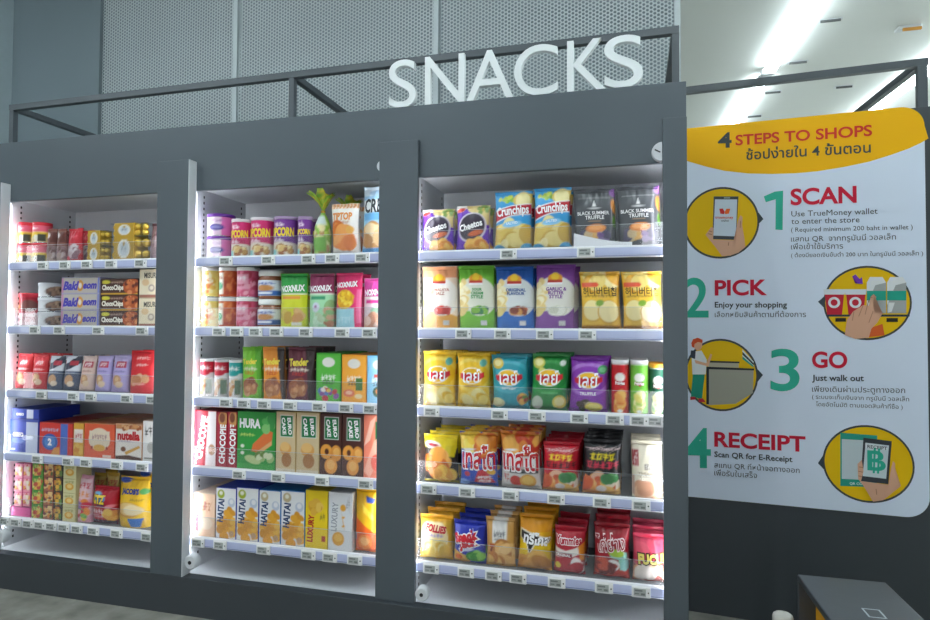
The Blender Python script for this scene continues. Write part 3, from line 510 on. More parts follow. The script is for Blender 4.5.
D('choc_pie_thin')(lambda w, h: make_box('cake_box', w, h, [('bg', '#b82840'), ('ell', .6, .88, .5, .14, '#d89858'), ('ell', .5, .9, .3, .09, '#8c4a30'), T('CHOCOPIE', .58, .42, .72, '#ffffff', rot=88, bold=.04, hs=1.25)], .16, '#b81c30', '#8c2030'))
D('hura')(lambda w, h: make_box('cake_box', w, h, [('bg', '#2f9c40'), ('rect', 0, 0, 1, .1, '#3fa848'), ('poly', [(.38, .32), (.5, .3), (.92, .52), (.94, .66), (.8, .7), (.42, .44)], '#e8783c'), ('poly', [(.5, .3), (.92, .52), (.92, .44), (.52, .24)], '#f0b078'), ('food', .82, .8, .16, .1, 12, ['#58b85c', '#88cc78', '#3c9848'], 3, .02), ('ell', .42, .17, .22, .07, '#c8d898', -12), ('food', .72, .22, .2, .06, 12, ['#a8c880', '#6c8c3c', '#e0e8c0'], 4, .018), ('ell', .14, .4, .05, .03, '#e8f0e0'), ('ell', .14, .28, .05, .03, '#e8f0e0'), ('strokes', .08, .45, .6, .02, 5, '#c8e070', 4), T('HURA', .34, .8, .56, '#ffffff', bold=.05, hs=1.4)], .17, '#267f34', '#2a7a34'))
euro = lambda c, top, art: [('bg', c), ('rect', .2, .58, .88, .95, '#f0f4ee'), ('rect', .22, .59, .86, .94, '#127c44')] + art + [T('EURO', .70, .765, .29, '#ffffff', rot=-84, bold=.05, hs=.8), T('CAKE', .40, .765, .29, '#ffffff', rot=-84, bold=.05, hs=.8)]
D('euro_cream')(lambda w, h: make_box('cake_box', w, h, euro('#d8c298', '', [('ell', .5, .38, .3, .11, '#e0a458'), ('ell', .46, .42, .24, .08, '#ecc078'), ('ell', .55, .2, .26, .12, '#b07844'), ('rect', 0, 0, 1, .05, '#e8dcc8')]), .17, '#c8a868', '#c0a060'))
D('euro_brown')(lambda w, h: make_box('cake_box', w, h, euro('#4c241c', '', [('ell', .3, .38, .28, .12, '#e8a040'), ('ell', .32, .38, .1, .05, '#5a2818'), ('ell', .76, .36, .26, .13, '#e0943c'), ('ell', .78, .38, .16, .07, '#f0b864'), ('ell', .52, .15, .3, .13, '#e89c44'), ('ell', .52, .17, .2, .08, '#f2b868')]), .17, '#4c2018', '#3c1c18'))
D('euro_pink')(lambda w, h: make_box('cake_box', w, h, [('bg', '#e88468'), ('rect', .55, .6, 1, .9, '#127c44'), ('poly', [(0, .1), (.5, .6), (1, .7), (1, .5), (.3, 0)], '#f0b098'), ('poly', [(0, .5), (.3, .9), (.6, 1), (.3, .6)], '#f2c0a8'), ('ell', .6, .25, .25, .13, '#d8604c')], .17, '#d87058', '#c86850'))
D('peach')(lambda w, h: make_box('cake_box', w, h, [('bg', '#ecc8a8'), ('rect', .08, .1, .24, .5, '#c8384c'), ('strokes', .4, .8, .7, .1, 3, '#c88868', 3), ('ell', .6, .3, .3, .14, '#f0dcc4'), ('rect', .5, .62, .56, .82, '#a8585c')], .15, '#e0b898', '#d8c0a8'))
haitai = lambda up: [('bg', '#eef0f2'), ('food', .55, .2, .42, .18, 26, ['#e8a42c', '#f0b840', '#d89424'], 4, .022), ('food', .72, .42, .22, .14, 16, ['#e8a830', '#f2c050', '#dc9828'], 6, .022), ('ell', .24, .88, .18, .09, up), ('ell', .24, .9, .09, .04, '#f0f0e0'), ('ell', .78, .72, .18, .09, '#c8d0e0', 20), ('ell', .78, .74, .1, .05, '#f0f0f4'), ('ell', .8, .1, .12, .06, '#c8a078'), T('HAITAI', .24, .55, .46, '#24406c', rot=86, bold=.04, hs=1.25)]
D('haitai_blue')(lambda w, h: make_box('cake_box', w, h, haitai('#a8b82c'), .17, '#2440b8', '#2038b4', flap='#2c48c4'))
D('haitai_sky')(lambda w, h: make_box('cake_box', w, h, haitai('#c8b890'), .17, '#2c7cc8', '#2a78c4', flap='#3488d4'))
D('luxury_yellow')(lambda w, h: make_box('cake_box', w, h, [('bg', '#f0d01c'), ('ell', .42, .72, .3, .12, '#e0a830'), ('food', .42, .72, .26, .1, 10, ['#e8b440', '#d89c28', '#f0c860'], 3, .02), ('rect', .74, .12, .92, .22, '#b83c24'), ('strokes', .66, .9, .55, .04, 2, '#907828', 4), T('LUXURY', .24, .34, .48, '#c0321c', rot=86, bold=.05, hs=1.2)], .15, '#d8b818', '#c8b030'))
D('luxury_white')(lambda w, h: make_box('cake_box', w, h, [('bg', '#e2e4e6'), ('ell', .42, .2, .26, .12, '#e0a030'), ('ell', .42, .22, .18, .07, '#ecb850'), ('ell', .62, .74, .12, .06, '#e8a838'), ('strokes', .75, .92, .8, .06, 2, '#a8a8ac', 4), ('strokes', .55, .72, .5, .1, 1, '#e0a848', 5), T('LUXURY', .26, .58, .5, '#9aa0a8', rot=86, bold=.02, hs=1.2)], .15, '#d0d2d4', '#b8babc'))
D('orange_bag')(lambda w, h: make_bag('biscuit_pouch', w, h, [('bg', '#f0b81c'), ('poly', [(0, .6), (.4, .5), (1, .3), (1, 0), (0, 0)], '#e86424'), ('ell', .55, .17, .3, .13, '#f08c3c'), ('ell', .55, .19, .2, .07, '#f4b878'), ('poly', [(.55, .9), (.95, .85), (.9, .78), (.62, .8)], '#2c4ca0'), ('poly', [(.4, .8), (.9, .6), (.95, .5), (.5, .65)], '#f8d850'), ('rect', .0, .2, .16, .3, '#7c8cc0')], .07, seed=35))
# --- first bay
D('noodle_tub')(lambda w, h: make_tub('noodle_tub', w, h, [('bg', '#f0d8a0'), ('rect', 0, .62, 1, 1, '#e8607c'), ('rect', 0, .34, 1, .6, '#f0c83c'), ('food', .4, .2, .3, .12, 12, ['#8aa058', '#d8b878', '#e8e0d0'], 3, .012), ('rect', .62, .08, .9, .5, '#3c3c30'), ('strokes', .2, .6, .8, .05, 3, '#f8e8e8', 4)], '#dc2034', m='film'))
D('choc_pouch')(lambda w, h: make_bag('biscuit_pouch', w, h, [('bg', '#7c4c40'), ('ell', .3, .8, .16, .08, '#e8e0dc'), ('rect', .5, .6, 1, .9, '#5c2c24'), ('rect', 0, 0, 1, .5, '#94807c'), ('food', .5, .25, .4, .2, 30, ['#a89088', '#70504c', '#c0aca8', '#8c6c70'], 3, .016)], .05, 'pouch', seed=36))
D('red_pouch')(lambda w, h: make_bag('biscuit_pouch', w, h, [('bg', '#c42434'), ('rect', .1, .1, .9, .5, '#a88890'), ('food', .5, .3, .34, .16, 20, ['#c8b0b4', '#8c6470', '#d8ccd0'], 3, .018), ('strokes', .25, .75, .76, .04, 4, '#e8707c', 4), ('ell', .25, .12, .2, .07, '#e0384c')], .05, 'pouch', seed=37))
goldop = [('bg', '#b89228'), ('ell', .5, .5, .3, .38, '#e8e6da'), ('ell', .5, .5, .25, .32, '#c8d0d4'), ('strokes', .38, .62, .52, .05, 4, '#7c8894', 3), ('ell', .5, .72, .06, .08, '#b89228')]
D('gold_small')(lambda w, h: make_gold('chocolate_box', w, h, goldop, .07, 5, 2))
D('gold_large')(lambda w, h: make_gold('chocolate_box', w, h, goldop, .09, 5, 2))
D('maroon')(lambda w, h: make_bag('biscuit_pouch', w, h, [('bg', '#5c3038'), ('food', .5, .6, .4, .3, 30, ['#8c6c74', '#a89090', '#704048'], 3, .02), ('rect', 0, 0, 1, .35, '#8a7478')], .06, 'pouch', seed=38))
D('red_tin')(lambda w, h: make_tub('biscuit_tin', w, h, [('bg', '#b02038'), ('rect', 0, .55, 1, 1, '#a81c30'), ('ell', .68, .7, .24, .2, '#6c3c38'), ('ell', .2, .66, .2, .1, '#e0a850'), ('rect', 0, 0, 1, .45, '#e8c8cc'), ('strokes', .3, .9, .25, .07, 4, '#c87880', 3)], '#c42038', m='film', lid_h=.02))
D('silver_tin')(lambda w, h: make_tub('biscuit_tin', w, h, [('bg', '#e4e6e8'), ('ell', .85, .5, .25, .4, '#6c5044'), ('food', .85, .5, .2, .3, 14, ['#8c6c58', '#4c3c38', '#c8a888'], 3, .014), ('rect', 0, .0, .2, 1, '#c4c8cc')], '#e0e2e6', m='film', lid_h=.014))
D('lilac_box')(lambda w, h: make_box('biscuit_box', w, h, [('bg', '#c4bcb0'), ('rect', 0, 0, .06, 1, '#c890b0'), ('rect', .96, 0, 1, 1, '#7a84d0'), ('rect', .0, .0, 1, .04, '#a8a4c8'), ('ell', .5, .5, .09, .36, '#dc9a3c'), ('ell', .5, .5, .045, .18, '#f4ecd8'), T('Bakl', .26, .5, .38, '#5048b8', bold=.05, hs=1.1, skew=.25), T('eom', .76, .46, .36, '#5048b8', bold=.05, hs=1.1, skew=.25)], .12, '#a8a4c8', '#9c98bc'))
D('choc_chips')(lambda w, h: make_box('biscuit_box', w, h, [('bg', '#4c2c24'), ('rect', 0, .0, 1, .1, '#d8a83c'), ('ell', .14, .82, .12, .12, '#d8d03c'), ('strokes', .28, .62, .8, .05, 5, '#b89888', 3), ('rect', .0, .1, .04, 1, '#38201c'), ('ell', .84, .52, .24, .5, '#b8582c'), ('food', .84, .5, .18, .4, 16, ['#d87c44', '#6c2c1c', '#c8683c', '#e09058'], 4, .012), T('ChocoChips', .33, .42, .58, '#f4f0e4', bold=.05, hs=1.35)], .12, '#40241e', '#38201c'))
D('cream_box')(lambda w, h: make_box('biscuit_box', w, h, [('bg', '#efe2c4'), ('rect', 0, 0, 1, .12, '#a8705c'), ('ell', .3, .55, .18, .12, '#e8c898'), ('ell', .6, .35, .16, .13, '#b8a898'), ('ell', .6, .36, .09, .07, '#e8dcc8'), T('MISURA', .6, .8, .72, '#5c5850', bold=.02, hs=1.5)], .12, '#e0d0b0', '#dccba8'))
coffee = lambda c, c2, lab, t: [('bg', c), ('rect', 0, .82, 1, 1, c2), ('rect', .22, .66, .84, .84, lab), ('strokes', .3, .76, .75, .04, 4, '#f4ecec', 3), ('strokes', .2, .8, .56, .02, 5, t, 4), ('ell', .42, .32, .26, .14, '#c8986c', 10), ('ell', .6, .2, .2, .09, '#dcc0a0'), ('ell', .45, .35, .12, .06, '#e0b888')]
D('wafer_red')(lambda w, h: make_bag('biscuit_pouch', w, h, coffee('#cc2c34', '#d8343c', '#e04850', '#f4c8c8'), .05, 'pouch', m='matt', seed=40))
D('wafer_navy')(lambda w, h: make_bag('biscuit_pouch', w, h, [('bg', '#45516a'), ('rect', 0, .55, 1, 1, '#d8dce4'), ('poly', [(0, .55), (.5, .62), (1, .8), (1, 1), (.7, 1), (.3, .8), (0, .75)], '#2c3448'), ('rect', .4, .72, .85, .85, '#b83444'), ('ell', .45, .3, .26, .14, '#c8986c', 10), ('ell', .6, .18, .2, .08, '#dcc8b0'), ('strokes', .2, .8, .5, .02, 5, '#8c98b0', 4)], .05, 'pouch', seed=41))
D('wafer_beige')(lambda w, h: make_bag('biscuit_pouch', w, h, coffee('#d8bcb0', '#e0c8c0', '#b03448', '#a88078'), .05, 'pouch', m='matt', seed=42))
D('wafer_lilac')(lambda w, h: make_bag('biscuit_pouch', w, h, coffee('#b0a4d4', '#c0b4dc', '#bc3450', '#7c70a8'), .05, 'pouch', m='matt', seed=43))
D('wafer_tall')(lambda w, h: make_bag('biscuit_pouch', w, h, [('bg', '#d42830'), ('strokes', .3, .8, .82, .025, 5, '#f0c0b8', 3), ('strokes', .35, .75, .66, .02, 4, '#f8d0c8', 4), ('food', .45, .35, .3, .09, 8, ['#d8a070', '#c88050', '#e8c098'], 5, .025), ('strokes', .25, .7, .22, .02, 5, '#f0b0a8', 6)], .06, 'pouch', m='matt', seed=44))
D('blue_box')(lambda w, h: make_box('biscuit_box', w, h, [('bg', '#2c48b4'), ('rect', .58, 0, 1, 1, '#ccd4ec'), ('rect', .0, .95, 1, 1, '#2440a4'), ('ell', .3, .36, .22, .09, '#5c7cd0'), ('rect', .04, .06, .2, .12, '#c8d4f0'), T('OREO', .3, .55, .38, '#ffffff', bold=.06, hs=1.2)], .2, '#2038a0', '#243ca8'))  # pale right part is a washed-out reflection painted into the print
D('blue_flat')(lambda w, h: make_box('biscuit_box', w, h, [('bg', '#2c48b4'), ('rect', .55, 0, .8, 1, '#dce2f2'), ('rect', 0, 0, 1, .12, '#1c2c80'), T('OREO', .3, .5, .3, '#ffffff', bold=.06)], .24, '#2038a0', '#20349c'))
D('choc_red')(lambda w, h: make_box('biscuit_box', w, h, [('bg', '#d4382c'), ('rect', .64, 0, .86, 1, '#4c6cc0'), ('ell', .32, .4, .24, .26, '#2c64b8'), ('ell', .32, .4, .17, .18, '#4c8cd4'), ('poly', [(.35, .0), (.62, .0), (.62, .25), (.45, .22)], '#e09438'), ('strokes', .06, .58, .78, .04, 6, '#b8c0dc', 3), T('2', .32, .4, .12, '#ffffff', bold=.06)], .18, '#b82c28', '#a83028'))
D('yellow_narrow')(lambda w, h: make_box('biscuit_box', w, h, [('bg', '#e0a838'), ('rect', .05, .42, .95, .82, '#f0e4dc'), ('strokes', .15, .85, .62, .06, 3, '#b83c50', 3), ('food', .5, .2, .36, .14, 10, ['#d89030', '#e8bc58'], 4, .014)], .18, '#c88830', '#b88040'))
D('orange_frame')(lambda w, h: make_box('biscuit_box', w, h, [('bg', '#e4603c'), ('ell', .5, .55, .36, .34, '#ecdcc4'), ('rect', .16, .4, .84, .8, '#ecdcc4'), ('strokes', .25, .75, .62, .06, 6, '#a87880', 3), ('ell', .5, .3, .2, .1, '#dca848'), ('ell', .25, .3, .04, .05, '#a8442c'), ('ell', .75, .3, .04, .05, '#a8442c'), ('rect', .62, .02, .9, .1, '#f0dcd0')], .18, '#d0502c', '#c8784c'))
D('hazel_box')(lambda w, h: make_box('biscuit_box', w, h, [('bg', '#ece4dc'), ('rect', 0, .86, 1, 1, '#c88858'), ('food', .5, .92, .48, .06, 20, ['#e0b080', '#a85c34', '#d89c64'], 3, .01), ('poly', [(.35, .22), (.9, .42), (.95, .36), (.4, .14)], '#d8a040'), ('ell', .3, .3, .1, .07, '#7c4828'), ('poly', [(0, .0), (1, .0), (1, .08), (.5, .14), (0, .1)], '#5c3828'), T('nutella', .5, .68, .86, '#c42830', bold=.05, hs=1.15), ('strokes', .1, .6, .52, .02, 5, '#a890a8', 4)], .18, '#c88c60', '#b87c54'))
D('white_black')(lambda w, h: make_box('biscuit_box', w, h, [('bg', '#e4e2de'), ('strokes', .1, .9, .75, .1, 3, '#55524e', 3), ('ell', .55, .35, .26, .14, '#b8b4ac'), ('rect', .1, .06, .9, .1, '#8c8880')], .18, '#c8c4bc', '#a89888'))
stick = lambda c, cols, n=9: [('bg', c), ('food', .5, .5, .48, .45, n * 3, cols, n, .013), ('strokes', .15, .85, .72, .1, 3, cols[0], n)]
D('stick_pink')(lambda w, h: make_box('stick_box', w, h, stick('#e88ca0', ['#f0e0c8', '#d83c4c', '#e8a050', '#f4b8c4'], 7), .09, '#e05c8c'))
D('tray_pink')(lambda w, h: make_box('display_tray', w, h, [('bg', '#e458a0')], .10, '#d84c94', '#c8408c', parts=False))
D('stick_green')(lambda w, h: make_box('stick_box', w, h, stick('#5ca03c', ['#e0d878', '#388a30', '#e8b04c', '#c8503c'], 8), .09, '#4c8c34'))
D('stick_brown')(lambda w, h: make_box('stick_box', w, h, stick('#a8644c', ['#e8c88c', '#7c3c4c', '#e09048', '#5c6c3c'], 9), .09, '#8c4c3c'))
D('stick_dark')(lambda w, h: make_box('stick_box', w, h, stick('#3c3434', ['#e0b444', '#584038', '#c87c3c', '#6c8c4c'], 10), .09, '#302828'))
D('stick_cream')(lambda w, h: make_box('stick_box', w, h, [('bg', '#dcd6a4'), ('ell', .5, .45, .34, .26, '#e0a83c'), ('ell', .5, .48, .2, .15, '#f0d488'), ('strokes', .15, .85, .8, .08, 3, '#a8a060', 3)], .09, '#c8c08c'))
fruit = lambda c, cols: [('bg', c), ('rect', .04, .5, .96, .92, cols[0]), ('strokes', .1, .9, .78, .06, 3, cols[1], 3), ('strokes', .1, .9, .6, .06, 3, cols[2], 4), ('food', .5, .25, .42, .18, 22, cols, 5, .022)]
D('fruit_pink')(lambda w, h: make_bag('biscuit_pouch', w, h, fruit('#e4a4b8', ['#e8c8d0', '#d0304c', '#e88c3c', '#68a848', '#f0d050', '#8c6cb0']), .05, 'pouch', seed=46))
D('fruit_yellow')(lambda w, h: make_bag('biscuit_pouch', w, h, fruit('#d8b048', ['#e0c878', '#c83c34', '#a85c84', '#688c38', '#f0d868']), .05, 'pouch', seed=47))
D('ritz')(lambda w, h: make_bag('crisp_bag', w, h, [('bg', '#b41c30'), ('rect', .0, .0, 1, .14, '#3c2440'), ('ell', .36, .68, .3, .13, '#4c8cb8'), ('ell', .3, .82, .18, .05, '#68b4d8'), ('rect', .3, .5, .62, .54, '#2c3474'), ('food', .82, .26, .14, .1, 8, ['#e8a838', '#f0c458', '#d88c2c'], 4, .02), ('ell', .82, .5, .16, .05, '#e89098', 10), ('strokes', .05, .62, .36, .045, 5, '#e8d4d8', 4), ('strokes', .1, .6, .24, .035, 5, '#c8a4b0', 6), T('RITZ', .36, .67, .6, '#f4d83c', bold=.06, out='#7c1420', ow=.06, hs=1.3)], .08, seed=48))
D('jacobs')(lambda w, h: make_bag('biscuit_pouch', w, h, [('bg', '#f0c020'), ('ell', .2, .93, .24, .05, '#3458b4'), ('ell', .45, .36, .42, .15, '#d89c38'), ('ell', .45, .38, .36, .12, '#eccb88'), ('ell', .62, .36, .3, .1, '#f0dcae'), ('poly', [(.5, .2), (.92, .2), (.84, .02), (.58, .02)], '#3c7cc8'), ('ell', .9, .73, .12, .06, '#58a858'), ('strokes', .5, .9, .56, .02, 6, '#b88c30', 4), T("JACOB'S", .48, .71, .6, '#2c3c94', bold=.06, hs=1.2)], .11, 'pouch', seed=49))


def copy_tree(o, parent=None):
    c = o.copy(); COL.objects.link(c)
    if parent is not None: c.parent = parent
    for ch in list(o.children): copy_tree(ch, c)
    return c

# ------------------------------------------------------------------ the room
structure('floor', (-8, 7, -2.9, 9.5, -0.05, 0, M['floor']))
structure('ceiling', (-8, 7, -2.9, 9.5, 3.6, 3.66, M['ceil']))
structure('wall_left', (-4.0, -3.9, -0.6, 1.1, 0, 3.6, M['wallw']))
structure('wall_back', (-4.0, 0.225, 0.83, 0.90, 0, 3.6, M['wallb']))
structure('wall_rear', (-8, 7, 9.4, 9.5, 0, 3.6, M['plasterw']))
structure('wall_front', (-8, 7, -3.0, -2.9, 0, 3.6, M['clad_shaded']))  # darkened laminate chosen for this unseen wall to cut bounced light
structure('wall_right', (6.9, 7, -2.9, 9.5, 0, 3.6, M['plasterw']))
structure('wall_corner', (-3.9, -3.205, 0.74, 0.78, 0, 3.6, M['wallm']))

# perforated steel sheets above the shelving, hung on light struts
def perforated(x0, x1, z0, z1, y, label, pitch=0.0198):
    root = empty('perforated_panel', ((x0 + x1) / 2, y, z0)); tag(root, label, 'wall panel', 'perforated steel panels above the shelving')
    ox = (x0 + x1) / 2; colw = pitch * math.sqrt(3) / 2; nx, nz = int((x1 - x0) / colw) - 1, int((z1 - z0) / pitch)
    V, Fc = [], []; R0 = pitch / math.sqrt(3); r = pitch * 0.36
    for i in range(nx):
        for j in range(nz):
            cx = x0 + colw * (i + 0.7) - ox; cz = pitch * (j + 0.5 + 0.5 * (i % 2)); b = len(V)
            for k in range(6):
                a = PI / 3 * k; V.append((cx + R0 * math.cos(a), 0, cz + R0 * math.sin(a)))
            for k in range(12):
                a = PI / 6 * k; V.append((cx + r * math.cos(a), 0, cz + r * math.sin(a)))
            for k in range(6):
                o0, o1 = b + k, b + (k + 1) % 6; i0, i1, i2 = b + 6 + 2 * k, b + 6 + (2 * k + 1) % 12, b + 6 + (2 * k + 2) % 12
                Fc += [(o0, o1, i1), (o0, i1, i0), (o1, i2, i1)]
    me = bpy.data.meshes.new('steel_sheet'); me.from_pydata(V, [], Fc); me.materials.append(M['perf'])
    s = link('steel_sheet', me, root)
    sd = s.modifiers.new('thickness', 'SOLIDIFY'); sd.thickness = 0.0015; sd.offset = 1
    MB().box(x1 - ox - 0.030, x1 - ox - 0.002, -0.004, 0.05, 0, z1 - z0, M['perf']).build('edge_strut', root)
    return root
for a, b, lab in ((-3.20, -2.225, 'narrow perforated steel panel beside the plain grey wall corner'), (-2.225, -0.995, 'perforated steel panel behind the first letters of the snacks sign'), (-0.995, 0.225, 'perforated steel panel behind the last letters, nearest the lit ceiling')):
    perforated(a + 0.004, b - 0.004, 2.06, 3.58, 0.755, lab)

# ceiling battens: the room's lamps, plus added ones over the hall
def batten(x, y0, y1, label, w=0.07, group='ceiling light battens', x1=None, m='tube'):
    x1 = x if x1 is None else x1                                                    # from (x, y0) to (x1, y1)
    root = empty('ceiling_batten', ((x + x1) / 2, (y0 + y1) / 2, 3.6), (0, 0, -math.atan2(x1 - x, y1 - y0))); tag(root, label, 'ceiling light', group)
    L = math.hypot(x1 - x, y1 - y0) / 2
    MB().box(-w * 0.25, w * 0.25, -L, L, -0.0315, 0, M['white'], 0.003).build('housing', root)
    MB().box(-w / 2, w / 2, -L + 0.05, L - 0.05, -0.07, -0.0305, M[m], 0.016).build('diffuser', root)
    for s in (-1, 1): MB().box(-w / 2 - 0.006, w / 2 + 0.006, s * L - 0.049 if s > 0 else s * L, s * L if s > 0 else s * L + 0.049, -0.075, -0.0305, M['white'], 0.003).build('end_cap', root)
    return root
batten(1.350, 0.042, 3.622, 'ceiling batten light nearest the letters, passing out of the top of the photo', 0.10, 'bright battens beyond the partition', 1.151, 'tube2')
batten(1.146, 3.702, 5.778, 'ceiling batten light crossing behind the rail of the poster partition', 0.10, 'bright battens beyond the partition', 1.031, 'tube2')
batten(2.683, 1.600, 5.591, 'ceiling batten light seen through the frame corner over the poster', 0.14, 'bright battens beyond the partition', 2.319, 'tube2')

for x in (4.0, 5.6):  # extra battens out of view, added to brighten the far ceiling
    for y0 in (1.0, 3.6, 6.2):
        batten(x, y0, y0 + 2.4, 'added white ceiling batten light, out of view over the hall behind the partition', 0.3, 'added hall ceiling battens')
for x in (-5.2, -3.4, -1.6, 0.2, 2.0):
    batten(x, -2.3, -0.5, 'white ceiling batten light over the aisle in front of the shelving', group='aisle ceiling battens')

# tall light columns along the opposite wall (seen only as reflections in the shelf guards)
for x, lab in ((-6.27, 'tall light column on the opposite wall, furthest from the poster'), (-3.98, 'tall light column on the opposite wall, second from the far end'), (-1.745, 'tall light column on the opposite wall, facing the third bay'), (0.13, 'tall light column on the opposite wall, nearest the poster')):
    root = empty('light_column', (x, -2.80, 0.0), (0, 0, PI)); tag(root, lab, 'wall light', 'light columns on the opposite wall')
    MB().box(-0.08, 0.08, -0.03, 0.09, 0.0, 2.75, M['white'], 0.004).build('column_housing', root)
    MB().box(-0.065, 0.065, -0.05, -0.0305, 0.05, 2.70, M['column'], 0.004).build('column_diffuser', root)

# ------------------------------------------------------------------ shelving bays
SHELF_Z = (1.595, 1.278, 0.960, 0.647, 0.330)
BAYS = ((-3.05, -2.02, 'first', -2.10), (-1.950, -0.940, 'second', -1.008), (-0.870, 0.148, 'third', 0.107))
def shelf_part(x0, x1, z, bay):
    cx = (x0 + x1) / 2; w = (x1 - x0) / 2 - 0.004
    s = MB().box(-w, w, 0.071, 0.43, -0.026, -0.008, M['shelfm'], 0.002).build('shelf', bay, (0, 0, z))
    MB().box(-w, w, 0.056, 0.070, -0.046, 0.0, M['rail'], 0.003).build('price_rail', s)
    MB().box(-w + 0.003, w - 0.003, 0.0525, 0.0558, -0.037, -0.008, M['strip'], 0.001).box(-w + 0.003, w - 0.003, 0.0520, 0.0552, -0.0415, -0.038, M['strip2']).build('label_holder', s)
    MB().box(-w + 0.01, w - 0.01, 0.0715, 0.0735, -0.006, 0.082, M['guard']).box(-w + 0.01, w - 0.01, 0.0714, 0.0736, 0.0822, 0.0835, M['edge']).build('front_guard', s)
    for q in (-1, 1):
        MB().box(q * (w - 0.004) - 0.0035, q * (w - 0.004) + 0.0035, 0.10, 0.43, -0.042, -0.027, M['deckm'], 0.001).build('bracket', s)
    return s
for x0, x1, nm, xo in BAYS:
    cx = (x0 + x1) / 2; hw = (x1 - x0) / 2
    bay = empty('shelving_bay', (cx, 0, 0)); tag(bay, {'first': 'white lit shelving bay of biscuits and chocolates, farthest from the poster', 'second': 'white lit shelving bay with popcorn tubs and nut pouches, between the other two', 'third': 'white lit shelving bay full of crisp bags, nearest the poster'}[nm], 'shelving', 'white lit shelving bays')
    MB().box(-hw, hw, 0.452, 0.47, 0.167, 1.92, M['white']).build('back_panel', bay)
    for q in (-1, 1):
        b = MB().box(q * hw if q > 0 else q * hw - 0.018, q * hw + 0.018 if q > 0 else q * hw, 0.074, 0.47, 0.0, 1.915, M['white'])
        for ys in (0.125, 0.415):
            for k in range(62):
                zz = 0.2 + k * 0.0275
                b.box(q * hw - 0.0006 if q > 0 else q * hw - 0.001, q * hw + 0.001 if q > 0 else q * hw + 0.0006, ys - 0.004, ys + 0.004, zz, zz + 0.012, M['slot'])
        b.build('side_panel', bay)
    MB().box(-hw - 0.018, hw + 0.018, 0.074, 0.47, 1.9155, 1.935, M['white']).build('top_panel', bay)
    MB().box(-hw, hw, 0.0515, 0.45, 0.12, 0.166, M['deckm']).build('base_deck', bay)
    for z in SHELF_Z: shelf_part(x0, x1, z, bay)
    for q in (-1, 1):
        lx = -hw + 0.005 if q < 0 else xo + 0.008 - cx
        MB().box(lx - 0.004, lx + 0.004, 0.0505, 0.0520, 0.20, 1.885, M['led']).build('led_strip', bay)

# grey cladding in front of the bays
sur = empty('shelf_surround', (-1.45, 0.03, 0)); tag(sur, 'dark grey cladding around the three white bays, with header, posts and plinth', 'shelving surround')
def sbox(name, x0, x1, y0, y1, z0, z1, m, bev=0.002, parent=None):
    return MB().box(x0 + 1.45, x1 + 1.45, y0 - 0.03, y1 - 0.03, z0, z1, m, bev).build(name, parent or sur)
sbox('header_panel', -3.14, 0.1896, 0.05, 0.0715, 1.899, 2.2, M['clad'])
sbox('header_cap', -3.14, 0.187, 0.072, 0.47, 2.18, 2.2, M['clad'])
sbox('plinth', -3.30, 0.187, 0.0, 0.05, 0.0, 0.1665, M['clad_shaded'])
for x0, x1, y0, zt, side in ((-3.20, -3.033, 0.0, 1.985, True), (-2.1036, -1.9372, 0.0, 2.03, True), (-1.0238, -0.8540, 0.026, 2.05, False), (0.1046, 0.1898, 0.026, 2.06, False)):
    p = sbox('cladding_post', x0, x1, y0, 0.0495, 0.167, zt, M['clad'])
    if side: sbox('white_return', x1 + 0.0002, x1 + 0.004, y0, 0.0495, 0.167, zt, M['white'], 0.0, p)
sbox('end_panel', 0.170, 0.189, 0.072, 0.62, 0.0, 2.19, M['clad_shaded'])

# steel frame above the header
fr = empty('steel_frame', (-1.45, 0.1, 2.2)); tag(fr, 'dark steel rail frame standing on the header behind the white letters', 'rail frame')
def fbar(name, a, b, w, parent=fr, off=(-1.45, 0.1, 2.2)):
    MB().bar([p - q for p, q in zip(a, off)], [p - q for p, q in zip(b, off)], w, M['frame']).build(name, parent)
fbar('top_rail', (-3.10, 0.10, 2.395), (0.168, 0.10, 2.415), 0.028)
for x, z in ((-3.085, 2.38), (-1.476, 2.39), (0.1555, 2.40)):
    fbar('post', (x, 0.10, 2.2), (x, 0.10, z), 0.026)
    fbar('depth_rail', (x, 0.116, z + 0.014), (x, 0.735, z + 0.014), 0.028)

# six letters of the sign
sg = empty('snacks_sign', (-0.48, 0.072, 2.2)); tag(sg, 'white cut-out letters spelling SNACKS standing on the grey header', 'sign')
for ch, xa, xb in (('S', -0.999, -0.877), ('N', -0.838, -0.668), ('A', -0.659, -0.463), ('C', -0.461, -0.287), ('K', -0.251, -0.101), ('S', -0.109, 0.036)):
    c = bpy.data.curves.new('letter', 'FONT'); c.body = ch; c.size = 1; c.resolution_u = 8; c.offset = 0.0; c.extrude = 0.05
    o = bpy.data.objects.new('letter', c); me = bpy.data.meshes.new_from_object(o); bpy.data.objects.remove(o); bpy.data.curves.remove(c)
    v = np.array([x.co[:] for x in me.vertices]); x0, x1, y0, y1 = v[:, 0].min(), v[:, 0].max(), v[:, 1].min(), v[:, 1].max()
    for q, p in zip(me.vertices, v):
        q.co = ((p[0] - x0) / (x1 - x0) * (xb - xa) + xa + 0.48, 0.012 * p[2] / 0.05, (p[1] - y0) / (y1 - y0) * 0.203 + 0.0008)
    me.materials.clear(); me.materials.append(M['letter']); me.name = 'letter'
    for pl in me.polygons: pl.use_smooth = False
    link('letter', me, sg)

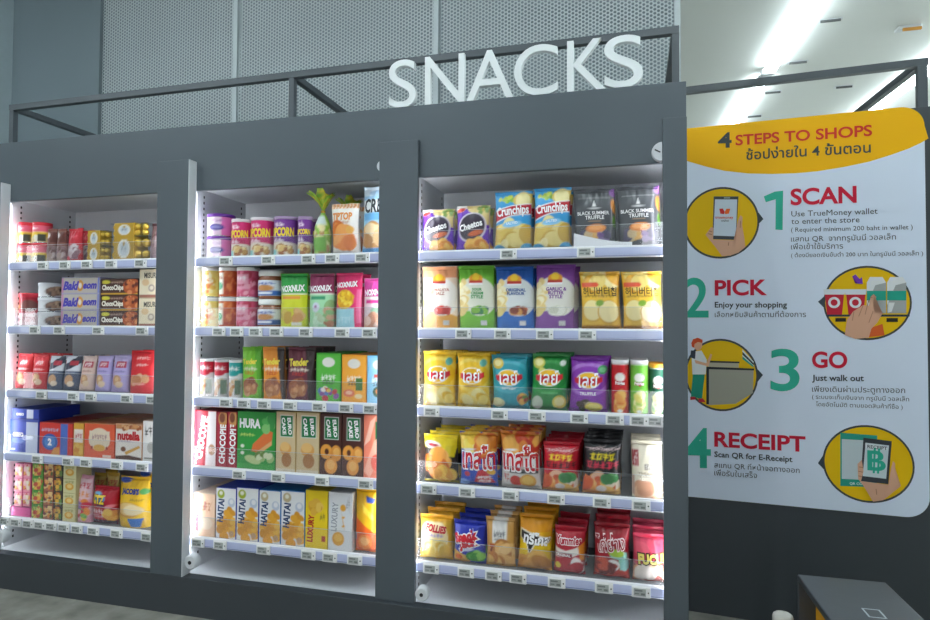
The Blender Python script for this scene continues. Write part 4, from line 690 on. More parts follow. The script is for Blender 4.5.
# small white camera heads in the bays
def camera_head(x, y, z, label, r=0.030, rz=0.0, half=False):
    root = empty('camera_head', (x, y, z), (0, 0, rz)); tag(root, label, 'camera', 'small white camera heads')
    if half:                                                                       # half round cap against a post
        b = MB(); k = b.mi(M['white']); fr_, bk_ = [], []
        for i in range(15):
            a = PI / 2 + PI * i / 14
            fr_.append(b.bm.verts.new((r * 0.93 * math.cos(a), 0.0, r * 0.93 * math.sin(a)))); bk_.append(b.bm.verts.new((r * math.cos(a), 0.018, r * math.sin(a))))
        b.bm.faces.new(fr_); b.bm.faces.new(bk_[::-1])
        for i in range(15): b.bm.faces.new((fr_[i], fr_[(i + 1) % 15], bk_[(i + 1) % 15], bk_[i]))
        b.build('housing', root)
        if r > 0.03: MB().box(-r * 0.7, -r * 0.1, -0.0015, 0.002, -r * 0.22, -r * 0.1, M['black']).build('lens', root).rotation_euler = (0, 0.5, 0)
    else:
        MB().lathe([(r * 0.8, 0.0), (r, 0.006), (r, 0.036), (r * 0.9, 0.040)], M['white'], 28, 'Y').build('housing', root)
        MB().lathe([(r * 0.26, -0.002), (r * 0.26, 0.004)], M['black'], 18, 'Y').build('lens', root)
    return root
camera_head(-2.1042, 0.0310, 1.9446, 'half round white camera head on the header beside the first white post return', 0.020, 0, True)
camera_head(-1.0134, 0.0310, 1.9513, 'half round white camera head on the header beside the plain grey post', 0.025, 0, True)
camera_head(0.1029, 0.0310, 1.9378, 'half round white camera head on the header at the poster end', 0.038, 0, True)
camera_head(-2.9950, 0.006, 0.2418, 'white camera head low in the first bay, by its side wall', 0.032)
camera_head(-1.8990, 0.006, 0.2309, 'white camera head low in the second bay, by its side wall', 0.032)
camera_head(-0.8170, 0.006, 0.2147, 'white camera head low in the third bay, by its side wall', 0.028)

# ------------------------------------------------------------------ partition with the poster
PA = Vector((0.19, 0.665, 0)); PANG = math.radians(-5.4)
pd = Vector((math.cos(PANG), math.sin(PANG), 0)); pn = Vector((math.sin(PANG), -math.cos(PANG), 0))   # along, towards the room
pw = MB().box(-0.02, 1.15, 0.0, 0.05, 0.0, 2.2, M['clad_shaded'], 0.002).build('wall_partition'); pw.location = PA; pw.rotation_euler = (0, 0, PANG); pw['kind'] = 'structure'
pf = empty('partition_frame', PA, (0, 0, PANG)); tag(pf, 'dark steel rail frame on top of the poster partition', 'rail frame')
MB().bar((0.0, 0.025, 2.392), (0.992, 0.025, 2.392), 0.030, M['frame']).build('top_rail', pf)
MB().bar((0.970, 0.025, 2.2), (0.970, 0.025, 2.376), 0.034, M['frame']).build('post', pf)
MB().bar((0.970, 0.042, 2.392), (0.8302, 0.8624, 2.392), 0.030, M['frame']).build('depth_rail', pf)
MB().bar((0.8302, 0.8624, 2.392), (1.35, 0.8624, 2.392), 0.03, M['frame']).build('rear_rail', pf)
po = empty('steps_poster', PA + pn * 0.001, (0, 0, PANG)); tag(po, 'white instruction poster of four shopping steps under a yellow heading band', 'poster')
def flat(name, polys, lay, parent=po):
    """flat printed shape(s) on the poster: polys = [(outline (u, z), colour)], one mesh"""
    sh = Sheet()
    for k, (pts, col) in enumerate(polys):
        y = -0.004 - 0.00022 * (lay + k)
        me = bmesh.new(); vs = [me.verts.new((u, 0, z)) for u, z in pts]; me.faces.new(vs); bmesh.ops.triangulate(me, faces=me.faces[:]); me.verts.index_update()
        vv = [(v.co.x, y, v.co.z) for v in me.verts]; ff = []
        for f in me.faces:
            ids = [v.index for v in f.verts]; f.normal_update()
            ff.append(ids if f.normal.y < 0 else ids[::-1])
        me.free(); sh.add(vv, srgb(col), ff, False)
    return sh.build(name, M['sheet'], parent)
def oval(u, z, ru, rz, n=48, a0=0, a1=360): return [(u + ru * math.cos(math.radians(a0 + (a1 - a0) * i / n)), z + rz * math.sin(math.radians(a0 + (a1 - a0) * i / n))) for i in range(n + (0 if a1 - a0 == 360 else 1))]
def words(name, s, u0, z0, u1, z1, cap, col, bold=0.0, lay=8, parent=po):
    g, fs = glyphs(s, bold, 6 if cap else 2); x0, x1 = g[:, 0].min(), g[:, 0].max(); sc = math.hypot(u1 - u0, z1 - z0) / (x1 - x0); sy = cap / 0.682 if cap else sc
    t = (g[:, 0] - x0) * sc; sl = (z1 - z0) / (u1 - u0)
    P = np.stack([u0 + t, np.full(len(g), -0.004 - 0.00022 * lay), z0 + t * sl + g[:, 1] * sy], -1)
    sh = Sheet(); sh.add(P, srgb(col), fs, False); return sh.build(name, M['sheet'], parent)
B0, B1, BZ0, BZ1 = 0.006, 0.9701, 0.5162, 2.2061
rnd = lambda cu, cz, a0: oval(cu, cz, 0.085, 0.085, 10, a0, a0 + 90)
ol = [(B0, BZ0)] + rnd(B1 - 0.085, BZ0 + 0.085, 270) + rnd(B1 - 0.085, BZ1 - 0.085, 0) + [(B0, BZ1)]
bb = bmesh.new(); vs = [bb.verts.new((u, -0.004, z)) for u, z in ol]; fc = bb.faces.new(vs); ex = bmesh.ops.extrude_face_region(bb, geom=[fc])
bmesh.ops.translate(bb, vec=(0, 0.003, 0), verts=[v for v in ex['geom'] if isinstance(v, bmesh.types.BMVert)]); bmesh.ops.recalc_face_normals(bb, faces=bb.faces[:])
me = bpy.data.meshes.new('board'); bb.to_mesh(me); bb.free(); me.materials.append(mat('poster_white', '#e0ebfb', 0.55)); link('board', me, po)
flat('heading_band', [([(0.0271, 2.0656), (0.0581, 2.0506), (0.1317, 2.0211), (0.2096, 1.9953), (0.3075, 1.9754), (0.4032, 1.9654), (0.4966, 1.9613), (0.5778, 1.9628), (0.6771, 1.9728), (0.7739, 1.9881), (0.8498, 2.0092), (0.9150, 2.0307), (0.9564, 2.0497), (0.9829, 2.0656)] + [(B1, BZ1 - 0.085)] + rnd(B1 - 0.085, BZ1 - 0.085, 0)[1:] + [(B0, BZ1)], '#f7b800')], 1)
words('heading_number', '4', 0.1824, 2.1037, 0.2398, 2.1006, 0.0651, '#3f4548', 0.025, 8, po)
words('heading_text', 'STEPS TO SHOPS', 0.2562, 2.1074, 0.7846, 2.0978, 0.0445, '#d8392a', 0.022, 8, po)
words('heading_text', 'ช้อปง่ายใน 4 ขั้นตอน', 0.2993, 2.0378, 0.7791, 2.0268, None, '#3f4548', 0.015, 8, po)
flat('picture_bubble', [([(0.3475, 1.7991), (0.3677, 1.7674), (0.3499, 1.7482)], '#3b4650'), (oval(0.1922, 1.7601, 0.1593, 0.1627), '#43484a'), (oval(0.1926, 1.7601, 0.1509, 0.1536), '#ebbd00')], 1, po)
bub = po.children[-1] if False else [o for o in po.children if o.name.startswith("picture_bubble")][-1]
flat('phone_picture', [([(0.1639, 1.8819), (0.2669, 1.8749), (0.2556, 1.6796), (0.1572, 1.6870)], '#474d52'), ([(0.1690, 1.8678), (0.2617, 1.8617), (0.2551, 1.6951), (0.1613, 1.7031)], '#cfdbe6'), ([(0.1867, 1.8241), (0.2011, 1.8245), (0.2096, 1.8090), (0.2067, 1.7980), (0.1912, 1.8014)], '#c8302c'), ([(0.2096, 1.8090), (0.2171, 1.8223), (0.2325, 1.8214), (0.2267, 1.7993), (0.2107, 1.7978)], '#ec6a24'), ([(0.2065, 1.8753), (0.2328, 1.8735), (0.2316, 1.8674), (0.2059, 1.8691)], '#9aa4a8')], 5, bub)
flat('hand_picture', [([(0.1282, 1.7083), (0.1516, 1.7417), (0.1621, 1.7380), (0.1601, 1.6850), (0.2556, 1.6778), (0.2640, 1.7638), (0.2743, 1.7892), (0.2832, 1.7813), (0.2802, 1.7383), (0.2895, 1.6886), (0.2937, 1.6454), (0.2655, 1.6219), (0.2314, 1.6095), (0.1972, 1.6088), (0.1657, 1.6567)], '#dba98c')], 10, bub)
words('phone_text', 'truemoney', 0.1692, 1.7802, 0.2448, 1.7760, None, '#dc4c2c', 0.02, 11, bub)
words('phone_text', 'wallet', 0.1933, 1.7651, 0.2265, 1.7633, None, '#707880', 0.02, 11, bub)
flat('step_number', [([(0.3700, 1.8680), (0.4139, 1.8863), (0.4470, 1.8882), (0.4436, 1.7149), (0.4155, 1.7181), (0.4175, 1.8526), (0.3781, 1.8418)], '#36b498')], 2, po)
words('step_title', 'SCAN', 0.4759, 1.8241, 0.7256, 1.8194, 0.0668, '#cf1f3c', 0.028, 8, po)
words('step_text', 'Use TrueMoney wallet', 0.4782, 1.7717, 0.8009, 1.7658, None, '#3f474d', 0.0, 8, po)
words('step_text', 'to enter the store', 0.4780, 1.7388, 0.7354, 1.7335, None, '#3f474d', 0.0, 8, po)
words('step_text', '( Required minimum 200 baht in wallet )', 0.4765, 1.7047, 0.9240, 1.6949, None, '#3f474d', 0.0, 8, po)
words('step_text', 'แสกน QR  จากทรูมันนี่ วอลเล็ท', 0.4762, 1.6626, 0.8648, 1.6550, None, '#3f474d', 0.0, 8, po)
words('step_text', 'เพื่อเข้าใช้บริการ', 0.4760, 1.6285, 0.6737, 1.6244, None, '#3f474d', 0.0, 8, po)
words('step_text', '( ต้องมียอดเงินขั้นต่ำ 200 บาท ในทรูมันนี่ วอลเล็ท )', 0.4757, 1.5939, 0.9586, 1.5860, None, '#3f474d', 0.0, 8, po)
words('step_number', '2', 0.0341, 1.3349, 0.1395, 1.3349, 0.1727, '#36b498', 0.015, 8, po)
words('step_title', 'PICK', 0.1661, 1.4331, 0.3800, 1.4322, 0.0644, '#cf1f3c', 0.028, 8, po)
words('step_text', 'Enjoy your shopping', 0.1659, 1.3769, 0.4585, 1.3754, None, '#3f474d', 0.02, 8, po)
words('step_text', 'เลือกหยิบสินค้าตามที่ต้องการ', 0.1657, 1.3335, 0.5317, 1.3335, None, '#3f474d', 0.0, 8, po)
flat('picture_bubble', [([(0.6034, 1.4238), (0.5780, 1.3989), (0.6059, 1.3668)], '#3b4650'), (oval(0.7577, 1.3924, 0.1601, 0.1561), '#43484a'), (oval(0.7580, 1.3924, 0.1528, 0.1477), '#ebbd00')], 1, po)
bub = po.children[-1] if False else [o for o in po.children if o.name.startswith("picture_bubble")][-1]
flat('shelf_picture', [([(0.6077, 1.3440), (0.9102, 1.3436), (0.9083, 1.3348), (0.6086, 1.3349)], '#2f3c4c'), ([(0.6424, 1.3292), (0.6818, 1.3293), (0.6817, 1.3135), (0.6423, 1.3134)], '#2c2820'), ([(0.8280, 1.3293), (0.8683, 1.3294), (0.8681, 1.3129), (0.8278, 1.3128)], '#2c2820'), ([(0.7634, 1.2491), (0.7705, 1.2881), (0.8136, 1.3050), (0.8206, 1.2575)], '#e0642c')], 5, bub)
flat('cup_picture', [([(0.6035, 1.4352), (0.6759, 1.4343), (0.6672, 1.3439), (0.6117, 1.3440)], '#c8283c'), ([(0.5986, 1.4524), (0.6800, 1.4511), (0.6778, 1.4286), (0.6004, 1.4295)], '#d8dee4'), (oval(0.6380, 1.3950, 0.0224, 0.0239), '#eef0f2'), (oval(0.6380, 1.3950, 0.0127, 0.0137), '#c8283c')], 10, bub)
flat('cup_picture', [([(0.6828, 1.4342), (0.7538, 1.4332), (0.7452, 1.3438), (0.6908, 1.3439)], '#c8283c'), ([(0.6780, 1.4512), (0.7578, 1.4499), (0.7556, 1.4276), (0.6798, 1.4286)], '#d8dee4'), (oval(0.7165, 1.3944, 0.0219, 0.0236), '#eef0f2'), (oval(0.7166, 1.3944, 0.0124, 0.0135), '#c8283c')], 10, bub)
flat('carton_picture', [([(0.7590, 1.4779), (0.7708, 1.5011), (0.8156, 1.5001), (0.8277, 1.4766), (0.8263, 1.3492), (0.7577, 1.3494)], '#e4e6e6'), ([(0.7896, 1.4662), (0.8277, 1.4766), (0.8263, 1.3492), (0.7577, 1.3494), (0.7581, 1.3829)], '#a8aaa8'), ([(0.7587, 1.4432), (0.8273, 1.4422), (0.8269, 1.4023), (0.7583, 1.4030)], '#28a088'), ([(0.7630, 1.3940), (0.7860, 1.3938), (0.7741, 1.3549), (0.7606, 1.3516)], '#dcdedc')], 10, bub)
flat('carton_picture', [([(0.8314, 1.4765), (0.8430, 1.4995), (0.8870, 1.4985), (0.8988, 1.4752), (0.8973, 1.3491), (0.8301, 1.3492)], '#e4e6e6'), ([(0.8614, 1.4649), (0.8988, 1.4752), (0.8973, 1.3491), (0.8301, 1.3492), (0.8304, 1.3824)], '#a8aaa8'), ([(0.8311, 1.4422), (0.8984, 1.4412), (0.8979, 1.4017), (0.8306, 1.4023)], '#28a088'), ([(0.8353, 1.3934), (0.8578, 1.3932), (0.8461, 1.3547), (0.8329, 1.3514)], '#dcdedc')], 10, bub)
flat('hand_picture', [([(0.7719, 1.4185), (0.7825, 1.4295), (0.7919, 1.4182), (0.7858, 1.3771), (0.7817, 1.3549), (0.8140, 1.3493), (0.7946, 1.3104), (0.7734, 1.2848), (0.7634, 1.2469), (0.7151, 1.2407), (0.6763, 1.2571), (0.6847, 1.3214), (0.7085, 1.3574), (0.7436, 1.3830), (0.7648, 1.3806)], '#dba98c')], 16, bub)
flat('arrow_picture', [([(0.7060, 1.5048), (0.7178, 1.5136), (0.7331, 1.4930), (0.7409, 1.5018), (0.7445, 1.4726), (0.7174, 1.4753), (0.7252, 1.4842)], '#7a3cb0')], 16, bub)
flat('picture_bubble', [([(0.3350, 1.1092), (0.3615, 1.0784), (0.3368, 1.0425)], '#3b4650'), (oval(0.1892, 1.0729, 0.1533, 0.1624), '#43484a'), (oval(0.1895, 1.0728, 0.1450, 0.1535), '#ebbd00')], 1, po)
bub = po.children[-1] if False else [o for o in po.children if o.name.startswith("picture_bubble")][-1]
flat('gate_picture', [([(0.1345, 1.1300), (0.2639, 1.1297), (0.2638, 1.1072), (0.1344, 1.1072)], '#b8b098'), ([(0.1311, 1.1360), (0.2672, 1.1345), (0.2672, 1.1274), (0.1311, 1.1276)], '#2c2f30'), ([(0.1343, 1.0976), (0.3243, 1.0995), (0.3204, 0.9973), (0.2499, 0.9470), (0.1336, 0.9354)], '#a4a294'), ([(0.1288, 1.1082), (0.3265, 1.1055), (0.3264, 1.0972), (0.1287, 1.0974)], '#2c2f30'), ([(0.1288, 1.1070), (0.1400, 1.1073), (0.1393, 0.9393), (0.1280, 0.9387)], '#2c2f30')], 5, bub)
flat('sign_picture', [([(0.2795, 1.1892), (0.3245, 1.1360), (0.3243, 1.1101), (0.2793, 1.1467)], '#dce4e4'), ([(0.2794, 1.1786), (0.3245, 1.1289), (0.3244, 1.1195), (0.2794, 1.1656)], '#3c4a50'), ([(0.2793, 1.1585), (0.3244, 1.1172), (0.3243, 1.1101), (0.2793, 1.1467)], '#28a088')], 5, bub)
flat('assistant_picture', [([(0.0720, 1.0776), (0.1230, 1.0792), (0.1126, 1.0246), (0.1101, 0.9643), (0.0943, 0.9636), (0.0900, 1.0238), (0.0784, 0.9690), (0.0624, 0.9682), (0.0718, 1.0352)], '#24967e'), ([(0.0655, 1.1745), (0.1087, 1.1813), (0.1311, 1.1396), (0.1264, 1.0733), (0.0697, 1.0714)], '#e8ecec'), ([(0.0632, 1.1805), (0.0838, 1.1809), (0.0813, 1.1420), (0.0608, 1.1489)], '#3a4450'), ([(0.0790, 1.1384), (0.1288, 1.1239), (0.1470, 1.1676), (0.1537, 1.1629), (0.1378, 1.1097), (0.0835, 1.1227)], '#e4b090'), (oval(0.0929, 1.2077, 0.0188, 0.0255), '#e4b090'), ([(0.0656, 1.2146), (0.0725, 1.2317), (0.0931, 1.2392), (0.1135, 1.2298), (0.1134, 1.2152), (0.0930, 1.2198), (0.0793, 1.2099), (0.0770, 1.1929), (0.0678, 1.1976)], '#dc5428'), ([(0.0943, 0.9636), (0.1146, 0.9645), (0.1258, 0.9482), (0.0965, 0.9469)], '#c4303c'), ([(0.0601, 0.9694), (0.0807, 0.9703), (0.0829, 0.9583), (0.0601, 0.9548)], '#c4303c')], 12, bub)
words('step_number', '3', 0.3911, 1.0143, 0.5047, 1.0189, 0.1725, '#36b498', 0.015, 8, po)
words('step_title', 'GO', 0.5529, 1.1177, 0.6848, 1.1193, 0.0644, '#cf1f3c', 0.028, 8, po)
words('step_text', 'Just walk out', 0.5524, 1.0602, 0.7444, 1.0653, None, '#3f474d', 0.02, 8, po)
words('step_text', 'เพียงเดินผ่านประตูทางออก', 0.5520, 1.0131, 0.8899, 1.0214, None, '#3f474d', 0.0, 8, po)
words('step_text', '( ระบบจะเก็บเงินจาก ทรูมันนี่ วอลเล็ท', 0.5518, 0.9831, 0.9034, 0.9880, None, '#3f474d', 0.0, 8, po)
words('step_text', 'โดยอัตโนมัติ ตามยอดสินค้าที่ซื้อ )', 0.5667, 0.9522, 0.8809, 0.9555, None, '#3f474d', 0.0, 8, po)
words('step_number', '4', 0.0318, 0.6501, 0.1467, 0.6560, 0.1705, '#36b498', 0.015, 8, po)
words('step_title', 'RECEIPT', 0.1609, 0.7529, 0.5252, 0.7558, 0.0618, '#cf1f3c', 0.028, 8, po)
words('step_text', 'Scan QR for E-Receipt', 0.1607, 0.7054, 0.4746, 0.7065, None, '#3f474d', 0.02, 8, po)
words('step_text', 'สแกน QR ที่หน้าจอทางออก', 0.1605, 0.6580, 0.5016, 0.6616, None, '#3f474d', 0.0, 8, po)
words('step_text', 'เพื่อรับใบเสร็จ', 0.1603, 0.6223, 0.3349, 0.6253, None, '#3f474d', 0.0, 8, po)
flat('picture_bubble', [([(0.5923, 0.7456), (0.5720, 0.7094), (0.5944, 0.6843)], '#3b4650'), (oval(0.7547, 0.7212, 0.1652, 0.1608), '#43484a'), (oval(0.7550, 0.7212, 0.1580, 0.1525), '#ebbd00')], 1, po)
bub = po.children[-1] if False else [o for o in po.children if o.name.startswith("picture_bubble")][-1]
flat('terminal_picture', [([(0.6564, 0.8445), (0.7901, 0.8413), (0.7854, 0.6273), (0.6544, 0.6209)], '#2c9c88'), ([(0.6614, 0.8179), (0.7595, 0.8187), (0.7578, 0.6540), (0.6599, 0.6511)], '#c8d4d8')], 5, bub)
flat('phone_picture', [([(0.7404, 0.8292), (0.8413, 0.8214), (0.8270, 0.6443), (0.7284, 0.6484)], '#3c4046'), ([(0.7479, 0.8091), (0.8312, 0.8032), (0.8197, 0.6654), (0.7363, 0.6697)], '#d0dce0'), ([(0.7466, 0.8060), (0.8299, 0.8002), (0.8272, 0.7825), (0.7464, 0.7883)], '#dfe6e8')], 8, bub)
words('phone_text', 'RECEIPT', 0.7540, 0.7874, 0.8247, 0.7838, None, '#4a5258', 0.02, 13, bub)
words('phone_text', 'B', 0.7531, 0.6977, 0.8188, 0.6974, 0.0788, '#36b498', 0.02, 13, bub)
flat('sign_strokes', [([(0.7769, 0.7905), (0.7845, 0.7911), (0.7797, 0.6853), (0.7721, 0.6846)], '#36b498'), ([(0.7921, 0.7887), (0.7997, 0.7892), (0.7948, 0.6851), (0.7872, 0.6844)], '#36b498')], 13, bub)
flat('hand_picture', [([(0.7175, 0.7183), (0.7331, 0.7372), (0.7390, 0.6906), (0.7297, 0.6485), (0.8269, 0.6428), (0.8363, 0.7061), (0.8442, 0.7402), (0.8515, 0.7321), (0.8511, 0.6929), (0.8703, 0.6411), (0.8075, 0.5770), (0.7721, 0.5676), (0.7422, 0.6232), (0.7195, 0.6565)], '#dba98c')], 16, bub)
bub = [o for o in po.children if o.name.startswith('picture_bubble')]
flat('finger_lines', [([(0.2232, 1.6700), (0.2220, 1.6546), (0.2254, 1.6541), (0.2266, 1.6696)], '#a9775c'), ([(0.2733, 1.7634), (0.2714, 1.7327), (0.2742, 1.7323), (0.2761, 1.7631)], '#a9775c'), ([(0.1429, 1.7234), (0.1568, 1.7177), (0.1579, 1.7212), (0.1440, 1.7269)], '#a9775c'), ([(0.1383, 1.7111), (0.1557, 1.7053), (0.1566, 1.7088), (0.1392, 1.7147)], '#a9775c')], 12, bub[0])
flat('finger_lines', [([(0.7640, 1.4055), (0.7499, 1.3441), (0.7520, 1.3435), (0.7660, 1.4048)], '#a9775c'), ([(0.7426, 1.3812), (0.7267, 1.3365), (0.7287, 1.3355), (0.7446, 1.3803)], '#a9775c'), ([(0.7094, 1.3564), (0.7031, 1.3183), (0.7053, 1.3178), (0.7115, 1.3560)], '#a9775c'), ([(0.7789, 1.3587), (0.7631, 1.3097), (0.7650, 1.3088), (0.7809, 1.3578)], '#a9775c'), ([(0.7711, 1.4128), (0.7788, 1.4150), (0.7783, 1.4174), (0.7706, 1.4152)], '#a9775c')], 18, bub[1])
flat('finger_lines', [([(0.7223, 0.7054), (0.7377, 0.7037), (0.7381, 0.7067), (0.7228, 0.7083)], '#a9775c'), ([(0.7195, 0.6875), (0.7361, 0.6845), (0.7367, 0.6874), (0.7201, 0.6904)], '#a9775c'), ([(0.7193, 0.6683), (0.7333, 0.6651), (0.7340, 0.6680), (0.7200, 0.6712)], '#a9775c'), ([(0.7815, 0.6209), (0.7838, 0.5978), (0.7863, 0.5984), (0.7841, 0.6215)], '#a9775c')], 18, bub[3])
words('terminal_text', 'QR CODE', 0.6883, 0.6300, 0.7525, 0.6330, None, '#e8f0ee', 0.02, 13, bub[3])

# ------------------------------------------------------------------ cabinet and bollard by the partition
cb = empty('gate_cabinet', (0.528, -0.044, 0), (0, 0, 0.0200)); tag(cb, 'low dark grey cabinet with open yellow lined end, standing before the poster', 'cabinet')
CW, CL, CH = 0.262, 0.62, 0.46
MB().box(0, CW, -CL, 0, CH - 0.022, CH, M['box_dark'], 0.004).build('top_panel', cb)
MB().box(0, CW, -0.022, 0, 0.05, CH - 0.0225, M['box_dark']).build('rear_panel', cb)
MB().box(0, CW, -CL, -CL + 0.022, 0.05, CH - 0.0225, M['box_dark']).build('front_panel', cb)
MB().box(CW - 0.022, CW, -CL + 0.0225, -0.0225, 0.05, CH - 0.0225, M['box_dark']).build('side_panel', cb)
MB().box(0, CW, -CL, 0, 0, 0.0495, M['black']).build('base', cb)
MB().box(0.05, 0.065, -CL + 0.023, -0.023, 0.16, CH - 0.023, M['yellow']).build('yellow_liner', cb)
MB().box(0.0, 0.05, -CL + 0.023, -0.023, 0.20, 0.24, M['black']).build('inner_shelf', cb)
lo = Sheet(); mx, my, ms, mt = 0.1372, -0.2649, 0.024, 0.030
for a in ((-ms, -mt, ms, -mt + 0.005), (-ms, mt - 0.005, ms, mt), (-ms, -mt, -ms + 0.005, mt), (ms - 0.005, -mt, ms, mt)):
    lo.add([(mx + a[0], my + a[1], CH + 0.0006), (mx + a[2], my + a[1], CH + 0.0006), (mx + a[2], my + a[3], CH + 0.0006), (mx + a[0], my + a[3], CH + 0.0006)], srgb('#aeb8bc'), [[0, 1, 2, 3]], False)
lo.build('square_mark', M['sheet'], cb)
bl = empty('bollard', (0.445, -0.231, 0)); tag(bl, 'short pale grey rounded bollard beside the dark cabinet', 'bollard')
MB().lathe([(0.030, 0), (0.030, 0.388), (0.028, 0.396), (0.023, 0.40), (0.003, 0.401)], mat('bollard_grey', '#b4b2ab', 0.5), 28).build('bollard_post', bl)
MB().lathe([(0.031, 0.0), (0.045, 0.0), (0.045, 0.006), (0.0315, 0.012), (0.031, 0.012)], M['metal'], 28).build('bollard_base', bl)


# ------------------------------------------------------------------ ceiling fittings beyond the partition
def vent(x, y, w, label):
    root = empty('ceiling_vent', (x, y, 3.6)); tag(root, label, 'ceiling vent', 'slim ceiling air slots')
    MB().box(-w, w, -0.02, 0.03, -0.008, 0, M['white'], 0.002).build('vent_frame', root)
    MB().box(-w + 0.012, w - 0.012, -0.022, -0.012, -0.026, -0.0085, M['vent']).build('vent_blade', root)
vent(1.422, 2.791, 0.080, 'slim ceiling air slot nearest the bright batten, highest in the photo')
vent(1.374, 3.544, 0.080, 'slim ceiling air slot beside the batten, above the partition rail')
vent(1.312, 4.242, 0.080, 'slim ceiling air slot just under the partition rail')
vent(1.266, 4.945, 0.080, 'slim ceiling air slot lowest, near the yellow heading')
vent(1.934, 4.254, 0.080, 'slim ceiling air slot alone under the rail, away from the battens')
det = empty('ceiling_detector', (2.032, 3.068, 3.6)); tag(det, 'white and amber ceiling detector alone at the top corner over the poster', 'detector')
MB().box(-0.08, 0.08, -0.04, 0.04, -0.022, 0, M['white'], 0.006).build('detector_base', det)
MB().box(-0.05, 0.075, -0.05, -0.03, -0.045, -0.0225, M['brass'], 0.004).build('detector_cover', det)


# ------------------------------------------------------------------ price tags on the rails
ORD = ('first', 'second', 'third', 'fourth', 'fifth', 'sixth', 'seventh', 'eighth', 'ninth', 'tenth')
SHELF_NAME = ('top', 'second', 'middle', 'fourth', 'bottom')
BAY_NAME = ('first', 'second', 'third')
def price_tag():
    root = empty('price_tag')
    MB().box(-0.027, 0.027, -0.004, 0.004, -0.0165, 0.0165, M['tag'], 0.002).build('tag_case', root)
    s = MB().box(-0.021, 0.014, -0.0052, -0.0042, -0.011, 0.011, M['screen']).build('tag_screen', root)
    MB().box(-0.018, 0.004, -0.0056, -0.0053, 0.003, 0.0075, M['ink']).box(0.000, 0.011, -0.0056, -0.0053, -0.008, -0.002, M['ink']).box(-0.018, -0.006, -0.0056, -0.0053, -0.006, -0.003, M['ink']).build('tag_text', s)
    MB().lathe([(0.0022, -0.0052), (0.0022, -0.0035)], M['black'], 10, 'Y', (0.021, 0, 0)).build('tag_button', root)
    return root
TAGS = (
    (0, 0, (-2.8095, -2.6739, -2.5414, -2.4003, -2.2308,)),
    (0, 1, (-2.8495, -2.6988, -2.4656, -2.2156,)),
    (0, 2, (-2.7974, -2.6051, -2.5006, -2.2928, -2.1500,)),
    (0, 3, (-2.8130, -2.6273, -2.5204, -2.3420, -2.1995,)),
    (0, 4, (-3.0109, -2.9374, -2.8611, -2.7894, -2.7186, -2.6432, -2.5653, -2.4685, -2.3352, -2.1630,)),
    (1, 0, (-1.7693, -1.5546, -1.3575, -1.2454, -1.1058,)),
    (1, 1, (-1.7994, -1.7076, -1.6118, -1.5083, -1.3654, -1.1952, -1.0701,)),
    (1, 2, (-1.7562, -1.6654, -1.5647, -1.4372, -1.2981, -1.1723, -1.0617,)),
    (1, 3, (-1.6842, -1.4899, -1.2805, -1.0797,)),
    (1, 4, (-1.8893, -1.7752, -1.5571, -1.3405, -1.2399, -1.1253,)),
    (2, 0, (-0.4787, -0.1769,)),
    (2, 1, (-0.6617, -0.5014, -0.3343, -0.1710,)),
    (2, 2, (-0.7931, -0.5121, -0.3631, -0.2012, -0.0690, 0.0184, 0.0794,)),
    (2, 3, (-0.8032, -0.6427, -0.4663, -0.2889, -0.1168, 0.0254,)),
    (2, 4, (-0.7904, -0.6456, -0.5331, -0.4354, -0.2859, -0.1091, 0.0250,)),
)
proto = None
for b, s, xs in TAGS:
    for k, x in enumerate(xs):
        if proto is None: proto = price_tag(); o = proto
        else: o = copy_tree(proto)
        o.location = (x, 0.0475, SHELF_Z[s] - 0.024); o.scale = (1.25, 1, 1.2)
        tag(o, '%s price tag from the poster end on the %s rail, %s bay' % (ORD[len(xs) - 1 - k], SHELF_NAME[s], BAY_NAME[b]), 'price tag', 'price tags on the shelf rails')

cd_ = empty('shelf_card', (-0.115, 0.0765, SHELF_Z[0] - 0.0074)); tag(cd_, 'white curved card standing before the charcoal truffle pouch on the top shelf', 'card')
bb = bmesh.new(); up_ = [(-0.11, 0.062)] + [(-0.11 + 0.22 * t / 12, 0.062 - 0.04 * math.sin(PI / 2 * t / 12)) for t in range(1, 13)]
fc = bb.faces.new([bb.verts.new((x, 0, z)) for x, z in [(0.11, 0.0), (-0.11, 0.0)] + up_]); ex = bmesh.ops.extrude_face_region(bb, geom=[fc])
bmesh.ops.translate(bb, vec=(0, 0.0012, 0), verts=[v for v in ex['geom'] if isinstance(v, bmesh.types.BMVert)]); bmesh.ops.recalc_face_normals(bb, faces=bb.faces[:])
me = bpy.data.meshes.new('card_sheet'); bb.to_mesh(me); bb.free(); me.materials.append(M['rail']); link('card_sheet', me, cd_)

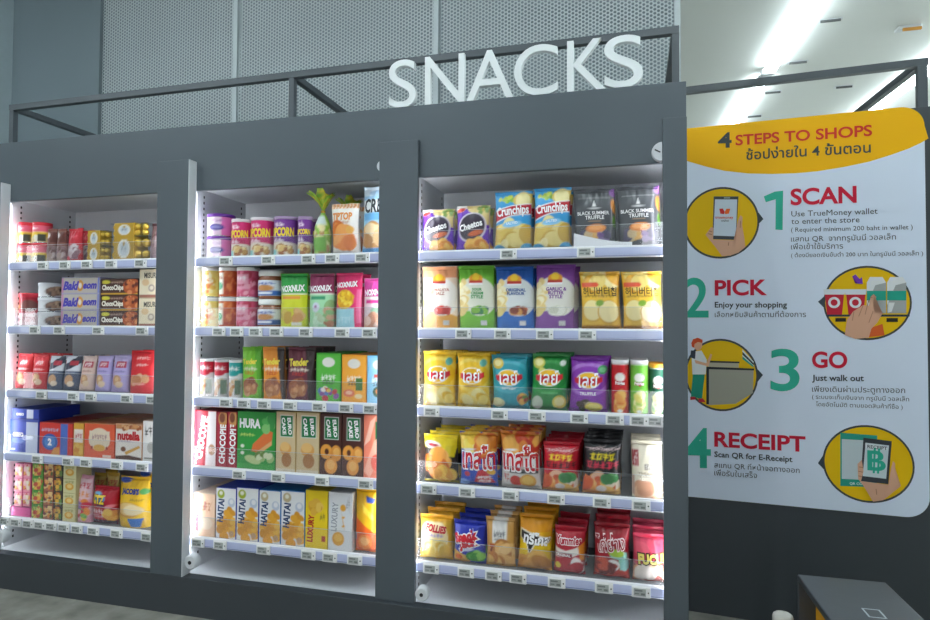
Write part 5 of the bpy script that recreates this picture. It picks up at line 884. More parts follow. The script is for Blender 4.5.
# ------------------------------------------------------------------ the goods: (bay, shelf, design, x, z, width, height, y, turn, lean, label)
GOODS = (
    (2, 0, 'cheetos', -0.7916, 1.5876, 0.1468, 0.1873, 0.1180, -2.0, 0.0, 'purple puffed corn bag next to the white side wall on the top shelf', 'crisp bags on the top shelf of the third bay'),
    (2, 0, 'cheetos', -0.7916, 1.5881, 0.1468, 0.1873, 0.1900, -0.8, 0.6, 'purple puffed corn bag by the side wall, directly behind the front one', 'crisp bags on the top shelf of the third bay'),
    (2, 0, 'cheetos', -0.6405, 1.5876, 0.1481, 0.1965, 0.1180, -1.0, 0.0, 'purple puffed corn bag beside the blue ridged crisp bag', 'crisp bags on the top shelf of the third bay'),
    (2, 0, 'cheetos', -0.6405, 1.5881, 0.1481, 0.1965, 0.1900, 0.2, 0.6, 'purple puffed corn bag beside the blue ones, directly behind the front one', 'crisp bags on the top shelf of the third bay'),
    (2, 0, 'crunchips', -0.4718, 1.5876, 0.1575, 0.2459, 0.1180, 0.0, 0.0, 'light blue crisp bag with red banner beside the purple corn bags', 'crisp bags on the top shelf of the third bay'),
    (2, 0, 'crunchips', -0.4718, 1.5881, 0.1575, 0.2459, 0.2000, 1.2, 0.6, 'light blue crisp bag in the row near purple, directly behind the front one', 'crisp bags on the top shelf of the third bay'),
    (2, 0, 'crunchips', -0.3142, 1.5876, 0.1505, 0.2533, 0.1180, 1.0, 0.0, 'light blue crisp bag with red banner beside the black truffle pouch', 'crisp bags on the top shelf of the third bay'),
    (2, 0, 'crunchips', -0.3142, 1.5881, 0.1505, 0.2533, 0.2000, 2.2, 0.6, 'light blue crisp bag in the row near black, directly behind the front one', 'crisp bags on the top shelf of the third bay'),
    (2, 0, 'truffle', -0.1473, 1.5876, 0.1607, 0.2389, 0.1195, 2.0, 0.0, 'charcoal truffle crisp pouch beside the light blue crisp bag', 'snack pouches on the top shelf of the third bay'),
    (2, 0, 'truffle', -0.1473, 1.5881, 0.1607, 0.2389, 0.2065, -1.3, 0.6, 'charcoal truffle pouch in the row near blue, directly behind the front one', 'snack pouches on the top shelf of the third bay'),
    (2, 0, 'truffle', 0.0198, 1.5876, 0.1625, 0.2420, 0.1195, -1.5, 0.0, 'charcoal truffle crisp pouch against the grey post', 'snack pouches on the top shelf of the third bay'),
    (2, 0, 'truffle', 0.0198, 1.5881, 0.1625, 0.2420, 0.2065, -0.3, 0.6, 'charcoal truffle pouch in the row by the post, directly behind the front one', 'snack pouches on the top shelf of the third bay'),
    (2, 1, 'organic_salt', -0.7820, 1.2706, 0.1559, 0.2638, 0.1195, -0.5, 0.0, 'pale salmon crisp pouch with sun emblem next to the white side wall', 'crisp bags on the second shelf of the third bay'),
    (2, 1, 'organic_salt', -0.7820, 1.2711, 0.1559, 0.2638, 0.2065, 0.7, 0.6, 'pale salmon crisp pouch, directly behind the front one', 'crisp bags on the second shelf of the third bay'),
    (2, 1, 'organic_cream', -0.6235, 1.2706, 0.1544, 0.2644, 0.1195, 0.5, 0.0, 'lime green crisp pouch with sun emblem on the second shelf', 'crisp bags on the second shelf of the third bay'),
    (2, 1, 'organic_cream', -0.6235, 1.2711, 0.1544, 0.2644, 0.2065, 1.7, 0.6, 'lime green crisp pouch, directly behind the front one', 'crisp bags on the second shelf of the third bay'),
    (2, 1, 'organic_original', -0.4640, 1.2706, 0.1564, 0.2576, 0.1195, 1.5, 0.0, 'royal blue crisp pouch with sun emblem on the second shelf', 'crisp bags on the second shelf of the third bay'),
    (2, 1, 'organic_original', -0.4640, 1.2711, 0.1564, 0.2576, 0.2065, 2.7, 0.6, 'royal blue crisp pouch, directly behind the front one', 'crisp bags on the second shelf of the third bay'),
    (2, 1, 'organic_garlic', -0.3020, 1.2706, 0.1580, 0.2617, 0.1195, -2.0, 0.0, 'violet garlic crisp pouch with sun emblem on the second shelf', 'crisp bags on the second shelf of the third bay'),
    (2, 1, 'organic_garlic', -0.2920, 1.2711, 0.1580, 0.2617, 0.2065, -0.8, 0.6, 'violet garlic crisp pouch, directly behind the front one', 'crisp bags on the second shelf of the third bay'),
    (2, 1, 'honey', -0.1260, 1.2706, 0.1557, 0.2310, 0.1195, -1.0, 0.0, 'honey yellow crisp bag with Korean lettering beside the violet pouch', 'crisp bags on the second shelf of the third bay'),
    (2, 1, 'honey', -0.1260, 1.2711, 0.1557, 0.2310, 0.2065, 0.2, 0.6, 'honey yellow crisp bag near violet, directly behind the front one', 'crisp bags on the second shelf of the third bay'),
    (2, 1, 'honey', 0.0315, 1.2706, 0.1523, 0.2291, 0.1195, 0.0, 0.0, 'honey yellow crisp bag with Korean lettering against the grey post', 'crisp bags on the second shelf of the third bay'),
    (2, 1, 'honey', 0.0315, 1.2711, 0.1523, 0.2291, 0.2065, 1.2, 0.6, 'honey yellow crisp bag by the post, directly behind the front one', 'crisp bags on the second shelf of the third bay'),
    (2, 2, 'wavy_yellow', -0.7813, 0.9526, 0.1451, 0.2277, 0.1220, 1.0, 0.0, 'bright yellow crisp bag next to the white side wall', 'crisp bags on the middle shelf of the third bay'),
    (2, 2, 'wavy_yellow', -0.7813, 0.9531, 0.1451, 0.2277, 0.2140, 2.2, 0.6, 'bright yellow crisp bag by the wall, directly behind the front one', 'crisp bags on the middle shelf of the third bay'),
    (2, 2, 'wavy_yellow', -0.7813, 0.9526, 0.1451, 0.2277, 0.3060, 2.2, 0.0, 'bright yellow crisp bag by the wall, second behind the front one', 'crisp bags on the middle shelf of the third bay'),
    (2, 2, 'wavy_yellow', -0.6348, 0.9526, 0.1451, 0.2234, 0.1220, -2.0, 0.0, 'bright yellow crisp bag beside the teal crisp bag', 'crisp bags on the middle shelf of the third bay'),
    (2, 2, 'wavy_yellow', -0.6348, 0.9531, 0.1451, 0.2234, 0.2140, -0.8, 0.6, 'bright yellow crisp bag near teal, directly behind the front one', 'crisp bags on the middle shelf of the third bay'),
    (2, 2, 'wavy_yellow', -0.6348, 0.9526, 0.1451, 0.2234, 0.3060, -0.8, 0.0, 'bright yellow crisp bag near teal, second behind the front one', 'crisp bags on the middle shelf of the third bay'),
    (2, 2, 'wavy_teal', -0.4822, 0.9526, 0.1529, 0.2174, 0.1220, -0.5, 0.0, 'teal crisp bag with red and yellow emblem on the middle shelf', 'crisp bags on the middle shelf of the third bay'),
    (2, 2, 'wavy_teal', -0.4822, 0.9531, 0.1529, 0.2174, 0.2140, 0.7, 0.6, 'teal crisp bag, directly behind the front one', 'crisp bags on the middle shelf of the third bay'),
    (2, 2, 'wavy_teal', -0.4822, 0.9526, 0.1529, 0.2174, 0.3060, 0.7, 0.0, 'teal crisp bag, second behind the front one', 'crisp bags on the middle shelf of the third bay'),
    (2, 2, 'wavy_green', -0.3232, 0.9526, 0.1499, 0.2249, 0.1220, 1.0, 0.0, 'dark green crisp bag with red and yellow emblem on the middle shelf', 'crisp bags on the middle shelf of the third bay'),
    (2, 2, 'wavy_green', -0.3232, 0.9531, 0.1499, 0.2249, 0.2140, 2.2, 0.6, 'dark green crisp bag, directly behind the front one', 'crisp bags on the middle shelf of the third bay'),
    (2, 2, 'wavy_green', -0.3232, 0.9526, 0.1499, 0.2249, 0.3060, 2.2, 0.0, 'dark green crisp bag, second behind the front one', 'crisp bags on the middle shelf of the third bay'),
    (2, 2, 'wavy_purple', -0.1692, 0.9526, 0.1509, 0.2138, 0.1220, -2.0, 0.0, 'purple crisp bag with red and yellow emblem on the middle shelf', 'crisp bags on the middle shelf of the third bay'),
    (2, 2, 'wavy_purple', -0.1692, 0.9531, 0.1509, 0.2138, 0.2140, -0.8, 0.6, 'purple crisp bag with round emblem, directly behind the front one', 'crisp bags on the middle shelf of the third bay'),
    (2, 2, 'wavy_purple', -0.1692, 0.9526, 0.1509, 0.2138, 0.3060, -0.8, 0.0, 'purple crisp bag with round emblem, second behind the front one', 'crisp bags on the middle shelf of the third bay'),
    (2, 2, 'can_red', -0.0508, 0.9526, 0.0679, 0.2068, 0.1189, 0.0, 0.0, 'red tall crisp can beside the purple crisp bag', 'tall crisp cans on the middle shelf of the third bay'),
    (2, 2, 'can_red', -0.0508, 0.9526, 0.0679, 0.2068, 0.1908, 0.0, 0.0, 'red tall crisp can, directly behind the front one', 'tall crisp cans on the middle shelf of the third bay'),
    (2, 2, 'can_red', -0.0508, 0.9526, 0.0679, 0.2068, 0.2627, 0.0, 0.0, 'red tall crisp can, second behind the front one', 'tall crisp cans on the middle shelf of the third bay'),
    (2, 2, 'can_green', 0.0203, 0.9526, 0.0683, 0.2062, 0.1192, 0.0, 0.0, 'light green tall crisp can beside the red one', 'tall crisp cans on the middle shelf of the third bay'),
    (2, 2, 'can_green', 0.0203, 0.9526, 0.0683, 0.2062, 0.1915, 0.0, 0.0, 'light green tall crisp can, directly behind the front one', 'tall crisp cans on the middle shelf of the third bay'),
    (2, 2, 'can_green', 0.0203, 0.9526, 0.0683, 0.2062, 0.2638, 0.0, 0.0, 'light green tall crisp can, second behind the front one', 'tall crisp cans on the middle shelf of the third bay'),
    (2, 2, 'can_dark', 0.0879, 0.9526, 0.0629, 0.1932, 0.1165, 0.0, 0.0, 'dark green crisp can with amber lid against the grey post', 'tall crisp cans on the middle shelf of the third bay'),
    (2, 2, 'can_dark', 0.0879, 0.9526, 0.0629, 0.1932, 0.1834, 0.0, 0.0, 'dark green crisp can with amber lid, directly behind the front one', 'tall crisp cans on the middle shelf of the third bay'),
    (2, 2, 'can_dark', 0.0879, 0.9526, 0.0629, 0.1932, 0.2504, 0.0, 0.0, 'dark green crisp can with amber lid, second behind the front one', 'tall crisp cans on the middle shelf of the third bay'),
    (2, 3, 'dark_yellow', -0.7708, 0.6396, 0.1531, 0.1965, 0.1180, -0.5, 0.0, 'brown corn snack bag with bright yellow top next to the side wall', 'crisp bags on the fourth shelf of the third bay'),
    (2, 3, 'dark_yellow', -0.7708, 0.6401, 0.1531, 0.1965, 0.2000, 0.7, 0.6, 'brown corn snack bag with yellow top, directly behind the front one', 'crisp bags on the fourth shelf of the third bay'),
    (2, 3, 'dark_yellow', -0.7708, 0.6396, 0.1531, 0.1965, 0.2820, 0.7, 0.0, 'brown corn snack bag with yellow top, second behind the front one', 'crisp bags on the fourth shelf of the third bay'),
    (2, 3, 'dark_yellow', -0.7708, 0.6401, 0.1531, 0.1965, 0.3640, 0.7, -0.6, 'brown corn snack bag with yellow top, third behind the front one', 'crisp bags on the fourth shelf of the third bay'),
    (2, 3, 'tasto_blue', -0.6113, 0.6396, 0.1604, 0.2144, 0.1195, 1.5, 0.0, 'blue potato snack bag with red Thai lettering and orange crisps', 'crisp bags on the fourth shelf of the third bay'),
    (2, 3, 'tasto_blue', -0.6113, 0.6401, 0.1604, 0.2144, 0.2065, 2.7, 0.6, 'blue potato snack bag with red lettering, directly behind the front one', 'crisp bags on the fourth shelf of the third bay'),
    (2, 3, 'tasto_blue', -0.6113, 0.6396, 0.1604, 0.2144, 0.2935, -1.8, 0.0, 'blue potato snack bag with red lettering, second behind the front one', 'crisp bags on the fourth shelf of the third bay'),
    (2, 3, 'tasto_white', -0.4385, 0.6396, 0.1654, 0.2256, 0.1195, -1.5, 0.0, 'red and white potato snack bag with red Thai lettering', 'crisp bags on the fourth shelf of the third bay'),
    (2, 3, 'tasto_white', -0.4385, 0.6401, 0.1654, 0.2256, 0.2065, -0.3, 0.6, 'red and white potato snack bag, directly behind the front one', 'crisp bags on the fourth shelf of the third bay'),
    (2, 3, 'tasto_white', -0.4385, 0.6396, 0.1654, 0.2256, 0.2935, -0.3, 0.0, 'red and white potato snack bag, second behind the front one', 'crisp bags on the fourth shelf of the third bay'),
    (2, 3, 'spicy_red', -0.2774, 0.6396, 0.1458, 0.1916, 0.1180, 0.0, 0.0, 'red spicy snack bag with yellow and black brush lettering', 'crisp bags on the fourth shelf of the third bay'),
    (2, 3, 'spicy_red', -0.2774, 0.6401, 0.1458, 0.1916, 0.2000, 1.2, 0.6, 'red spicy snack bag, directly behind the front one', 'crisp bags on the fourth shelf of the third bay'),
    (2, 3, 'spicy_red', -0.2774, 0.6396, 0.1458, 0.1916, 0.2820, 1.2, 0.0, 'red spicy snack bag, second behind the front one', 'crisp bags on the fourth shelf of the third bay'),
    (2, 3, 'spicy_red', -0.2774, 0.6401, 0.1458, 0.1916, 0.3640, 1.2, -0.6, 'red spicy snack bag, third behind the front one', 'crisp bags on the fourth shelf of the third bay'),
    (2, 3, 'spicy_black', -0.1192, 0.6396, 0.1486, 0.2094, 0.1195, 2.0, 0.0, 'black spicy snack bag with yellow and pink brush lettering', 'crisp bags on the fourth shelf of the third bay'),
    (2, 3, 'spicy_black', -0.1192, 0.6401, 0.1486, 0.2094, 0.2065, -1.3, 0.6, 'black spicy snack bag, directly behind the front one', 'crisp bags on the fourth shelf of the third bay'),
    (2, 3, 'spicy_black', -0.1192, 0.6396, 0.1486, 0.2094, 0.2935, -1.3, 0.0, 'black spicy snack bag, second behind the front one', 'crisp bags on the fourth shelf of the third bay'),
    (2, 3, 'spicy_black', -0.1192, 0.6401, 0.1486, 0.2094, 0.3805, -1.3, -0.6, 'black spicy snack bag, third behind the front one', 'crisp bags on the fourth shelf of the third bay'),
    (2, 3, 'beige', 0.0481, 0.6396, 0.1161, 0.2126, 0.1180, -0.5, 0.0, 'cream biscuit pouch with dark red side strip against the grey post', 'biscuit pouches on the fourth shelf of the third bay'),
    (2, 3, 'beige', 0.0481, 0.6401, 0.1161, 0.2126, 0.2000, 0.7, 0.6, 'cream biscuit pouch by the post, directly behind the front one', 'biscuit pouches on the fourth shelf of the third bay'),
    (2, 3, 'beige', 0.0481, 0.6396, 0.1161, 0.2126, 0.2820, 0.7, 0.0, 'cream biscuit pouch by the post, second behind the front one', 'biscuit pouches on the fourth shelf of the third bay'),
    (2, 4, 'cheese_yellow', -0.7908, 0.3226, 0.1474, 0.1802, 0.1245, 1.0, 0.0, 'pale yellow cheese snack bag next to the white side wall', 'crisp bags on the bottom shelf of the third bay'),
    (2, 4, 'cheese_yellow', -0.7908, 0.3231, 0.1474, 0.1802, 0.2215, 2.2, 0.6, 'pale yellow cheese snack bag, directly behind the front one', 'crisp bags on the bottom shelf of the third bay'),
    (2, 4, 'cheese_yellow', -0.7908, 0.3226, 0.1474, 0.1802, 0.3185, 2.2, 0.0, 'pale yellow cheese snack bag, second behind the front one', 'crisp bags on the bottom shelf of the third bay'),
    (2, 4, 'snack_jack', -0.6464, 0.3226, 0.1413, 0.1692, 0.1195, -2.0, 0.0, 'deep blue green pea snack bag with red lettering', 'crisp bags on the bottom shelf of the third bay'),
    (2, 4, 'snack_jack', -0.6464, 0.3231, 0.1413, 0.1692, 0.2065, -0.8, 0.6, 'deep blue pea snack bag, directly behind the front one', 'crisp bags on the bottom shelf of the third bay'),
    (2, 4, 'snack_jack', -0.6464, 0.3226, 0.1413, 0.1692, 0.2935, -0.8, 0.0, 'deep blue pea snack bag, second behind the front one', 'crisp bags on the bottom shelf of the third bay'),
    (2, 4, 'tan_bread', -0.5184, 0.3226, 0.1222, 0.1945, 0.1180, -0.5, 0.0, 'tan toast snack bag with white label at its top', 'crisp bags on the bottom shelf of the third bay'),
    (2, 4, 'tan_bread', -0.5184, 0.3231, 0.1222, 0.1945, 0.2000, 0.7, 0.6, 'tan toast snack bag, directly behind the front one', 'crisp bags on the bottom shelf of the third bay'),
    (2, 4, 'tan_bread', -0.5184, 0.3226, 0.1222, 0.1945, 0.2820, 0.7, 0.0, 'tan toast snack bag, second behind the front one', 'crisp bags on the bottom shelf of the third bay'),
    (2, 4, 'triangle_yellow', -0.3775, 0.3226, 0.1392, 0.2163, 0.1245, 1.0, 0.0, 'golden corn snack bag with black triangle and white Thai lettering', 'crisp bags on the bottom shelf of the third bay'),
    (2, 4, 'triangle_yellow', -0.3775, 0.3231, 0.1392, 0.2163, 0.2215, 2.2, 0.6, 'golden corn snack bag with black triangle, directly behind the front one', 'crisp bags on the bottom shelf of the third bay'),
    (2, 4, 'triangle_yellow', -0.3775, 0.3226, 0.1392, 0.2163, 0.3185, 2.2, 0.0, 'golden corn snack bag with black triangle, second behind the front one', 'crisp bags on the bottom shelf of the third bay'),
    (2, 4, 'red_white', -0.2420, 0.3226, 0.1252, 0.1810, 0.1220, -2.0, 0.0, 'red and white snack bag with maroon ORIGINAL band', 'crisp bags on the bottom shelf of the third bay'),
    (2, 4, 'red_white', -0.2420, 0.3231, 0.1252, 0.1810, 0.2140, -0.8, 0.6, 'red and white snack bag with ORIGINAL band, directly behind the front one', 'crisp bags on the bottom shelf of the third bay'),
    (2, 4, 'red_white', -0.2420, 0.3226, 0.1252, 0.1810, 0.3060, -0.8, 0.0, 'red and white snack bag with ORIGINAL band, second behind the front one', 'crisp bags on the bottom shelf of the third bay'),
    (2, 4, 'dark_red', -0.0826, 0.3226, 0.1381, 0.2053, 0.1270, -0.5, 0.0, 'dark red snack bag with white Thai lettering and teal picture', 'crisp bags on the bottom shelf of the third bay'),
    (2, 4, 'dark_red', -0.0826, 0.3231, 0.1381, 0.2053, 0.2290, 0.7, 0.6, 'dark red snack bag with Thai lettering, directly behind the front one', 'crisp bags on the bottom shelf of the third bay'),
    (2, 4, 'dark_red', -0.0826, 0.3226, 0.1381, 0.2053, 0.3310, 0.7, 0.0, 'dark red snack bag with Thai lettering, second behind the front one', 'crisp bags on the bottom shelf of the third bay'),
    (2, 4, 'pink_red', 0.0566, 0.3226, 0.1266, 0.1765, 0.1245, 1.0, 0.0, 'rose red snack bag with big yellow letters against the grey post', 'crisp bags on the bottom shelf of the third bay'),
    (2, 4, 'pink_red', 0.0566, 0.3231, 0.1266, 0.1765, 0.2215, 2.2, 0.6, 'rose red snack bag by the post, directly behind the front one', 'crisp bags on the bottom shelf of the third bay'),
    (2, 4, 'pink_red', 0.0566, 0.3226, 0.1266, 0.1765, 0.3185, 2.2, 0.0, 'rose red snack bag by the post, second behind the front one', 'crisp bags on the bottom shelf of the third bay'),
    (1, 0, 'tub_lilac', -1.8703, 1.5876, 0.1260, 0.1049, 0.1480, 0.0, 0.0, 'lilac snack can with purple lid, lower of the pair on the top shelf', 'snack cans on the top shelf of the second bay'),
    (1, 0, 'tub_lilac', -1.8703, 1.6930, 0.1260, 0.1049, 0.1480, 0.0, 0.0, 'lilac snack can with purple lid, upper of the pair on the top shelf', 'snack cans on the top shelf of the second bay'),
    (1, 0, 'popcorn_pink', -1.7469, 1.5876, 0.0938, 0.1806, 0.1319, 0.0, 0.0, 'pink popcorn tub beside the stacked lilac cans', 'popcorn tubs on the top shelf of the second bay'),
    (1, 0, 'popcorn_pink', -1.7469, 1.5876, 0.0938, 0.1806, 0.2296, 0.0, 0.0, 'pink popcorn tub near the lilac cans, directly behind the front one', 'popcorn tubs on the top shelf of the second bay'),
    (1, 0, 'popcorn_pink', -1.6426, 1.5876, 0.1096, 0.1845, 0.1398, 0.0, 0.0, 'pink popcorn tub beside the purple popcorn tubs', 'popcorn tubs on the top shelf of the second bay'),
    (1, 0, 'popcorn_pink', -1.6426, 1.5876, 0.1096, 0.1845, 0.2534, 0.0, 0.0, 'pink popcorn tub near the purple tubs, directly behind the front one', 'popcorn tubs on the top shelf of the second bay'),
    (1, 0, 'popcorn_purple', -1.5227, 1.5876, 0.1121, 0.1845, 0.1411, 0.0, 0.0, 'purple popcorn tub beside the pink popcorn tubs', 'popcorn tubs on the top shelf of the second bay'),
    (1, 0, 'popcorn_purple', -1.5227, 1.5876, 0.1121, 0.1845, 0.2572, 0.0, 0.0, 'purple popcorn tub near the pink tubs, directly behind the front one', 'popcorn tubs on the top shelf of the second bay'),
    (1, 0, 'popcorn_purple', -1.4144, 1.5876, 0.0666, 0.1793, 0.1183, 0.0, 0.0, 'purple popcorn tub beside the leafy green gift bag', 'popcorn tubs on the top shelf of the second bay'),
    (1, 0, 'popcorn_purple', -1.4144, 1.5876, 0.0666, 0.1793, 0.1888, 0.0, 0.0, 'purple popcorn tub near the gift bag, directly behind the front one', 'popcorn tubs on the top shelf of the second bay'),
    (1, 0, 'gift', -1.3313, 1.5876, 0.0799, 0.3126, 0.1249, 0.0, 0.0, 'clear green gift bag tied at the neck with leafy top', 'leafy gift bags on the top shelf of the second bay'),
    (1, 0, 'gift', -1.2713, 1.5876, 0.0799, 0.3126, 0.2849, 0.0, 0.0, 'clear green gift bag with leafy top, directly behind the front one', 'leafy gift bags on the top shelf of the second bay'),
    (1, 0, 'orange_white', -1.2146, 1.5876, 0.1373, 0.2306, 0.1180, -0.5, 0.0, 'white snack bag with orange striped top and orange nuggets', 'crisp bags on the top shelf of the second bay'),
    (1, 0, 'orange_white', -1.2146, 1.5881, 0.1373, 0.2306, 0.2000, 0.7, 0.6, 'white snack bag with orange striped top, directly behind the front one', 'crisp bags on the top shelf of the second bay'),
    (1, 0, 'crepe_blue', -1.0532, 1.5876, 0.1654, 0.2971, 0.1180, 0.5, 0.0, 'pale blue crepe biscuit bag half hidden by the grey post', 'crisp bags on the top shelf of the second bay'),
    (1, 0, 'crepe_blue', -1.0532, 1.5881, 0.1654, 0.2971, 0.2000, 1.7, 0.6, 'pale blue crepe biscuit bag, directly behind the front one', 'crisp bags on the top shelf of the second bay'),
    (1, 1, 'jar_yellow', -1.9029, 1.2706, 0.0882, 0.1400, 0.1291, 0.0, 0.0, 'yellow label nut jar with white lid, lower of its pair', 'nut jars on the second shelf of the second bay'),
    (1, 1, 'jar_yellow', -1.9029, 1.4111, 0.0882, 0.1400, 0.1291, 0.0, 0.0, 'yellow label nut jar with white lid, upper of its pair', 'nut jars on the second shelf of the second bay'),
    (1, 1, 'jar_orange', -1.8099, 1.2706, 0.0901, 0.1391, 0.1301, 0.0, 0.0, 'orange nut jar with green spot and white lid, lower of its pair', 'nut jars on the second shelf of the second bay'),
    (1, 1, 'jar_orange', -1.8099, 1.4102, 0.0901, 0.1391, 0.1301, 0.0, 0.0, 'orange nut jar with green spot and white lid, upper of its pair', 'nut jars on the second shelf of the second bay'),
    (1, 1, 'jar_pink', -1.7137, 1.2706, 0.1006, 0.1383, 0.1353, 0.0, 0.0, 'pink label nut jar with white lid, lower of its pair', 'nut jars on the second shelf of the second bay'),
    (1, 1, 'jar_pink', -1.7137, 1.4094, 0.1006, 0.1383, 0.1353, 0.0, 0.0, 'pink label nut jar with white lid, upper of its pair', 'nut jars on the second shelf of the second bay'),
    (1, 1, 'jar_butter', -1.5983, 1.2706, 0.1170, 0.1300, 0.1435, 0.0, 0.0, 'peanut spread jar with blue and white label, lower of its pair', 'spread jars on the second shelf of the second bay'),
    (1, 1, 'jar_butter', -1.5983, 1.4011, 0.1170, 0.1300, 0.1435, 0.0, 0.0, 'peanut spread jar with blue and white label, upper of its pair', 'spread jars on the second shelf of the second bay'),
    (1, 1, 'nut_green', -1.4625, 1.2706, 0.1374, 0.2459, 0.1180, 1.0, 0.0, 'green and yellow nut pouch beside the peanut spread jars', 'snack pouches on the second shelf of the second bay'),
    (1, 1, 'nut_green', -1.4625, 1.2711, 0.1374, 0.2459, 0.2000, 2.2, 0.6, 'green and yellow nut pouch, directly behind the front one', 'snack pouches on the second shelf of the second bay'),
    (1, 1, 'nut_maroon', -1.3251, 1.2706, 0.1229, 0.2445, 0.1180, 2.0, 0.0, 'maroon and mint nut pouch between the green and pink ones', 'snack pouches on the second shelf of the second bay'),
    (1, 1, 'nut_maroon', -1.3251, 1.2711, 0.1229, 0.2445, 0.2000, -1.3, 0.6, 'maroon and mint nut pouch, directly behind the front one', 'snack pouches on the second shelf of the second bay'),
    (1, 1, 'nut_pink', -1.1949, 1.2706, 0.1284, 0.2441, 0.1180, -1.5, 0.0, 'hot pink corn nut pouch with yellow heap picture', 'snack pouches on the second shelf of the second bay'),
    (1, 1, 'nut_pink', -1.1949, 1.2711, 0.1284, 0.2441, 0.2000, -0.3, 0.6, 'hot pink corn nut pouch with yellow heap, directly behind the front one', 'snack pouches on the second shelf of the second bay'),
    (1, 1, 'nut_magenta', -1.0649, 1.2706, 0.1238, 0.2182, 0.1180, -0.5, 0.0, 'magenta and white nut pouch half hidden by the grey post', 'snack pouches on the second shelf of the second bay'),
    (1, 1, 'nut_magenta', -1.0649, 1.2711, 0.1238, 0.2182, 0.2000, 0.7, 0.6, 'magenta and white nut pouch, directly behind the front one', 'snack pouches on the second shelf of the second bay'),
    (1, 2, 'slim_red', -1.9070, 0.9526, 0.0682, 0.1734, 0.1191, 0.0, 0.0, 'slim red and white snack can next to the white side wall', 'snack cans on the middle shelf of the second bay'),
    (1, 2, 'slim_red', -1.9070, 0.9526, 0.0682, 0.1734, 0.1914, 0.0, 0.0, 'slim red snack can by the wall, directly behind the front one', 'snack cans on the middle shelf of the second bay'),
    (1, 2, 'slim_red', -1.9070, 0.9526, 0.0682, 0.1734, 0.2636, 0.0, 0.0, 'slim red snack can by the wall, second behind the front one', 'snack cans on the middle shelf of the second bay'),
    (1, 2, 'slim_red', -1.8307, 0.9526, 0.0726, 0.1725, 0.1213, 0.0, 0.0, 'slim red and white snack can beside the teal one', 'snack cans on the middle shelf of the second bay'),
    (1, 2, 'slim_red', -1.8307, 0.9526, 0.0726, 0.1725, 0.1979, 0.0, 0.0, 'slim red snack can near teal, directly behind the front one', 'snack cans on the middle shelf of the second bay'),
    (1, 2, 'slim_red', -1.8307, 0.9526, 0.0726, 0.1725, 0.2745, 0.0, 0.0, 'slim red snack can near teal, second behind the front one', 'snack cans on the middle shelf of the second bay'),
    (1, 2, 'slim_teal', -1.7548, 0.9526, 0.0674, 0.1718, 0.1187, 0.0, 0.0, 'slim teal and white snack can beside the green pouch', 'snack cans on the middle shelf of the second bay'),
    (1, 2, 'slim_teal', -1.7548, 0.9526, 0.0674, 0.1718, 0.1901, 0.0, 0.0, 'slim teal snack can, directly behind the front one', 'snack cans on the middle shelf of the second bay'),
    (1, 2, 'slim_teal', -1.7548, 0.9526, 0.0674, 0.1718, 0.2616, 0.0, 0.0, 'slim teal snack can, second behind the front one', 'snack cans on the middle shelf of the second bay'),
    (1, 2, 'tender_green', -1.6708, 0.9526, 0.1024, 0.2321, 0.1180, 0.5, 0.0, 'lime green jerky pouch beside the slim cans', 'snack pouches on the middle shelf of the second bay'),
    (1, 2, 'tender_green', -1.6708, 0.9531, 0.1024, 0.2321, 0.1800, 1.7, 0.6, 'lime green jerky pouch, directly behind the front one', 'snack pouches on the middle shelf of the second bay'),
    (1, 2, 'tender_green', -1.6708, 0.9526, 0.1024, 0.2321, 0.2420, 1.7, 0.0, 'lime green jerky pouch, second behind the front one', 'snack pouches on the middle shelf of the second bay'),
    (1, 2, 'tender_orange', -1.5585, 0.9526, 0.1129, 0.2346, 0.1180, 2.0, 0.0, 'orange jerky pouch beside the lime green one', 'snack pouches on the middle shelf of the second bay'),
    (1, 2, 'tender_orange', -1.5585, 0.9531, 0.1129, 0.2346, 0.1800, -1.3, 0.6, 'orange jerky pouch, directly behind the front one', 'snack pouches on the middle shelf of the second bay'),
    (1, 2, 'tender_orange', -1.5585, 0.9526, 0.1129, 0.2346, 0.2420, -1.3, 0.0, 'orange jerky pouch, second behind the front one', 'snack pouches on the middle shelf of the second bay'),
    (1, 2, 'tender_brown', -1.4248, 0.9526, 0.1370, 0.2342, 0.1180, -1.0, 0.0, 'dark maroon jerky pouch beside the green seaweed box', 'snack pouches on the middle shelf of the second bay'),
    (1, 2, 'tender_brown', -1.4248, 0.9531, 0.1370, 0.2342, 0.1800, 0.2, 0.6, 'dark maroon jerky pouch, directly behind the front one', 'snack pouches on the middle shelf of the second bay'),
    (1, 2, 'tender_brown', -1.4248, 0.9526, 0.1370, 0.2342, 0.2420, 0.2, 0.0, 'dark maroon jerky pouch, second behind the front one', 'snack pouches on the middle shelf of the second bay'),
    (1, 2, 'tender_brown', -1.4248, 0.9531, 0.1370, 0.2342, 0.3040, 0.2, -0.6, 'dark maroon jerky pouch, third behind the front one', 'snack pouches on the middle shelf of the second bay'),
    (1, 2, 'seaweed_green', -1.2757, 0.9526, 0.1173, 0.2118, 0.1300, 0.0, 0.0, 'green seaweed snack box with white lettering on the middle shelf', 'seaweed snack boxes on the middle shelf of the second bay'),
    (1, 2, 'seaweed_green', -1.2757, 0.9526, 0.1173, 0.2118, 0.2240, 0.0, 0.0, 'green seaweed snack box, directly behind the front one', 'seaweed snack boxes on the middle shelf of the second bay'),
    (1, 2, 'seaweed_green', -1.2757, 0.9526, 0.1173, 0.2118, 0.3180, 0.0, 0.0, 'green seaweed snack box, second behind the front one', 'seaweed snack boxes on the middle shelf of the second bay'),
    (1, 2, 'seaweed_orange', -1.1555, 0.9526, 0.1141, 0.2069, 0.1300, 0.0, 0.0, 'orange seaweed snack box beside the green one', 'seaweed snack boxes on the middle shelf of the second bay'),
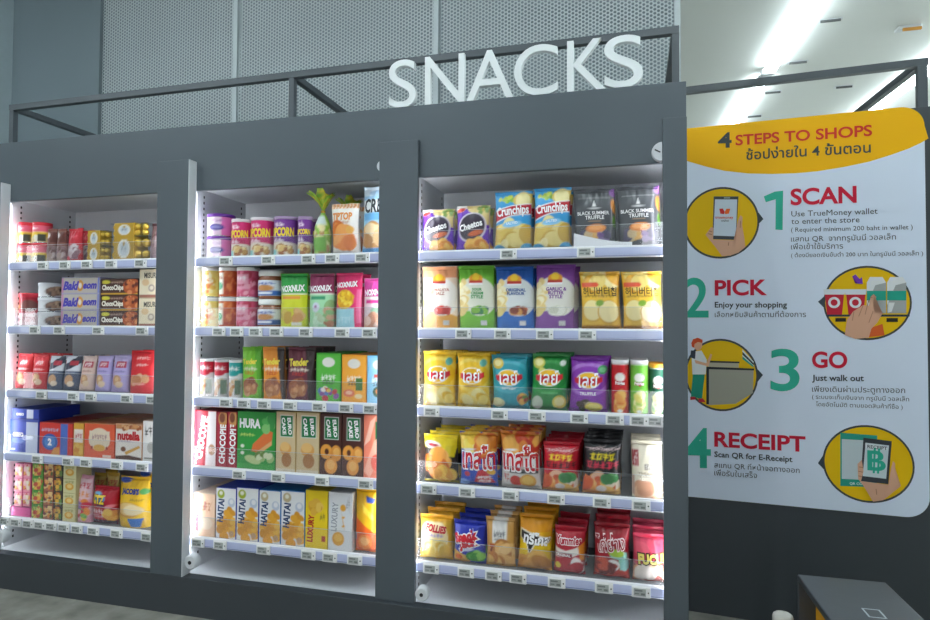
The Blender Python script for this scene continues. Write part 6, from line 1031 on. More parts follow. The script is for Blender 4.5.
    (1, 2, 'seaweed_orange', -1.1555, 0.9526, 0.1141, 0.2069, 0.2240, 0.0, 0.0, 'orange seaweed snack box, directly behind the front one', 'seaweed snack boxes on the middle shelf of the second bay'),
    (1, 2, 'seaweed_orange', -1.1555, 0.9526, 0.1141, 0.2069, 0.3180, 0.0, 0.0, 'orange seaweed snack box, second behind the front one', 'seaweed snack boxes on the middle shelf of the second bay'),
    (1, 2, 'seaweed_blue', -1.0427, 0.9526, 0.1035, 0.2038, 0.1300, 0.0, 0.0, 'sky blue seaweed snack box half hidden by the post', 'seaweed snack boxes on the middle shelf of the second bay'),
    (1, 2, 'seaweed_blue', -1.0427, 0.9526, 0.1035, 0.2038, 0.2240, 0.0, 0.0, 'sky blue seaweed snack box, directly behind the front one', 'seaweed snack boxes on the middle shelf of the second bay'),
    (1, 2, 'seaweed_blue', -1.0427, 0.9526, 0.1035, 0.2038, 0.3180, 0.0, 0.0, 'sky blue seaweed snack box, second behind the front one', 'seaweed snack boxes on the middle shelf of the second bay'),
    (1, 3, 'choc_pie', -1.8894, 0.6396, 0.1148, 0.2525, 0.1650, 0.0, 0.0, 'red and white chocolate pie box next to the white side wall', 'cake boxes on the fourth shelf of the second bay'),
    (1, 3, 'choc_pie', -1.8894, 0.6396, 0.1148, 0.2525, 0.3290, 0.0, 0.0, 'red and white chocolate pie box, directly behind the front one', 'cake boxes on the fourth shelf of the second bay'),
    (1, 3, 'choc_pie_thin', -1.8025, 0.6396, 0.0518, 0.2496, 0.1650, 0.0, 0.0, 'narrow dark red pie box beside the red and white one', 'cake boxes on the fourth shelf of the second bay'),
    (1, 3, 'choc_pie_thin', -1.8025, 0.6396, 0.0518, 0.2496, 0.3290, 0.0, 0.0, 'narrow dark red pie box near wall, directly behind the front one', 'cake boxes on the fourth shelf of the second bay'),
    (1, 3, 'choc_pie_thin', -1.7501, 0.6396, 0.0477, 0.2518, 0.1650, 0.0, 0.0, 'narrow dark red pie box beside the green cake box', 'cake boxes on the fourth shelf of the second bay'),
    (1, 3, 'choc_pie_thin', -1.7501, 0.6396, 0.0477, 0.2518, 0.3290, 0.0, 0.0, 'narrow dark red pie box near green, directly behind the front one', 'cake boxes on the fourth shelf of the second bay'),
    (1, 3, 'hura', -1.6266, 0.6396, 0.1937, 0.2577, 0.1700, 0.0, 0.0, 'large green cake box with orange cake picture and HURA lettering', 'cake boxes on the fourth shelf of the second bay'),
    (1, 3, 'hura', -1.6266, 0.6396, 0.1937, 0.2577, 0.3440, 0.0, 0.0, 'large green cake box, directly behind the front one', 'cake boxes on the fourth shelf of the second bay'),
    (1, 3, 'euro_cream', -1.4780, 0.6396, 0.0966, 0.2638, 0.1700, 0.0, 0.0, 'cream cake box with green label beside the large green box', 'cake boxes on the fourth shelf of the second bay'),
    (1, 3, 'euro_cream', -1.4780, 0.6396, 0.0966, 0.2638, 0.3440, 0.0, 0.0, 'cream cake box near green, directly behind the front one', 'cake boxes on the fourth shelf of the second bay'),
    (1, 3, 'euro_cream', -1.3709, 0.6396, 0.1105, 0.2655, 0.1700, 0.0, 0.0, 'cream cake box with green label beside the brown boxes', 'cake boxes on the fourth shelf of the second bay'),
    (1, 3, 'euro_cream', -1.3709, 0.6396, 0.1105, 0.2655, 0.3440, 0.0, 0.0, 'cream cake box near brown, directly behind the front one', 'cake boxes on the fourth shelf of the second bay'),
    (1, 3, 'euro_brown', -1.2611, 0.6396, 0.1031, 0.2649, 0.1700, 0.0, 0.0, 'dark brown cake box with round cakes beside the cream boxes', 'cake boxes on the fourth shelf of the second bay'),
    (1, 3, 'euro_brown', -1.2611, 0.6396, 0.1031, 0.2649, 0.3440, 0.0, 0.0, 'dark brown cake box near cream, directly behind the front one', 'cake boxes on the fourth shelf of the second bay'),
    (1, 3, 'euro_brown', -1.1586, 0.6396, 0.0960, 0.2653, 0.1700, 0.0, 0.0, 'dark brown cake box with round cakes beside the salmon box', 'cake boxes on the fourth shelf of the second bay'),
    (1, 3, 'euro_brown', -1.1586, 0.6396, 0.0960, 0.2653, 0.3440, 0.0, 0.0, 'dark brown cake box near salmon, directly behind the front one', 'cake boxes on the fourth shelf of the second bay'),
    (1, 3, 'euro_pink', -1.0591, 0.6396, 0.0964, 0.2674, 0.1700, 0.0, 0.0, 'salmon cake box half hidden by the grey post', 'cake boxes on the fourth shelf of the second bay'),
    (1, 3, 'euro_pink', -1.0591, 0.6396, 0.0964, 0.2674, 0.3440, 0.0, 0.0, 'salmon cake box by the post, directly behind the front one', 'cake boxes on the fourth shelf of the second bay'),
    (1, 4, 'peach', -1.8889, 0.3226, 0.1128, 0.1933, 0.1600, 0.0, 0.0, 'peach coloured biscuit box next to the white side wall', 'cake boxes on the bottom shelf of the second bay'),
    (1, 4, 'peach', -1.8889, 0.3226, 0.1128, 0.1933, 0.3140, 0.0, 0.0, 'peach coloured biscuit box, directly behind the front one', 'cake boxes on the bottom shelf of the second bay'),
    (1, 4, 'haitai_blue', -1.7755, 0.3226, 0.1043, 0.2263, 0.1700, 0.0, 0.0, 'white cracker box with royal blue top beside the peach box', 'cake boxes on the bottom shelf of the second bay'),
    (1, 4, 'haitai_blue', -1.7755, 0.3226, 0.1043, 0.2263, 0.3440, 0.0, 0.0, 'royal blue topped cracker box near peach, directly behind the front one', 'cake boxes on the bottom shelf of the second bay'),
    (1, 4, 'haitai_blue', -1.6645, 0.3226, 0.1113, 0.2343, 0.1700, 0.0, 0.0, 'white cracker box with royal blue top beside the sky blue ones', 'cake boxes on the bottom shelf of the second bay'),
    (1, 4, 'haitai_blue', -1.6645, 0.3226, 0.1113, 0.2343, 0.3440, 0.0, 0.0, 'royal blue topped cracker box near sky blue, directly behind the front one', 'cake boxes on the bottom shelf of the second bay'),
    (1, 4, 'haitai_sky', -1.5523, 0.3226, 0.1065, 0.2314, 0.1700, 0.0, 0.0, 'white cracker box with sky blue top beside the royal blue ones', 'cake boxes on the bottom shelf of the second bay'),
    (1, 4, 'haitai_sky', -1.5523, 0.3226, 0.1065, 0.2314, 0.3440, 0.0, 0.0, 'sky blue topped cracker box near royal blue, directly behind the front one', 'cake boxes on the bottom shelf of the second bay'),
    (1, 4, 'haitai_sky', -1.4384, 0.3226, 0.1149, 0.2363, 0.1700, 0.0, 0.0, 'white cracker box with sky blue top beside the yellow box', 'cake boxes on the bottom shelf of the second bay'),
    (1, 4, 'haitai_sky', -1.4384, 0.3226, 0.1149, 0.2363, 0.3440, 0.0, 0.0, 'sky blue topped cracker box near yellow, directly behind the front one', 'cake boxes on the bottom shelf of the second bay'),
    (1, 4, 'luxury_yellow', -1.3243, 0.3226, 0.1063, 0.2481, 0.1600, 0.0, 0.0, 'yellow cracker box with red sideways LUXURY lettering', 'cake boxes on the bottom shelf of the second bay'),
    (1, 4, 'luxury_yellow', -1.3243, 0.3226, 0.1063, 0.2481, 0.3140, 0.0, 0.0, 'yellow cracker box, directly behind the front one', 'cake boxes on the bottom shelf of the second bay'),
    (1, 4, 'luxury_white', -1.2121, 0.3226, 0.1110, 0.2478, 0.1600, 0.0, 0.0, 'white cracker box with grey sideways LUXURY lettering', 'cake boxes on the bottom shelf of the second bay'),
    (1, 4, 'luxury_white', -1.2121, 0.3226, 0.1110, 0.2478, 0.3140, 0.0, 0.0, 'white cracker box with LUXURY lettering, directly behind the front one', 'cake boxes on the bottom shelf of the second bay'),
    (1, 4, 'orange_bag', -1.1036, 0.3226, 0.1007, 0.2666, 0.1180, -1.0, 0.0, 'yellow and orange biscuit pouch half hidden by the grey post', 'biscuit pouches on the bottom shelf of the second bay'),
    (1, 4, 'orange_bag', -1.1036, 0.3231, 0.1007, 0.2666, 0.2000, 0.2, 0.6, 'yellow and orange biscuit pouch, directly behind the front one', 'biscuit pouches on the bottom shelf of the second bay'),
    (0, 0, 'noodle_tub', -3.0045, 1.5876, 0.0850, 0.1063, 0.1275, 0.0, 0.0, 'red lidded snack tub near the side wall, lower of its pair', 'red lidded tubs on the top shelf of the first bay'),
    (0, 0, 'noodle_tub', -3.0045, 1.6944, 0.0850, 0.1063, 0.1275, 0.0, 0.0, 'red lidded snack tub near the side wall, upper of its pair', 'red lidded tubs on the top shelf of the first bay'),
    (0, 0, 'noodle_tub', -2.9117, 1.5876, 0.0885, 0.1046, 0.1292, 0.0, 0.0, 'red lidded snack tub by the brown pouches, lower of its pair', 'red lidded tubs on the top shelf of the first bay'),
    (0, 0, 'noodle_tub', -2.9117, 1.6927, 0.0885, 0.1046, 0.1292, 0.0, 0.0, 'red lidded snack tub by the brown pouches, upper of its pair', 'red lidded tubs on the top shelf of the first bay'),
    (0, 0, 'choc_pouch', -2.8294, 1.5876, 0.0604, 0.1763, 0.1180, 2.0, 0.0, 'brown chocolate pouch beside the red lidded tubs', 'biscuit pouches on the top shelf of the first bay'),
    (0, 0, 'choc_pouch', -2.8294, 1.5881, 0.0604, 0.1763, 0.1860, -1.3, 0.6, 'brown chocolate pouch near the tubs, directly behind the front one', 'biscuit pouches on the top shelf of the first bay'),
    (0, 0, 'choc_pouch', -2.7678, 1.5876, 0.0567, 0.1741, 0.1180, -1.5, 0.0, 'brown chocolate pouch beside the red pouch', 'biscuit pouches on the top shelf of the first bay'),
    (0, 0, 'choc_pouch', -2.7678, 1.5881, 0.0567, 0.1741, 0.1860, -0.3, 0.6, 'brown chocolate pouch near red, directly behind the front one', 'biscuit pouches on the top shelf of the first bay'),
    (0, 0, 'red_pouch', -2.6859, 1.5876, 0.0995, 0.1732, 0.1180, -8.0, 0.0, 'red pouch with grey window beside the small gold boxes', 'biscuit pouches on the top shelf of the first bay'),
    (0, 0, 'red_pouch', -2.6859, 1.5881, 0.0995, 0.1732, 0.1860, -7.3, 0.6, 'red pouch with grey window, directly behind the front one', 'biscuit pouches on the top shelf of the first bay'),
    (0, 0, 'gold_small', -2.5271, 1.5876, 0.1335, 0.0761, 0.1200, 0.0, 0.0, 'small gold chocolate box, lower of its pair', 'gold chocolate boxes on the top shelf of the first bay'),
    (0, 0, 'gold_small', -2.5271, 1.6642, 0.1335, 0.0761, 0.1200, 0.0, 0.0, 'small gold chocolate box, upper of its pair', 'gold chocolate boxes on the top shelf of the first bay'),
    (0, 0, 'gold_large', -2.3397, 1.5876, 0.2183, 0.1179, 0.1300, 0.0, 0.0, 'large gold chocolate box carrying another on top', 'gold chocolate boxes on the top shelf of the first bay'),
    (0, 0, 'gold_large', -2.3400, 1.7054, 0.2128, 0.0651, 0.1300, 0.0, 0.0, 'large gold chocolate box lying on top of the other', 'gold chocolate boxes on the top shelf of the first bay'),
    (0, 0, 'maroon', -2.2005, 1.5876, 0.0622, 0.1807, 0.1180, -2.0, 0.0, 'dark maroon chocolate pouch half hidden by the grey post', 'biscuit pouches on the top shelf of the first bay'),
    (0, 0, 'maroon', -2.2005, 1.5881, 0.0622, 0.1807, 0.1900, -0.8, 0.6, 'dark maroon chocolate pouch, directly behind the front one', 'biscuit pouches on the top shelf of the first bay'),
    (0, 1, 'red_tin', -2.9815, 1.2706, 0.1193, 0.1700, 0.1446, 0.0, 0.0, 'red biscuit tin standing alone next to the side wall', 'biscuit tins on the second shelf of the first bay'),
    (0, 1, 'silver_tin', -2.8576, 1.2706, 0.1214, 0.0730, 0.1457, 0.0, 0.0, 'silver round biscuit tin, lowest of its stack', 'biscuit tins on the second shelf of the first bay'),
    (0, 1, 'silver_tin', -2.8576, 1.3441, 0.1214, 0.0730, 0.1457, 0.0, 0.0, 'silver round biscuit tin, middle of its stack', 'biscuit tins on the second shelf of the first bay'),
    (0, 1, 'silver_tin', -2.8576, 1.4175, 0.1214, 0.0730, 0.1457, 0.0, 0.0, 'silver round biscuit tin, topmost of its stack', 'biscuit tins on the second shelf of the first bay'),
    (0, 1, 'lilac_box', -2.6192, 1.2706, 0.2316, 0.0805, 0.1450, 0.0, 0.0, 'grey lilac biscuit box with violet script, lowest of its stack', 'biscuit boxes on the second shelf of the first bay'),
    (0, 1, 'lilac_box', -2.6192, 1.2706, 0.2316, 0.0805, 0.2690, 0.0, 0.0, 'grey lilac biscuit box with violet script, lowest of its stack, first row behind', 'biscuit boxes on the second shelf of the first bay'),
    (0, 1, 'lilac_box', -2.6192, 1.3516, 0.2316, 0.0805, 0.1450, 0.0, 0.0, 'grey lilac biscuit box with violet script, middle of its stack', 'biscuit boxes on the second shelf of the first bay'),
    (0, 1, 'lilac_box', -2.6192, 1.3516, 0.2316, 0.0805, 0.2690, 0.0, 0.0, 'grey lilac biscuit box with violet script, middle of its stack, first row behind', 'biscuit boxes on the second shelf of the first bay'),
    (0, 1, 'lilac_box', -2.6192, 1.4326, 0.2316, 0.0805, 0.1450, 0.0, 0.0, 'grey lilac biscuit box with violet script, topmost of its stack', 'biscuit boxes on the second shelf of the first bay'),
    (0, 1, 'lilac_box', -2.6192, 1.4326, 0.2316, 0.0805, 0.2690, 0.0, 0.0, 'grey lilac biscuit box with violet script, topmost of its stack, first row behind', 'biscuit boxes on the second shelf of the first bay'),
    (0, 1, 'choc_chips', -2.3869, 1.2706, 0.2197, 0.0770, 0.1450, 0.0, 0.0, 'dark brown chocolate chip biscuit box, lowest of its stack', 'biscuit boxes on the second shelf of the first bay'),
    (0, 1, 'choc_chips', -2.3869, 1.2706, 0.2197, 0.0770, 0.2690, 0.0, 0.0, 'dark brown chocolate chip biscuit box, lowest of its stack, first row behind', 'biscuit boxes on the second shelf of the first bay'),
    (0, 1, 'choc_chips', -2.3869, 1.3481, 0.2197, 0.0770, 0.1450, 0.0, 0.0, 'dark brown chocolate chip biscuit box, middle of its stack', 'biscuit boxes on the second shelf of the first bay'),
    (0, 1, 'choc_chips', -2.3869, 1.3481, 0.2197, 0.0770, 0.2690, 0.0, 0.0, 'dark brown chocolate chip biscuit box, middle of its stack, first row behind', 'biscuit boxes on the second shelf of the first bay'),
    (0, 1, 'choc_chips', -2.3869, 1.4255, 0.2197, 0.0770, 0.1450, 0.0, 0.0, 'dark brown chocolate chip biscuit box, topmost of its stack', 'biscuit boxes on the second shelf of the first bay'),
    (0, 1, 'choc_chips', -2.3869, 1.4255, 0.2197, 0.0770, 0.2690, 0.0, 0.0, 'dark brown chocolate chip biscuit box, topmost of its stack, first row behind', 'biscuit boxes on the second shelf of the first bay'),
    (0, 1, 'cream_box', -2.2119, 1.2706, 0.1178, 0.1370, 0.1450, 0.0, 0.0, 'cream coloured biscuit box, lower of its pair', 'biscuit boxes on the second shelf of the first bay'),
    (0, 1, 'cream_box', -2.2119, 1.2706, 0.1178, 0.1370, 0.2690, 0.0, 0.0, 'cream coloured biscuit box, lower of its pair, first row behind', 'biscuit boxes on the second shelf of the first bay'),
    (0, 1, 'cream_box', -2.2119, 1.4081, 0.1178, 0.1370, 0.1450, 0.0, 0.0, 'cream coloured biscuit box, upper of its pair', 'biscuit boxes on the second shelf of the first bay'),
    (0, 1, 'cream_box', -2.2119, 1.4081, 0.1178, 0.1370, 0.2690, 0.0, 0.0, 'cream coloured biscuit box, upper of its pair, first row behind', 'biscuit boxes on the second shelf of the first bay'),
    (0, 2, 'wafer_red', -2.9963, 0.9571, 0.0973, 0.1752, 0.1180, 0.0, 5.0, 'red biscuit pouch next to the white side wall', 'biscuit pouches on the middle shelf of the first bay'),
    (0, 2, 'wafer_red', -2.9963, 0.9576, 0.0973, 0.1752, 0.1860, 1.2, 5.6, 'red biscuit pouch by the wall, directly behind the front one', 'biscuit pouches on the middle shelf of the first bay'),
    (0, 2, 'wafer_red', -2.9963, 0.9571, 0.0973, 0.1752, 0.2540, 1.2, 5.0, 'red biscuit pouch by the wall, second behind the front one', 'biscuit pouches on the middle shelf of the first bay'),
    (0, 2, 'wafer_red', -2.8949, 0.9571, 0.0967, 0.1735, 0.1180, 1.5, 5.0, 'red biscuit pouch beside the navy pouches', 'biscuit pouches on the middle shelf of the first bay'),
    (0, 2, 'wafer_red', -2.8949, 0.9576, 0.0967, 0.1735, 0.1860, 2.7, 5.6, 'red biscuit pouch near navy, directly behind the front one', 'biscuit pouches on the middle shelf of the first bay'),
    (0, 2, 'wafer_red', -2.8949, 0.9571, 0.0967, 0.1735, 0.2540, -1.8, 5.0, 'red biscuit pouch near navy, second behind the front one', 'biscuit pouches on the middle shelf of the first bay'),
    (0, 2, 'wafer_navy', -2.7930, 0.9571, 0.0982, 0.1678, 0.1180, -1.5, 5.0, 'navy and silver biscuit pouch beside the red pouches', 'biscuit pouches on the middle shelf of the first bay'),
    (0, 2, 'wafer_navy', -2.7930, 0.9576, 0.0982, 0.1678, 0.1860, -0.3, 5.6, 'navy biscuit pouch near red, directly behind the front one', 'biscuit pouches on the middle shelf of the first bay'),
    (0, 2, 'wafer_navy', -2.7930, 0.9571, 0.0982, 0.1678, 0.2540, -0.3, 5.0, 'navy biscuit pouch near red, second behind the front one', 'biscuit pouches on the middle shelf of the first bay'),
    (0, 2, 'wafer_navy', -2.6906, 0.9571, 0.0996, 0.1697, 0.1180, 0.0, 5.0, 'navy and silver biscuit pouch beside the beige pouch', 'biscuit pouches on the middle shelf of the first bay'),
    (0, 2, 'wafer_navy', -2.6906, 0.9576, 0.0996, 0.1697, 0.1860, 1.2, 5.6, 'navy biscuit pouch near beige, directly behind the front one', 'biscuit pouches on the middle shelf of the first bay'),
    (0, 2, 'wafer_navy', -2.6906, 0.9571, 0.0996, 0.1697, 0.2540, 1.2, 5.0, 'navy biscuit pouch near beige, second behind the front one', 'biscuit pouches on the middle shelf of the first bay'),
    (0, 2, 'wafer_beige', -2.5941, 0.9571, 0.0854, 0.1709, 0.1180, 1.5, 5.0, 'beige biscuit pouch with small red emblem on the middle shelf', 'biscuit pouches on the middle shelf of the first bay'),
    (0, 2, 'wafer_beige', -2.5941, 0.9576, 0.0854, 0.1709, 0.1860, 2.7, 5.6, 'beige biscuit pouch, directly behind the front one', 'biscuit pouches on the middle shelf of the first bay'),
    (0, 2, 'wafer_beige', -2.5941, 0.9571, 0.0854, 0.1709, 0.2540, -1.8, 5.0, 'beige biscuit pouch, second behind the front one', 'biscuit pouches on the middle shelf of the first bay'),
    (0, 2, 'wafer_lilac', -2.5001, 0.9571, 0.0947, 0.1736, 0.1180, -1.5, 5.0, 'lilac biscuit pouch beside the beige pouch', 'biscuit pouches on the middle shelf of the first bay'),
    (0, 2, 'wafer_lilac', -2.5001, 0.9576, 0.0947, 0.1736, 0.1860, -0.3, 5.6, 'lilac biscuit pouch near beige, directly behind the front one', 'biscuit pouches on the middle shelf of the first bay'),
    (0, 2, 'wafer_lilac', -2.5001, 0.9571, 0.0947, 0.1736, 0.2540, -0.3, 5.0, 'lilac biscuit pouch near beige, second behind the front one', 'biscuit pouches on the middle shelf of the first bay'),
    (0, 2, 'wafer_lilac', -2.3979, 0.9571, 0.1018, 0.1754, 0.1180, 0.0, 5.0, 'lilac biscuit pouch beside the tall red pouch', 'biscuit pouches on the middle shelf of the first bay'),
    (0, 2, 'wafer_lilac', -2.3979, 0.9576, 0.1018, 0.1754, 0.1860, 1.2, 5.6, 'lilac biscuit pouch near tall red, directly behind the front one', 'biscuit pouches on the middle shelf of the first bay'),
    (0, 2, 'wafer_lilac', -2.3979, 0.9571, 0.1018, 0.1754, 0.2540, 1.2, 5.0, 'lilac biscuit pouch near tall red, second behind the front one', 'biscuit pouches on the middle shelf of the first bay'),
    (0, 2, 'wafer_tall', -2.2709, 0.9553, 0.1395, 0.2045, 0.1180, 1.5, 3.0, 'tall scarlet biscuit pouch against the grey post', 'biscuit pouches on the middle shelf of the first bay'),
    (0, 2, 'wafer_tall', -2.2709, 0.9558, 0.1395, 0.2045, 0.1900, 2.7, 3.6, 'tall scarlet biscuit pouch, directly behind the front one', 'biscuit pouches on the middle shelf of the first bay'),
    (0, 2, 'wafer_tall', -2.2709, 0.9553, 0.1395, 0.2045, 0.2620, -1.8, 3.0, 'tall scarlet biscuit pouch, second behind the front one', 'biscuit pouches on the middle shelf of the first bay'),
    (0, 3, 'blue_box', -2.9478, 0.6396, 0.1800, 0.1640, 0.1850, 0.0, 0.0, 'blue biscuit box with OREO lettering, under a flat blue box', 'biscuit boxes on the fourth shelf of the first bay'),
    (0, 3, 'blue_flat', -2.9407, 0.8040, 0.1705, 0.0538, 0.2050, 0.0, 0.0, 'flat blue box lying on top of the standing blue one', 'biscuit boxes on the fourth shelf of the first bay'),
    (0, 3, 'choc_red', -2.7465, 0.6396, 0.2052, 0.1571, 0.1750, 0.0, 0.0, 'red and blue biscuit box with round blue badge', 'biscuit boxes on the fourth shelf of the first bay'),
    (0, 3, 'choc_red', -2.7465, 0.6396, 0.2052, 0.1571, 0.3590, 0.0, 0.0, 'red and blue biscuit box, directly behind the front one', 'biscuit boxes on the fourth shelf of the first bay'),
    (0, 3, 'yellow_narrow', -2.6082, 0.6396, 0.0615, 0.1634, 0.1750, 0.0, 0.0, 'narrow mustard biscuit box between the red and orange boxes', 'biscuit boxes on the fourth shelf of the first bay'),
    (0, 3, 'yellow_narrow', -2.6082, 0.6396, 0.0615, 0.1634, 0.3590, 0.0, 0.0, 'narrow mustard biscuit box, directly behind the front one', 'biscuit boxes on the fourth shelf of the first bay'),
    (0, 3, 'orange_frame', -2.4837, 0.6396, 0.1787, 0.1643, 0.1750, 0.0, 0.0, 'orange biscuit box with cream framed label', 'biscuit boxes on the fourth shelf of the first bay'),
    (0, 3, 'orange_frame', -2.4837, 0.6396, 0.1787, 0.1643, 0.3590, 0.0, 0.0, 'orange biscuit box, directly behind the front one', 'biscuit boxes on the fourth shelf of the first bay'),
    (0, 3, 'hazel_box', -2.3132, 0.6396, 0.1520, 0.1721, 0.1750, 0.0, 0.0, 'white hazelnut biscuit box with red and black nutella lettering', 'biscuit boxes on the fourth shelf of the first bay'),
    (0, 3, 'hazel_box', -2.3132, 0.6396, 0.1520, 0.1721, 0.3590, 0.0, 0.0, 'white hazelnut biscuit box, directly behind the front one', 'biscuit boxes on the fourth shelf of the first bay'),
    (0, 3, 'white_black', -2.1902, 0.6396, 0.0855, 0.1917, 0.1750, 0.0, 0.0, 'white and grey biscuit box half hidden by the grey post', 'biscuit boxes on the fourth shelf of the first bay'),
    (0, 3, 'white_black', -2.1902, 0.6396, 0.0855, 0.1917, 0.3590, 0.0, 0.0, 'white and grey biscuit box, directly behind the front one', 'biscuit boxes on the fourth shelf of the first bay'),
    (0, 4, 'tray_pink', -2.9557, 0.3226, 0.1229, 0.0472, 0.1350, 0.0, 0.0, 'low pink display tray under the pink stick boxes', None),
    (0, 4, 'stick_pink', -2.9734, 0.3708, 0.0506, 0.0702, 0.1300, 0.0, 0.0, 'pink biscuit stick box near the wall, lowest of its stack', 'snack stick boxes on the bottom shelf of the first bay'),
    (0, 4, 'stick_pink', -2.9734, 0.4415, 0.0506, 0.0702, 0.1300, 0.0, 0.0, 'pink biscuit stick box near the wall, middle of its stack', 'snack stick boxes on the bottom shelf of the first bay'),
    (0, 4, 'stick_pink', -2.9734, 0.5122, 0.0506, 0.0702, 0.1300, 0.0, 0.0, 'pink biscuit stick box near the wall, topmost of its stack', 'snack stick boxes on the bottom shelf of the first bay'),
    (0, 4, 'stick_pink', -2.9215, 0.3750, 0.0471, 0.0699, 0.1300, 0.0, 0.0, 'pink biscuit stick box near the green ones, lowest of its stack', 'snack stick boxes on the bottom shelf of the first bay'),
    (0, 4, 'stick_pink', -2.9215, 0.4454, 0.0471, 0.0699, 0.1300, 0.0, 0.0, 'pink biscuit stick box near the green ones, middle of its stack', 'snack stick boxes on the bottom shelf of the first bay'),
    (0, 4, 'stick_pink', -2.9215, 0.5158, 0.0471, 0.0699, 0.1300, 0.0, 0.0, 'pink biscuit stick box near the green ones, topmost of its stack', 'snack stick boxes on the bottom shelf of the first bay'),
    (0, 4, 'stick_green', -2.8536, 0.3226, 0.0683, 0.0687, 0.1300, 0.0, 0.0, 'green snack stick box, lowest of its stack', 'snack stick boxes on the bottom shelf of the first bay'),
    (0, 4, 'stick_green', -2.8536, 0.3918, 0.0683, 0.0687, 0.1300, 0.0, 0.0, 'green snack stick box, second lowest of its stack', 'snack stick boxes on the bottom shelf of the first bay'),
    (0, 4, 'stick_green', -2.8536, 0.4609, 0.0683, 0.0687, 0.1300, 0.0, 0.0, 'green snack stick box, second highest of its stack', 'snack stick boxes on the bottom shelf of the first bay'),
    (0, 4, 'stick_green', -2.8536, 0.5301, 0.0683, 0.0687, 0.1300, 0.0, 0.0, 'green snack stick box, topmost of its stack', 'snack stick boxes on the bottom shelf of the first bay'),
    (0, 4, 'stick_brown', -2.7858, 0.3226, 0.0608, 0.0685, 0.1300, 0.0, 0.0, 'brown snack stick box, lowest of its stack', 'snack stick boxes on the bottom shelf of the first bay'),
    (0, 4, 'stick_brown', -2.7858, 0.3916, 0.0608, 0.0685, 0.1300, 0.0, 0.0, 'brown snack stick box, second lowest of its stack', 'snack stick boxes on the bottom shelf of the first bay'),
    (0, 4, 'stick_brown', -2.7858, 0.4606, 0.0608, 0.0685, 0.1300, 0.0, 0.0, 'brown snack stick box, second highest of its stack', 'snack stick boxes on the bottom shelf of the first bay'),
    (0, 4, 'stick_brown', -2.7858, 0.5296, 0.0608, 0.0685, 0.1300, 0.0, 0.0, 'brown snack stick box, topmost of its stack', 'snack stick boxes on the bottom shelf of the first bay'),
    (0, 4, 'stick_dark', -2.7256, 0.3226, 0.0535, 0.0688, 0.1300, 0.0, 0.0, 'black snack stick box, lowest of its stack', 'snack stick boxes on the bottom shelf of the first bay'),
    (0, 4, 'stick_dark', -2.7256, 0.3919, 0.0535, 0.0688, 0.1300, 0.0, 0.0, 'black snack stick box, second lowest of its stack', 'snack stick boxes on the bottom shelf of the first bay'),
    (0, 4, 'stick_dark', -2.7256, 0.4612, 0.0535, 0.0688, 0.1300, 0.0, 0.0, 'black snack stick box, second highest of its stack', 'snack stick boxes on the bottom shelf of the first bay'),
    (0, 4, 'stick_dark', -2.7256, 0.5305, 0.0535, 0.0688, 0.1300, 0.0, 0.0, 'black snack stick box, topmost of its stack', 'snack stick boxes on the bottom shelf of the first bay'),
    (0, 4, 'stick_cream', -2.6562, 0.3226, 0.0787, 0.0687, 0.1300, 0.0, 0.0, 'cream snack stick box with orange picture, lowest of its stack', 'snack stick boxes on the bottom shelf of the first bay'),
    (0, 4, 'stick_cream', -2.6562, 0.3918, 0.0787, 0.0687, 0.1300, 0.0, 0.0, 'cream snack stick box with orange picture, second lowest of its stack', 'snack stick boxes on the bottom shelf of the first bay'),
    (0, 4, 'stick_cream', -2.6562, 0.4609, 0.0787, 0.0687, 0.1300, 0.0, 0.0, 'cream snack stick box with orange picture, second highest of its stack', 'snack stick boxes on the bottom shelf of the first bay'),
    (0, 4, 'stick_cream', -2.6562, 0.5301, 0.0787, 0.0687, 0.1300, 0.0, 0.0, 'cream snack stick box with orange picture, topmost of its stack', 'snack stick boxes on the bottom shelf of the first bay'),
    (0, 4, 'fruit_pink', -2.5880, 0.3226, 0.0927, 0.2239, 0.1180, -2.0, 0.0, 'pink fruit gum pouch beside the cream stick boxes', 'biscuit pouches on the bottom shelf of the first bay'),
    (0, 4, 'fruit_yellow', -2.5978, 0.3226, 0.0759, 0.2131, 0.2150, -1.5, 0.0, 'mustard fruit gum pouch behind the red cracker bag', 'biscuit pouches on the bottom shelf of the first bay'),
    (0, 4, 'fruit_yellow', -2.5978, 0.3231, 0.0759, 0.2131, 0.2830, -0.3, 0.6, 'mustard fruit gum pouch, directly behind the front one', 'biscuit pouches on the bottom shelf of the first bay'),
    (0, 4, 'ritz', -2.4668, 0.3226, 0.1465, 0.1795, 0.1220, -0.5, 0.0, 'red cracker bag with yellow RITZ lettering on the bottom shelf', 'crisp bags on the bottom shelf of the first bay'),
    (0, 4, 'fruit_yellow', -2.5168, 0.3226, 0.0725, 0.2184, 0.2150, 0.0, 0.0, 'mustard fruit gum pouch behind the red cracker bag, near the yellow pouch', 'biscuit pouches on the bottom shelf of the first bay'),
    (0, 4, 'jacobs', -2.3112, 0.3226, 0.1690, 0.2300, 0.1370, 0.5, 0.0, "yellow cracker pouch with blue JACOB'S lettering by the post", 'biscuit pouches on the bottom shelf of the first bay'),
    (0, 4, 'jacobs', -2.3112, 0.3231, 0.1690, 0.2300, 0.2570, 1.7, 0.6, 'yellow cracker pouch, directly behind the front one', 'biscuit pouches on the bottom shelf of the first bay'),
)
cache = {}
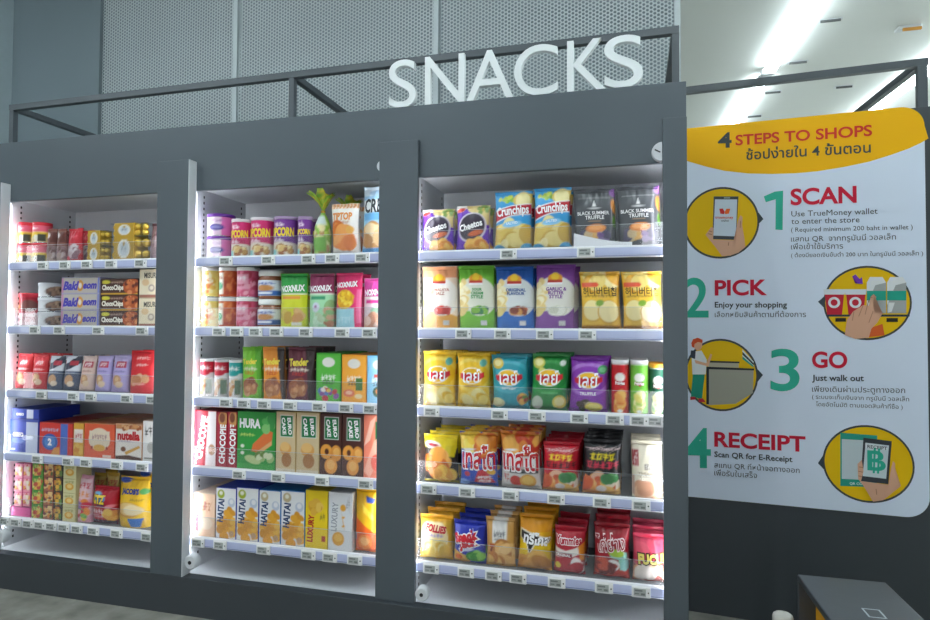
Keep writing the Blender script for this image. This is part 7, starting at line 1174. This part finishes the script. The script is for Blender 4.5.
for i, (b, s, dn, x, z, w, h, y, rz, lean, label, grp) in enumerate(GOODS):
    key = (dn, round(w, 3), round(h, 3))
    if key not in cache:
        o = cache[key] = DESIGN[dn](w, h)
    else:
        o = copy_tree(cache[key])
        if 'group' in o: del o['group']
    o.location = (x, y, z); o.rotation_euler = (math.radians(-lean), 0, math.radians(rz))
    tag(o, label, CATEGORY[o.name.split('.')[0]], grp)
